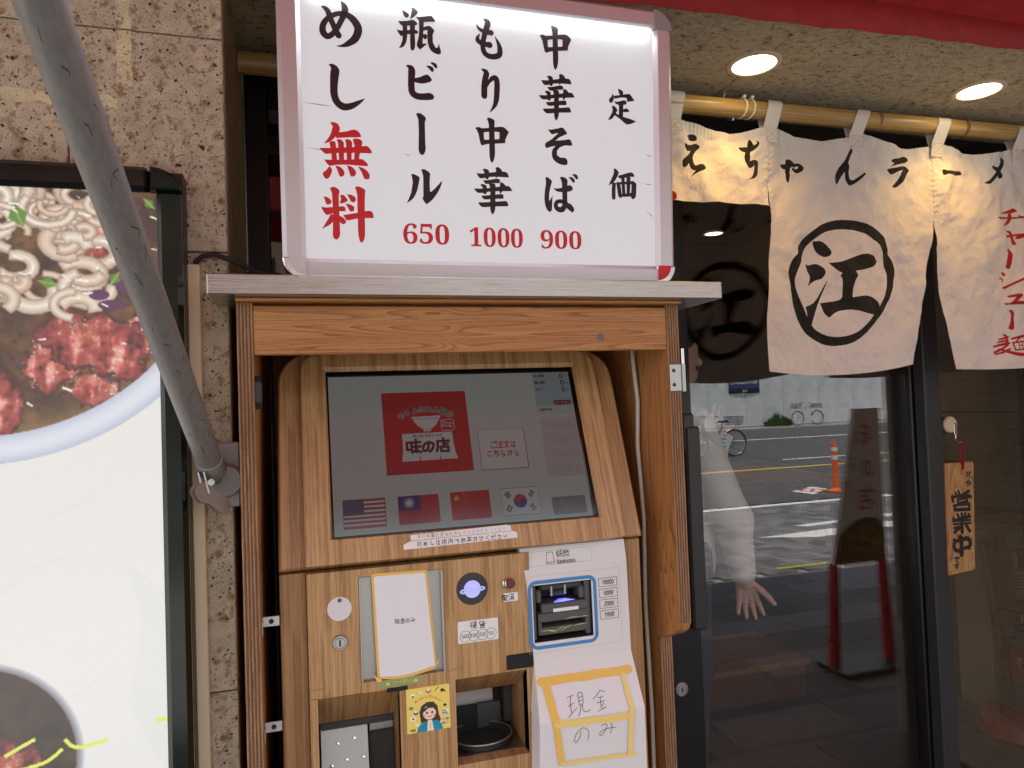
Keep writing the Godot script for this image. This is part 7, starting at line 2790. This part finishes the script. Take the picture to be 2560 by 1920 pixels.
# pen strokes of small Japanese lettering: each pair of figures is a point (x, y down) on a ten by ten grid; ~ marks a curved stroke
const PEN := {
	"も": "~41454758788684 2363 2666", "り": "~222636 ~62656759", "中": "1383861613 4049", "華": "1181 3032 6062 3373 1595 3436 6466 2777 1898 5359",
	"に": "2129 4383 ~46485989", "は": "2129 4383 ~6166685948575879", "と": "3134 ~733426375889", "か": "~1363666858 ~41361829 7284",
	"ら": "3152 ~2337466667695939", "ゆ": "~2228 ~363444756757 ~515559", "で": "~1383635455677989 7586 8695", "玉": "1282 2575 1989 5259 6778",
	"子": "227254 ~545949 1595", "が": "~1353565847 ~41361829 7284 8092", "入": "~42362819 ~3141426799", "っ": "~346474757859",
	"て": "~1383545355577989", "ま": "2282 2575 ~5156593948577989", "す": "1393 ~5155464555565749", "白": "4132 2282892922 2585",
	"め": "~213657 ~624638281735446474867859", "し": "~313748587886", "店": "1292 121609 5052 5356 5484 3686893936", "内": "19128289 5052 ~524537 5477",
	"お": "1363 ~313828264574866859 7284", "声": "1191 5053 2373 258587 2787 2519 5557", "け": "~2129 4383 ~61666749", "く": "712579",
	"だ": "1353 ~3119 5484 ~57588989 7182 8091", "さ": "1383 4177 ~26385979", "い": "~22263746 ~727476", "現": "0141 0444 0747 2127 5181855551 5383 6549 ~75788997",
	"金": "5014 5094 3373 2585 5358 2738 7668 1989", "の": "~5247381815335373847759", "み": "~2252372817264696 ~747659", "取": "0151 1118 4149 1343 1545 0847 5292 ~927659 ~546899",
	"消": "1021 0314 0927 6063 4052 9082 44848979 4449 4686 4787", "硬": "0141 ~2105 1445481814 5090 5282865652 5484 ~707559 ~566799", "貨": "2003 1115 5054 5494 8153 2575792925 2777 2676 3919 6989",
	"紙": "2003 0313 3105 0535 2529 0718 3647 8051 5158 5868 5595 ~70749999", "幣": "2025 0113 4133 0444 6052 5292 8254 6285 1787 1719 8789 5659", "組": "2003 0313 3105 0535 2529 0718 3647 5181 5159 8189 5484 5686 4999",
	"合": "5014 5094 3565 2777792927", "認": "1030 0141 1333 1535 1737391917 51918575 ~7145 ~56587989 4749 8688", "定": "5052 131292 9293 2474 5459 5787 ~36271999", "味": "0232370702 4292 3595 6069 ~656739 ~656799",
	"文": "5052 1292 ~725819 ~326899", "注": "1021 0314 0927 6052 4292 4595 6269 3999", "ご": "~2272 ~26485989 7081 9092", "こ": "~2272 ~26385888",
	"ち": "1282 ~41265474866849", "ゃ": "~1444636555 3349 5164", "ん": "~51194555687896", "れ": "2129 0333 ~3309 ~2745536367788997",
	"あ": "1272 ~414658 ~63472817355474867759", "ふ": "~415344566848 2618 7688", "る": "~22722544748688595766", "う": "3152 ~246474867839",
	"ざ": "1373 4167 ~26385979 7182 8091", "た": "1353 ~3119 5484 ~57588989", "つ": "~135373857749", "円": "19119199 1595 5055",
	"投": "0242 ~212919 0745 ~6155 6181 ~818394 4585 ~857649 ~466899", "購": "0131360601 0333 0708 2738 4191 4393 5054 7074 4999 4549 8589 4797 6449", "額": "2021 0141 ~2205 3214 1646491916 5191 6152 5282885852 5484 5686 5949 7989", "止": "5058 5484 2329 0999",
	"カ": "13838879 ~413619", "ー": "1585", "ド": "3039 3466 6071 8091", "選": "1021 041407 ~07192999 31513353 61816383 4595 3797 5457 7577", "択": "0242 ~212919 0745 51818555 ~515549 ~657799",
	"容": "5052 131292 9293 3425 6475 5418 5498 3767693937", "返": "1021 041407 ~07192999 4191 ~4137 4474 ~745836 ~466899", "却": "0242 2125 0545 ~251638 3949 6169 61918777", "挿": "0242 ~212919 0745 5181 4292 6069 5484875754 5686",
	"口": "2282882822", "メ": "~724719 2266", "ニ": "2373 1888", "ュ": "3464 6468 2888", "ボ": "1484 5159 2738 7688 7182 8091", "タ": "~413215 4373 ~73764819 3456", "を": "1373 ~41355547 ~7355574989", "変": "5051 1292 3236 5256 ~2315 7286 ~472819 ~278899", "更": "1191 2383 2575 2387 ~515719 ~478899",
	"!": "5156 5859"
}

# traced brush lettering, tenths of a millimetre on its own surface: s = brush stroke (x, y, width), p = outline
const SIGN_GLYPHS := {
	"me": [0, [["s", [-2798,4320,18,-2748,4305,68,-2698,4253,90,-2672,4164,93,-2624,4055,91,-2581,3956,97,-2543,3890,103]],["s", [-2489,4441,23,-2445,4377,92,-2430,4309,106,-2449,4237,101,-2497,4127,87,-2569,3992,86,-2651,3890,85,-2726,3858,103,-2786,3921,108,-2783,4025,96,-2730,4117,85,-2632,4198,80,-2529,4239,80,-2415,4236,98,-2313,4178,116,-2240,4076,128,-2231,3984,128,-2286,3861,122,-2392,3774,92,-2485,3729,46,-2582,3715,5]]]],
	"shi": [0, [["s", [-2703,3405,13,-2653,3387,80,-2615,3327,143,-2625,3222,135,-2636,3082,120,-2636,2942,117,-2594,2818,115,-2498,2751,121,-2383,2766,104,-2278,2822,76,-2195,2876,35,-2150,2906,3]]]],
	"mu": [1, [["s", [-2695,2477,25,-2633,2438,100,-2622,2381,126,-2668,2282,87,-2733,2200,56,-2809,2138,7]],["p", [-2611,2318,-2459,2355,-2344,2393,-2269,2369,-2229,2307,-2245,2276,-2411,2262,-2626,2236]],["p", [-2734,2168,-2677,2185,-2634,2163,-2630,2080,-2616,1876,-2698,1871,-2712,2049]],["p", [-2620,2208,-2570,2222,-2508,2178,-2505,2062,-2507,1883,-2585,1878,-2593,2057,-2596,2159]],["p", [-2485,2218,-2437,2230,-2375,2193,-2378,2071,-2389,1890,-2461,1885,-2466,2091,-2470,2168]],["p", [-2359,2233,-2310,2251,-2234,2236,-2207,2192,-2221,2133,-2252,2015,-2270,1897,-2351,1892,-2335,2022,-2337,2177]],["p", [-2889,2060,-2724,2071,-2440,2099,-2249,2125,-2140,2141,-2083,2097,-2056,2047,-2079,2024,-2252,2021,-2506,2005,-2695,1986,-2801,1972]],["p", [-2820,1878,-2635,1885,-2382,1906,-2242,1922,-2178,1897,-2126,1842,-2142,1812,-2308,1817,-2511,1815,-2637,1804,-2744,1785]],["p", [-2738,1781,-2702,1723,-2716,1652,-2761,1579,-2811,1576,-2847,1638,-2834,1677,-2777,1719]],["p", [-2650,1790,-2575,1776,-2513,1715,-2509,1657,-2541,1621,-2585,1627,-2608,1697]],["p", [-2464,1805,-2385,1787,-2329,1726,-2324,1668,-2364,1631,-2408,1637,-2431,1707]],["p", [-2287,1797,-2207,1778,-2131,1724,-2101,1655,-2115,1602,-2179,1598,-2210,1649,-2240,1731]]]],
	"ryo": [1, [["p", [-2744,1418,-2694,1448,-2634,1432,-2591,1383,-2606,1312,-2610,1132,-2601,991,-2600,797,-2601,669,-2643,603,-2680,604,-2714,652,-2710,819,-2704,1050,-2707,1255,-2717,1383]],["p", [-2847,1285,-2788,1277,-2733,1235,-2724,1191,-2772,1156,-2809,1174,-2826,1237]],["p", [-2593,1306,-2549,1327,-2511,1310,-2462,1239,-2501,1207,-2593,1177,-2576,1236,-2568,1288]],["p", [-2889,1117,-2855,1105,-2705,1121,-2604,1132,-2547,1141,-2510,1123,-2502,1072,-2530,1058,-2618,1057,-2720,1018,-2802,989,-2856,1050]],["p", [-2739,1011,-2683,987,-2704,896,-2762,830,-2888,759,-2850,814,-2791,906]],["p", [-2610,984,-2558,967,-2506,917,-2503,878,-2536,849,-2579,863,-2610,907]],["p", [-2475,1334,-2409,1334,-2347,1298,-2335,1254,-2361,1214,-2412,1220,-2442,1281]],["p", [-2504,1185,-2439,1178,-2376,1148,-2361,1110,-2384,1064,-2435,1068,-2465,1125]],["p", [-2544,999,-2328,1041,-2199,1072,-2121,1086,-2070,1058,-2055,987,-2079,966,-2279,958,-2458,916,-2502,930]],["p", [-2349,1447,-2301,1477,-2228,1453,-2180,1417,-2190,1332,-2196,1072,-2199,812,-2202,682,-2224,597,-2261,554,-2294,601,-2312,743,-2311,938,-2311,1197,-2316,1390]]]],
	"bin": [0, [["p", [-1509,4428,-1437,4396,-1392,4370,-1400,4323,-1439,4303,-1475,4329]],["p", [-1359,4477,-1330,4491,-1283,4471,-1239,4425,-1259,4386,-1318,4327,-1380,4284,-1360,4348,-1339,4423]],["p", [-1575,4232,-1466,4243,-1351,4277,-1309,4277,-1255,4237,-1274,4198,-1384,4185,-1515,4165]],["p", [-1603,4088,-1564,4079,-1428,4101,-1302,4120,-1255,4107,-1249,4082,-1262,4060,-1419,4037,-1535,3988,-1565,4026]],["p", [-1504,4177,-1426,4186,-1430,4020,-1445,3916,-1481,3840,-1529,3802,-1576,3790,-1538,3844,-1510,3929,-1502,4054]],["p", [-1382,4191,-1295,4191,-1302,4035,-1300,3869,-1318,3795,-1350,3769,-1375,3789,-1383,3881,-1381,4047]],["p", [-1281,4337,-1213,4340,-1032,4382,-990,4356,-954,4308,-969,4289,-1088,4277,-1152,4264,-1235,4291]],["p", [-1230,4302,-1146,4281,-1155,4134,-1169,3987,-1176,3904,-1107,3914,-1102,3906,-1161,3853,-1221,3800,-1267,3847,-1271,3904,-1242,4000,-1229,4126]],["p", [-1154,4176,-1079,4210,-1026,4201,-969,4145,-996,4100,-1007,4005,-995,3923,-959,3865,-928,3852,-911,3891,-897,3939,-884,3873,-865,3801,-887,3759,-951,3759,-1025,3795,-1066,3853,-1090,3955,-1091,4058,-1091,4142,-1155,4119]],["p", [-1162,4061,-1124,4070,-1093,4053,-1100,4005,-1127,3982,-1163,3998]]]],
	"bi": [0, [["s", [-1442,3514,31,-1391,3488,95,-1369,3438,121,-1376,3313,114,-1381,3178,110,-1364,3076,111,-1286,3026,111,-1181,3025,112,-1085,3038,123,-1053,3036,107]],["p", [-1321,3324,-1247,3341,-1130,3397,-1077,3383,-1034,3325,-1058,3286,-1176,3244,-1260,3243,-1323,3256]],["p", [-1126,3543,-1073,3552,-1020,3535,-995,3496,-1006,3458,-1031,3450,-1064,3489]],["p", [-1059,3599,-1013,3614,-960,3598,-935,3559,-941,3522,-968,3517,-999,3558]]]],
	"bar": [0, [["p", [-1315,2724,-1293,2743,-1246,2747,-1178,2709,-1147,2664,-1168,2605,-1168,2438,-1168,2240,-1164,2157,-1187,2082,-1225,2050,-1262,2072,-1284,2138,-1278,2274,-1273,2483,-1277,2639,-1294,2694]]]],
	"ru": [0, [["p", [-1423,1711,-1386,1731,-1318,1703,-1279,1674,-1295,1574,-1324,1458,-1374,1351,-1433,1285,-1502,1240,-1458,1326,-1413,1463,-1394,1590,-1397,1673]],["p", [-1254,1798,-1215,1821,-1157,1801,-1099,1752,-1109,1657,-1110,1510,-1107,1432,-1025,1504,-899,1643,-911,1573,-973,1444,-1072,1313,-1168,1233,-1201,1265,-1235,1326,-1222,1369,-1218,1547,-1217,1704,-1227,1766]]]],
	"mo": [0, [["s", [-110,4443,22,-53,4408,95,-43,4356,106,-85,4223,95,-121,4092,89,-135,3963,87,-109,3870,91,-33,3819,92,79,3820,99,158,3866,102,166,3963,90,140,4056,62,81,4167,5]],["s", [-231,4339,5,-221,4292,38,-156,4242,66,-68,4225,78,15,4219,99]],["s", [-180,4181,6,-220,4123,56,-221,4070,89,-161,4024,83,-73,4012,89,-17,4009,112]]]],
	"ri": [0, [["s", [-162,3582,22,-105,3556,78,-84,3510,106,-108,3412,102,-124,3283,107,-128,3133,106]],["s", [-77,3308,44,-42,3376,56,26,3446,84,82,3451,96,103,3378,99,100,3250,101,85,3088,96,49,2977,68,-37,2858,4]]]],
	"naka": [0, [["p", [-94,2745,-62,2769,-3,2755,47,2721,39,2611,41,2414,43,2261,38,2129,15,2040,-14,1995,-42,2031,-57,2123,-58,2320,-56,2538,-64,2691]],["p", [-307,2565,-258,2594,-189,2578,-156,2531,-148,2390,-140,2314,-167,2282,-206,2299,-227,2374,-247,2481,-268,2544]],["p", [-194,2577,-52,2593,166,2629,245,2599,300,2543,209,2525,118,2538,-54,2526,-156,2507]],["p", [129,2541,210,2558,300,2543,260,2474,230,2406,231,2351,119,2343,126,2409]],["p", [-153,2384,23,2400,161,2417,232,2395,228,2351,113,2337,-58,2320,-144,2298]]]],
	"hana": [0, [["p", [-294,1806,-172,1808,45,1845,195,1859,252,1840,280,1781,262,1762,124,1767,-71,1753,-230,1720]],["p", [-191,1869,-147,1891,-91,1875,-71,1838,-81,1728,-100,1711,-134,1720,-144,1790,-160,1844]],["p", [41,1910,82,1933,138,1905,166,1857,125,1828,84,1770,43,1735,44,1801,63,1857]],["p", [-184,1690,-49,1703,54,1730,106,1722,122,1684,98,1656,-16,1650,-130,1629]],["p", [-347,1542,-166,1549,63,1588,259,1615,304,1589,338,1541,315,1529,118,1519,-77,1499,-270,1469]],["p", [-235,1611,-193,1626,-137,1610,-120,1578,-123,1474,-151,1453,-185,1466,-183,1548]],["p", [119,1665,156,1670,207,1634,218,1596,164,1522,117,1470,107,1519,120,1596]],["p", [-218,1426,-66,1439,140,1471,174,1445,177,1407,156,1389,1,1382,-165,1363]],["p", [-279,1308,-115,1319,115,1343,218,1353,252,1322,257,1278,240,1263,-2,1250,-207,1230]],["p", [-85,1640,7,1645,40,1603,31,1449,31,1295,19,1185,-16,1117,-39,1122,-63,1192,-63,1357,-58,1554]]]],
	"naka_b": [0, [["p", [1102,4449,1134,4475,1192,4463,1243,4431,1235,4320,1236,4123,1239,3970,1234,3838,1212,3748,1182,3701,1155,3737,1140,3828,1138,4025,1140,4244,1132,4396]],["p", [890,4262,939,4293,1008,4279,1041,4233,1049,4092,1056,4017,1030,3983,991,3999,970,4073,950,4180,929,4242]],["p", [1002,4278,1144,4299,1361,4343,1440,4316,1494,4261,1404,4240,1313,4250,1142,4231,1040,4209]],["p", [1325,4254,1405,4273,1494,4261,1455,4191,1425,4121,1426,4067,1315,4055,1322,4121]],["p", [1043,4086,1219,4108,1356,4131,1427,4111,1424,4066,1309,4049,1138,4025,1053,4000]]]],
	"hana_b": [0, [["p", [912,3501,1033,3508,1247,3552,1395,3572,1451,3555,1478,3497,1461,3476,1325,3477,1133,3456,975,3417]],["p", [1014,3569,1057,3591,1113,3578,1132,3542,1123,3431,1104,3413,1070,3421,1060,3491,1045,3544]],["p", [1243,3618,1283,3642,1339,3616,1366,3569,1326,3538,1285,3479,1245,3442,1246,3508,1264,3565]],["p", [1021,3389,1154,3406,1256,3438,1307,3431,1323,3394,1300,3365,1187,3354,1074,3330]],["p", [860,3234,1039,3248,1264,3295,1458,3329,1503,3305,1536,3258,1513,3245,1320,3228,1127,3201,937,3164]],["p", [971,3307,1012,3324,1068,3311,1084,3279,1082,3175,1054,3153,1020,3164,1022,3246]],["p", [1320,3374,1357,3381,1407,3347,1418,3309,1365,3232,1319,3179,1308,3227,1321,3306]],["p", [988,3123,1137,3141,1341,3181,1375,3156,1377,3117,1357,3099,1204,3086,1041,3061]],["p", [928,3003,1090,3020,1316,3052,1418,3066,1452,3035,1457,2991,1439,2975,1201,2954,999,2926]],["p", [1119,3343,1209,3351,1242,3310,1233,3155,1234,3001,1222,2889,1187,2820,1165,2824,1141,2894,1141,3059,1145,3257]]]],
	"so": [0, [["p", [1017,2650,1078,2647,1178,2670,1285,2701,1334,2667,1380,2607,1366,2586,1276,2553,1208,2506,1157,2459,1275,2472,1410,2502,1449,2477,1473,2421,1458,2391,1385,2392,1306,2383,1233,2347,1187,2297,1175,2244,1191,2193,1235,2170,1336,2166,1379,2112,1367,2053,1316,2040,1233,2050,1155,2087,1101,2146,1084,2218,1099,2302,1133,2345,1167,2379,1083,2352,988,2315,963,2344,965,2396,990,2421,1063,2460,1142,2533,1233,2614,1104,2569,1066,2590]]]],
	"ba": [0, [["p", [955,1790,992,1812,1038,1779,1076,1740,1046,1644,1022,1539,1013,1373,1053,1437,1084,1496,1074,1365,1062,1229,1026,1199,982,1226,945,1307,929,1421,940,1566,965,1713]],["p", [1225,1810,1262,1831,1317,1821,1370,1776,1365,1672,1360,1399,1421,1360,1476,1299,1488,1248,1463,1213,1435,1214,1346,1278,1274,1332,1268,1478,1263,1635,1260,1750]],["s", [1315,1397,90,1307,1323,90,1267,1259,101,1211,1246,95,1155,1275,84,1140,1337,73,1174,1385,73,1242,1396,73,1303,1376,67]],["p", [1099,1624,1168,1617,1263,1635,1359,1666,1410,1693,1449,1671,1471,1630,1442,1592,1369,1569,1245,1559,1156,1572]],["p", [1387,1824,1441,1838,1492,1809,1510,1768,1498,1739,1473,1738,1435,1790]],["p", [1451,1875,1505,1894,1555,1876,1573,1835,1565,1803,1537,1801,1498,1852]]]],
	"tei": [0, [["p", [2380,3484,2461,3459,2486,3416,2471,3375,2423,3371,2400,3415]],["p", [2276,3388,2298,3334,2293,3275,2263,3227,2227,3211,2202,3248,2214,3294,2258,3330]],["p", [2294,3347,2416,3370,2583,3407,2633,3390,2704,3304,2682,3285,2551,3261,2567,3331,2444,3330,2314,3293]],["p", [2299,3247,2385,3250,2508,3287,2547,3251,2536,3211,2456,3198,2356,3196]],["p", [2396,3206,2485,3213,2474,2977,2392,2997]],["p", [2476,3115,2549,3143,2599,3105,2591,3081,2483,3067]],["p", [2257,3155,2298,3169,2354,3118,2361,3085,2309,2997,2250,2927,2171,2901,2230,2984,2270,3078]],["p", [2331,3037,2452,2989,2596,2961,2734,2922,2682,2889,2572,2850,2508,2869,2422,2934,2302,3003]]]],
	"ka": [0, [["p", [2266,2022,2305,2038,2369,1976,2358,1930,2301,1828,2228,1759,2161,1723,2230,1851,2278,1971]],["p", [2236,1792,2312,1777,2300,1632,2298,1501,2266,1471,2230,1491,2225,1602]],["p", [2350,1910,2433,1934,2622,1988,2686,1929,2671,1908,2577,1903,2403,1860]],["p", [2315,1790,2365,1795,2400,1742,2425,1534,2396,1512,2353,1543,2334,1673]],["p", [2322,1788,2604,1825,2663,1828,2720,1779,2712,1732,2618,1773,2415,1753]],["p", [2618,1773,2720,1779,2704,1547,2635,1497,2607,1542,2619,1688]],["p", [2383,1577,2615,1615,2703,1613,2687,1559,2411,1533]],["p", [2417,1874,2482,1891,2496,1589,2433,1586]],["p", [2522,1893,2606,1904,2586,1607,2520,1597]]]],
}
const NOREN_GLYPHS := [
	[0, [["p", [9563,21173,9610,21220,9731,21239,9825,21209,9861,21158,9819,21090,9639,21072,9579,21110,9606,21134,9577,21153]],["p", [9442,20945,9485,20964,9549,20937,9694,20974,9791,21011,9887,21011,9963,20950,9918,20903,9830,20833,9754,20742,9708,20664,9702,20546,9733,20451,9787,20439,9921,20490,10005,20479,10068,20413,10035,20352,9899,20295,9801,20252,9702,20193,9610,20129,9680,20224,9756,20303,9673,20319,9604,20379,9562,20484,9510,20406,9444,20375,9398,20409,9392,20537,9449,20604,9561,20697,9644,20815,9541,20781,9471,20819,9434,20891]],["p", [11058,20971,11100,20998,11314,21016,11390,21027,11480,21055,11552,21093,11573,21139,11564,21204,11625,21154,11637,21099,11593,21030,11500,20946,11389,20884,11230,20857,11132,20888]],["p", [11414,21223,11450,21196,11477,21121,11486,21044,11422,20919,11375,20861,11363,20761,11357,20634,11485,20686,11574,20692,11636,20657,11657,20581,11633,20370,11577,20268,11459,20201,11292,20140,11384,20213,11472,20328,11491,20439,11497,20550,11411,20478,11334,20454,11273,20486,11215,20576,11186,20684,11202,20794,11314,21011,11345,21123,11381,21202]]]],
	[0, [["p", [12396,20631,12442,20682,12591,20691,12604,20802,12670,20833,12755,20824,12824,20779,12864,20721,12950,20726,13048,20677,13093,20588,13053,20512,12920,20461,12822,20486,12755,20567,12815,20614,12855,20574,12927,20578,12973,20630,12902,20644,12836,20615,12773,20630,12713,20589,12547,20549,12457,20574]],["p", [12563,20568,12714,20602,12676,20441,12655,20318,12581,20162,12545,20251]],["p", [14623,21265,14655,21286,14689,21225,14666,21098,14582,20954,14504,20793,14546,20752,14555,20652,14560,20489,14599,20379,14695,20353,14820,20417,15035,20561,15073,20522,14941,20398,14766,20275,14595,20206,14508,20249,14456,20383,14438,20582,14307,20400,14131,20203,14079,20194,14031,20260,14039,20385,14201,20606,14397,20880,14515,21088,14589,21193]]]],
	[0, [["p", [15998,20961,16068,21014,16287,21057,16435,21112,16580,21110,16644,21051,16571,20968,16276,20887,15938,20782,16096,20899,16014,20923]],["p", [15834,20708,15906,20728,16148,20775,16417,20845,16562,20830,16658,20742,16547,20614,16413,20410,16234,20264,16112,20223,16005,20233,16145,20357,16263,20519,16361,20724,16164,20650,15992,20576,15876,20633]],["p", [17792,20796,17857,20826,17994,20794,18453,20825,18546,20760,18496,20711,17986,20691,17871,20661,17811,20697]],["p", [19894,21270,19975,21290,20106,21253,20119,21151,20048,21023,19972,20895,20029,20775,20011,20702,19928,20671,19841,20744,19712,20614,19518,20491,19385,20467,19277,20498,19528,20624,19757,20862,19592,20954,19582,20999,19649,21015,19847,21000,19935,21180]]]],
	[1, [["p", [19905,19635,20329,19782,20427,19821,20571,19726,20397,19678,20093,19643]],["p", [19703,19517,19784,19515,20350,19561,20616,19563,20602,19635,20712,19582,21000,19588,20994,19520,20346,19509,19817,19453]],["p", [20225,19648,20377,19669,20392,19511,20239,19346,19911,19219,20090,19355,20195,19503]],["p", [19948,18962,20309,19023,20692,19073,20961,19097,21036,19071,20877,18993,20641,18913,20412,18891,20534,18996,20304,18959,20018,18907]],["p", [20064,19109,20186,19143,20296,19103,20321,18931,20419,18732,20341,18701,20242,18742,20197,19042]],["p", [20029,18549,20106,18585,20230,18482,20226,18324,20151,18036,20080,17986,19990,18032,20033,18262,20078,18464]],["p", [19810,17872,19904,17894,20018,17818,19838,17750,19899,17816]],["p", [19705,17713,19799,17735,19895,17674,19806,17572,19813,17672]],["p", [19762,17486,19834,17459,20199,17578,20864,17848,20898,17790,20387,17581,19847,17374]],["p", [19926,17189,20457,17266,20547,17195,20308,17035,20840,17053,20832,16952,19812,16918,19798,16975,20041,16990,20280,17164,19978,17141]],["p", [19930,16747,20006,16776,20113,16705,20118,16520,20122,16234,20036,16184,19939,16235,20009,16463,20009,16662]],["s", [19558,15903,37,19738,15938,59,19920,15979,52]],["s", [19515,15824,37,19694,15851,60,19901,15880,45]],["s", [19373,15702,45,19650,15755,74,19932,15803,60]],["s", [19765,16043,52,19853,15980,82,19835,15753,67]],["s", [19873,15753,59,19641,15628,66,19375,15527,74]],["s", [19408,15476,37,19671,15534,66,19919,15625,52]],["s", [19530,15629,37,19857,15540,81,20225,15464,105,20754,15456,91]],["s", [20016,15922,52,20378,15990,76,20799,16036,69]],["s", [20300,15962,53,20220,15892,45,20148,15830,29]],["s", [20056,15813,53,20073,15694,53,20107,15594,52]],["s", [20063,15808,45,20366,15833,45,20747,15853,53]],["s", [20251,15811,38,20281,15611,38]],["s", [20403,15819,37,20410,15616,37]],["s", [20263,15720,30,20415,15730,30]],["s", [20107,15591,45,20424,15610,45,20728,15614,46]],["s", [20727,15844,53,20689,15601,53]]]],
	[0, [["p", [13236,18606,13524,18602,13728,18498,13825,18346,13765,18233,13578,18198,13349,18311,13255,18484]],["p", [12977,17986,13121,17963,13331,18003,13560,17898,13605,17766,13491,17611,13252,17541,12999,17385,13128,17648,13033,17800]],["p", [13630,17569,13525,17303,13318,16907,13170,16601,13077,16340,12957,16492,12918,16709,12874,16831,13191,16950,13415,17214]],["p", [13726,18034,14073,18063,14456,18184,14843,18296,15170,18269,15315,18114,15206,17976,14871,17879,14542,17828,14620,17696,14498,17560,14402,17313,14361,17091,14879,17149,15147,17052,15301,16873,15175,16625,14849,16669,14367,16757,13884,16712,13610,16544,13462,16689,13398,16943,14010,17035,14080,17310,14097,17576,14039,17686,14108,17762,13926,17839]]]],
	[2, [["p", [14224,19217,14682,19199,15165,19060,15511,18845,15739,18488,15757,18329,15914,18151,15980,17878,15900,17512,15770,17238,15459,16738,15046,16334,14702,16067,14313,15871,13881,15787,13461,15805,13107,15970,12812,16210,12579,16600,12476,17032,12450,17464,12414,17723,12450,17897,12564,18116,12716,18272,12763,18470,13064,18763,13497,19043,13875,19177]]]],
	[3, [["p", [14208,18958,14611,18936,14986,18827,15304,18634,15536,18369,15574,18097,15693,17782,15664,17509,15482,17100,15240,16783,14888,16424,14492,16158,14056,16037,13632,16031,13325,16142,13087,16340,12889,16644,12729,16991,12596,17336,12583,17553,12655,17749,12815,18035,12867,18211,12992,18411,13211,18614,13537,18823,13859,18923]]]],
]
const TAG_STROKES := [["s", [-214,816,92,-167,706,93]],["s", [-101,862,93,-55,741,99]],["s", [326,843,111,40,713,137]],["s", [-358,720,109,-341,570,122]],["s", [-319,696,93,122,707,110,369,668,138,393,623,56]],["s", [-161,599,82,228,635,82]],["s", [232,624,89,234,528,94]],["s", [234,528,94,-129,479,93]],["s", [-148,598,82,-142,480,82]],["s", [-311,418,98,-8,438,94,310,436,111]],["s", [310,425,110,299,276,110]],["s", [312,264,110,-266,287,120]],["s", [-290,406,103,-279,288,103]],["s", [-194,143,93,-134,21,93]],["s", [-15,151,99,-11,11,99]],["s", [137,149,94,73,26,83]],["s", [273,107,94,168,-3,82]],["s", [-364,61,71,-315,-17,71,322,28,95]],["s", [-400,-64,65,315,-79,77]],["s", [-379,-155,65,322,-176,77]],["s", [-361,-279,77,-56,-241,76]],["s", [-24,13,126,-43,-434,137]],["s", [-114,-279,109,-342,-408,119]],["s", [137,-235,110,276,-418,122]],["s", [-162,-572,109,-109,-598,153,-93,-834,158,-114,-1129,164]],["s", [-386,-638,98,-350,-705,120,-399,-827,130,-354,-959,136,-194,-1016,125]],["s", [-308,-687,109,-88,-685,126,136,-641,148,265,-759,150,242,-885,133,87,-935,110,-134,-936,121]],["s", [114,-938,99,236,-970,83]],["s", [272,1437,38,411,1440,39,392,1376,39,279,1351,39,272,1437,38]],["s", [292,1339,33,247,1289,33]],["s", [349,1357,39,398,1257,38]],["s", [324,1198,33,219,1097,39]],["s", [324,1198,33,414,1106,39]],["s", [275,1104,33,388,1118,33]],["s", [274,1083,33,400,1096,39,367,1034,39,282,1007,39]],["s", [-441,-1215,33,-221,-1204,38,-348,-1256,38,-339,-1320,38,-259,-1349,38]],["s", [-251,-1233,27,-218,-1273,27]],["s", [-443,-1437,33,-223,-1416,38]],["s", [-330,-1385,38,-312,-1513,38,-381,-1528,33,-364,-1477,33,-297,-1494,33,-343,-1570,22]]]
const HAND := [[4238,2619,4358,2589],[4312,2612,4278,2705,4271,2859],[4234,2757,4349,2716],[4202,2929,4297,2857,4383,2801],[4441,2577,4437,2682,4438,2763],[4441,2577,4510,2569,4526,2648,4502,2749,4437,2769],[4438,2647,4509,2634],[4438,2705,4502,2691],[4455,2777,4428,2865,4380,2932],[4490,2770,4485,2850,4530,2886,4616,2864],[4411,3185,4394,3267,4338,3343,4304,3361,4286,3322,4316,3230,4399,3152,4479,3141,4543,3206,4546,3292,4523,3362],[4862,2585,4790,2648,4705,2709],[4862,2585,4939,2620],[4792,2697,4894,2687],[4759,2776,4903,2761],[4842,2692,4815,2868],[4755,2907,4912,2859],[4881,2794,4842,2836],[4790,3151,4888,3141,4870,3227,4783,3314,4750,3284,4814,3231,4955,3215,5061,3220],[4973,3129,4983,3220,4951,3304]]
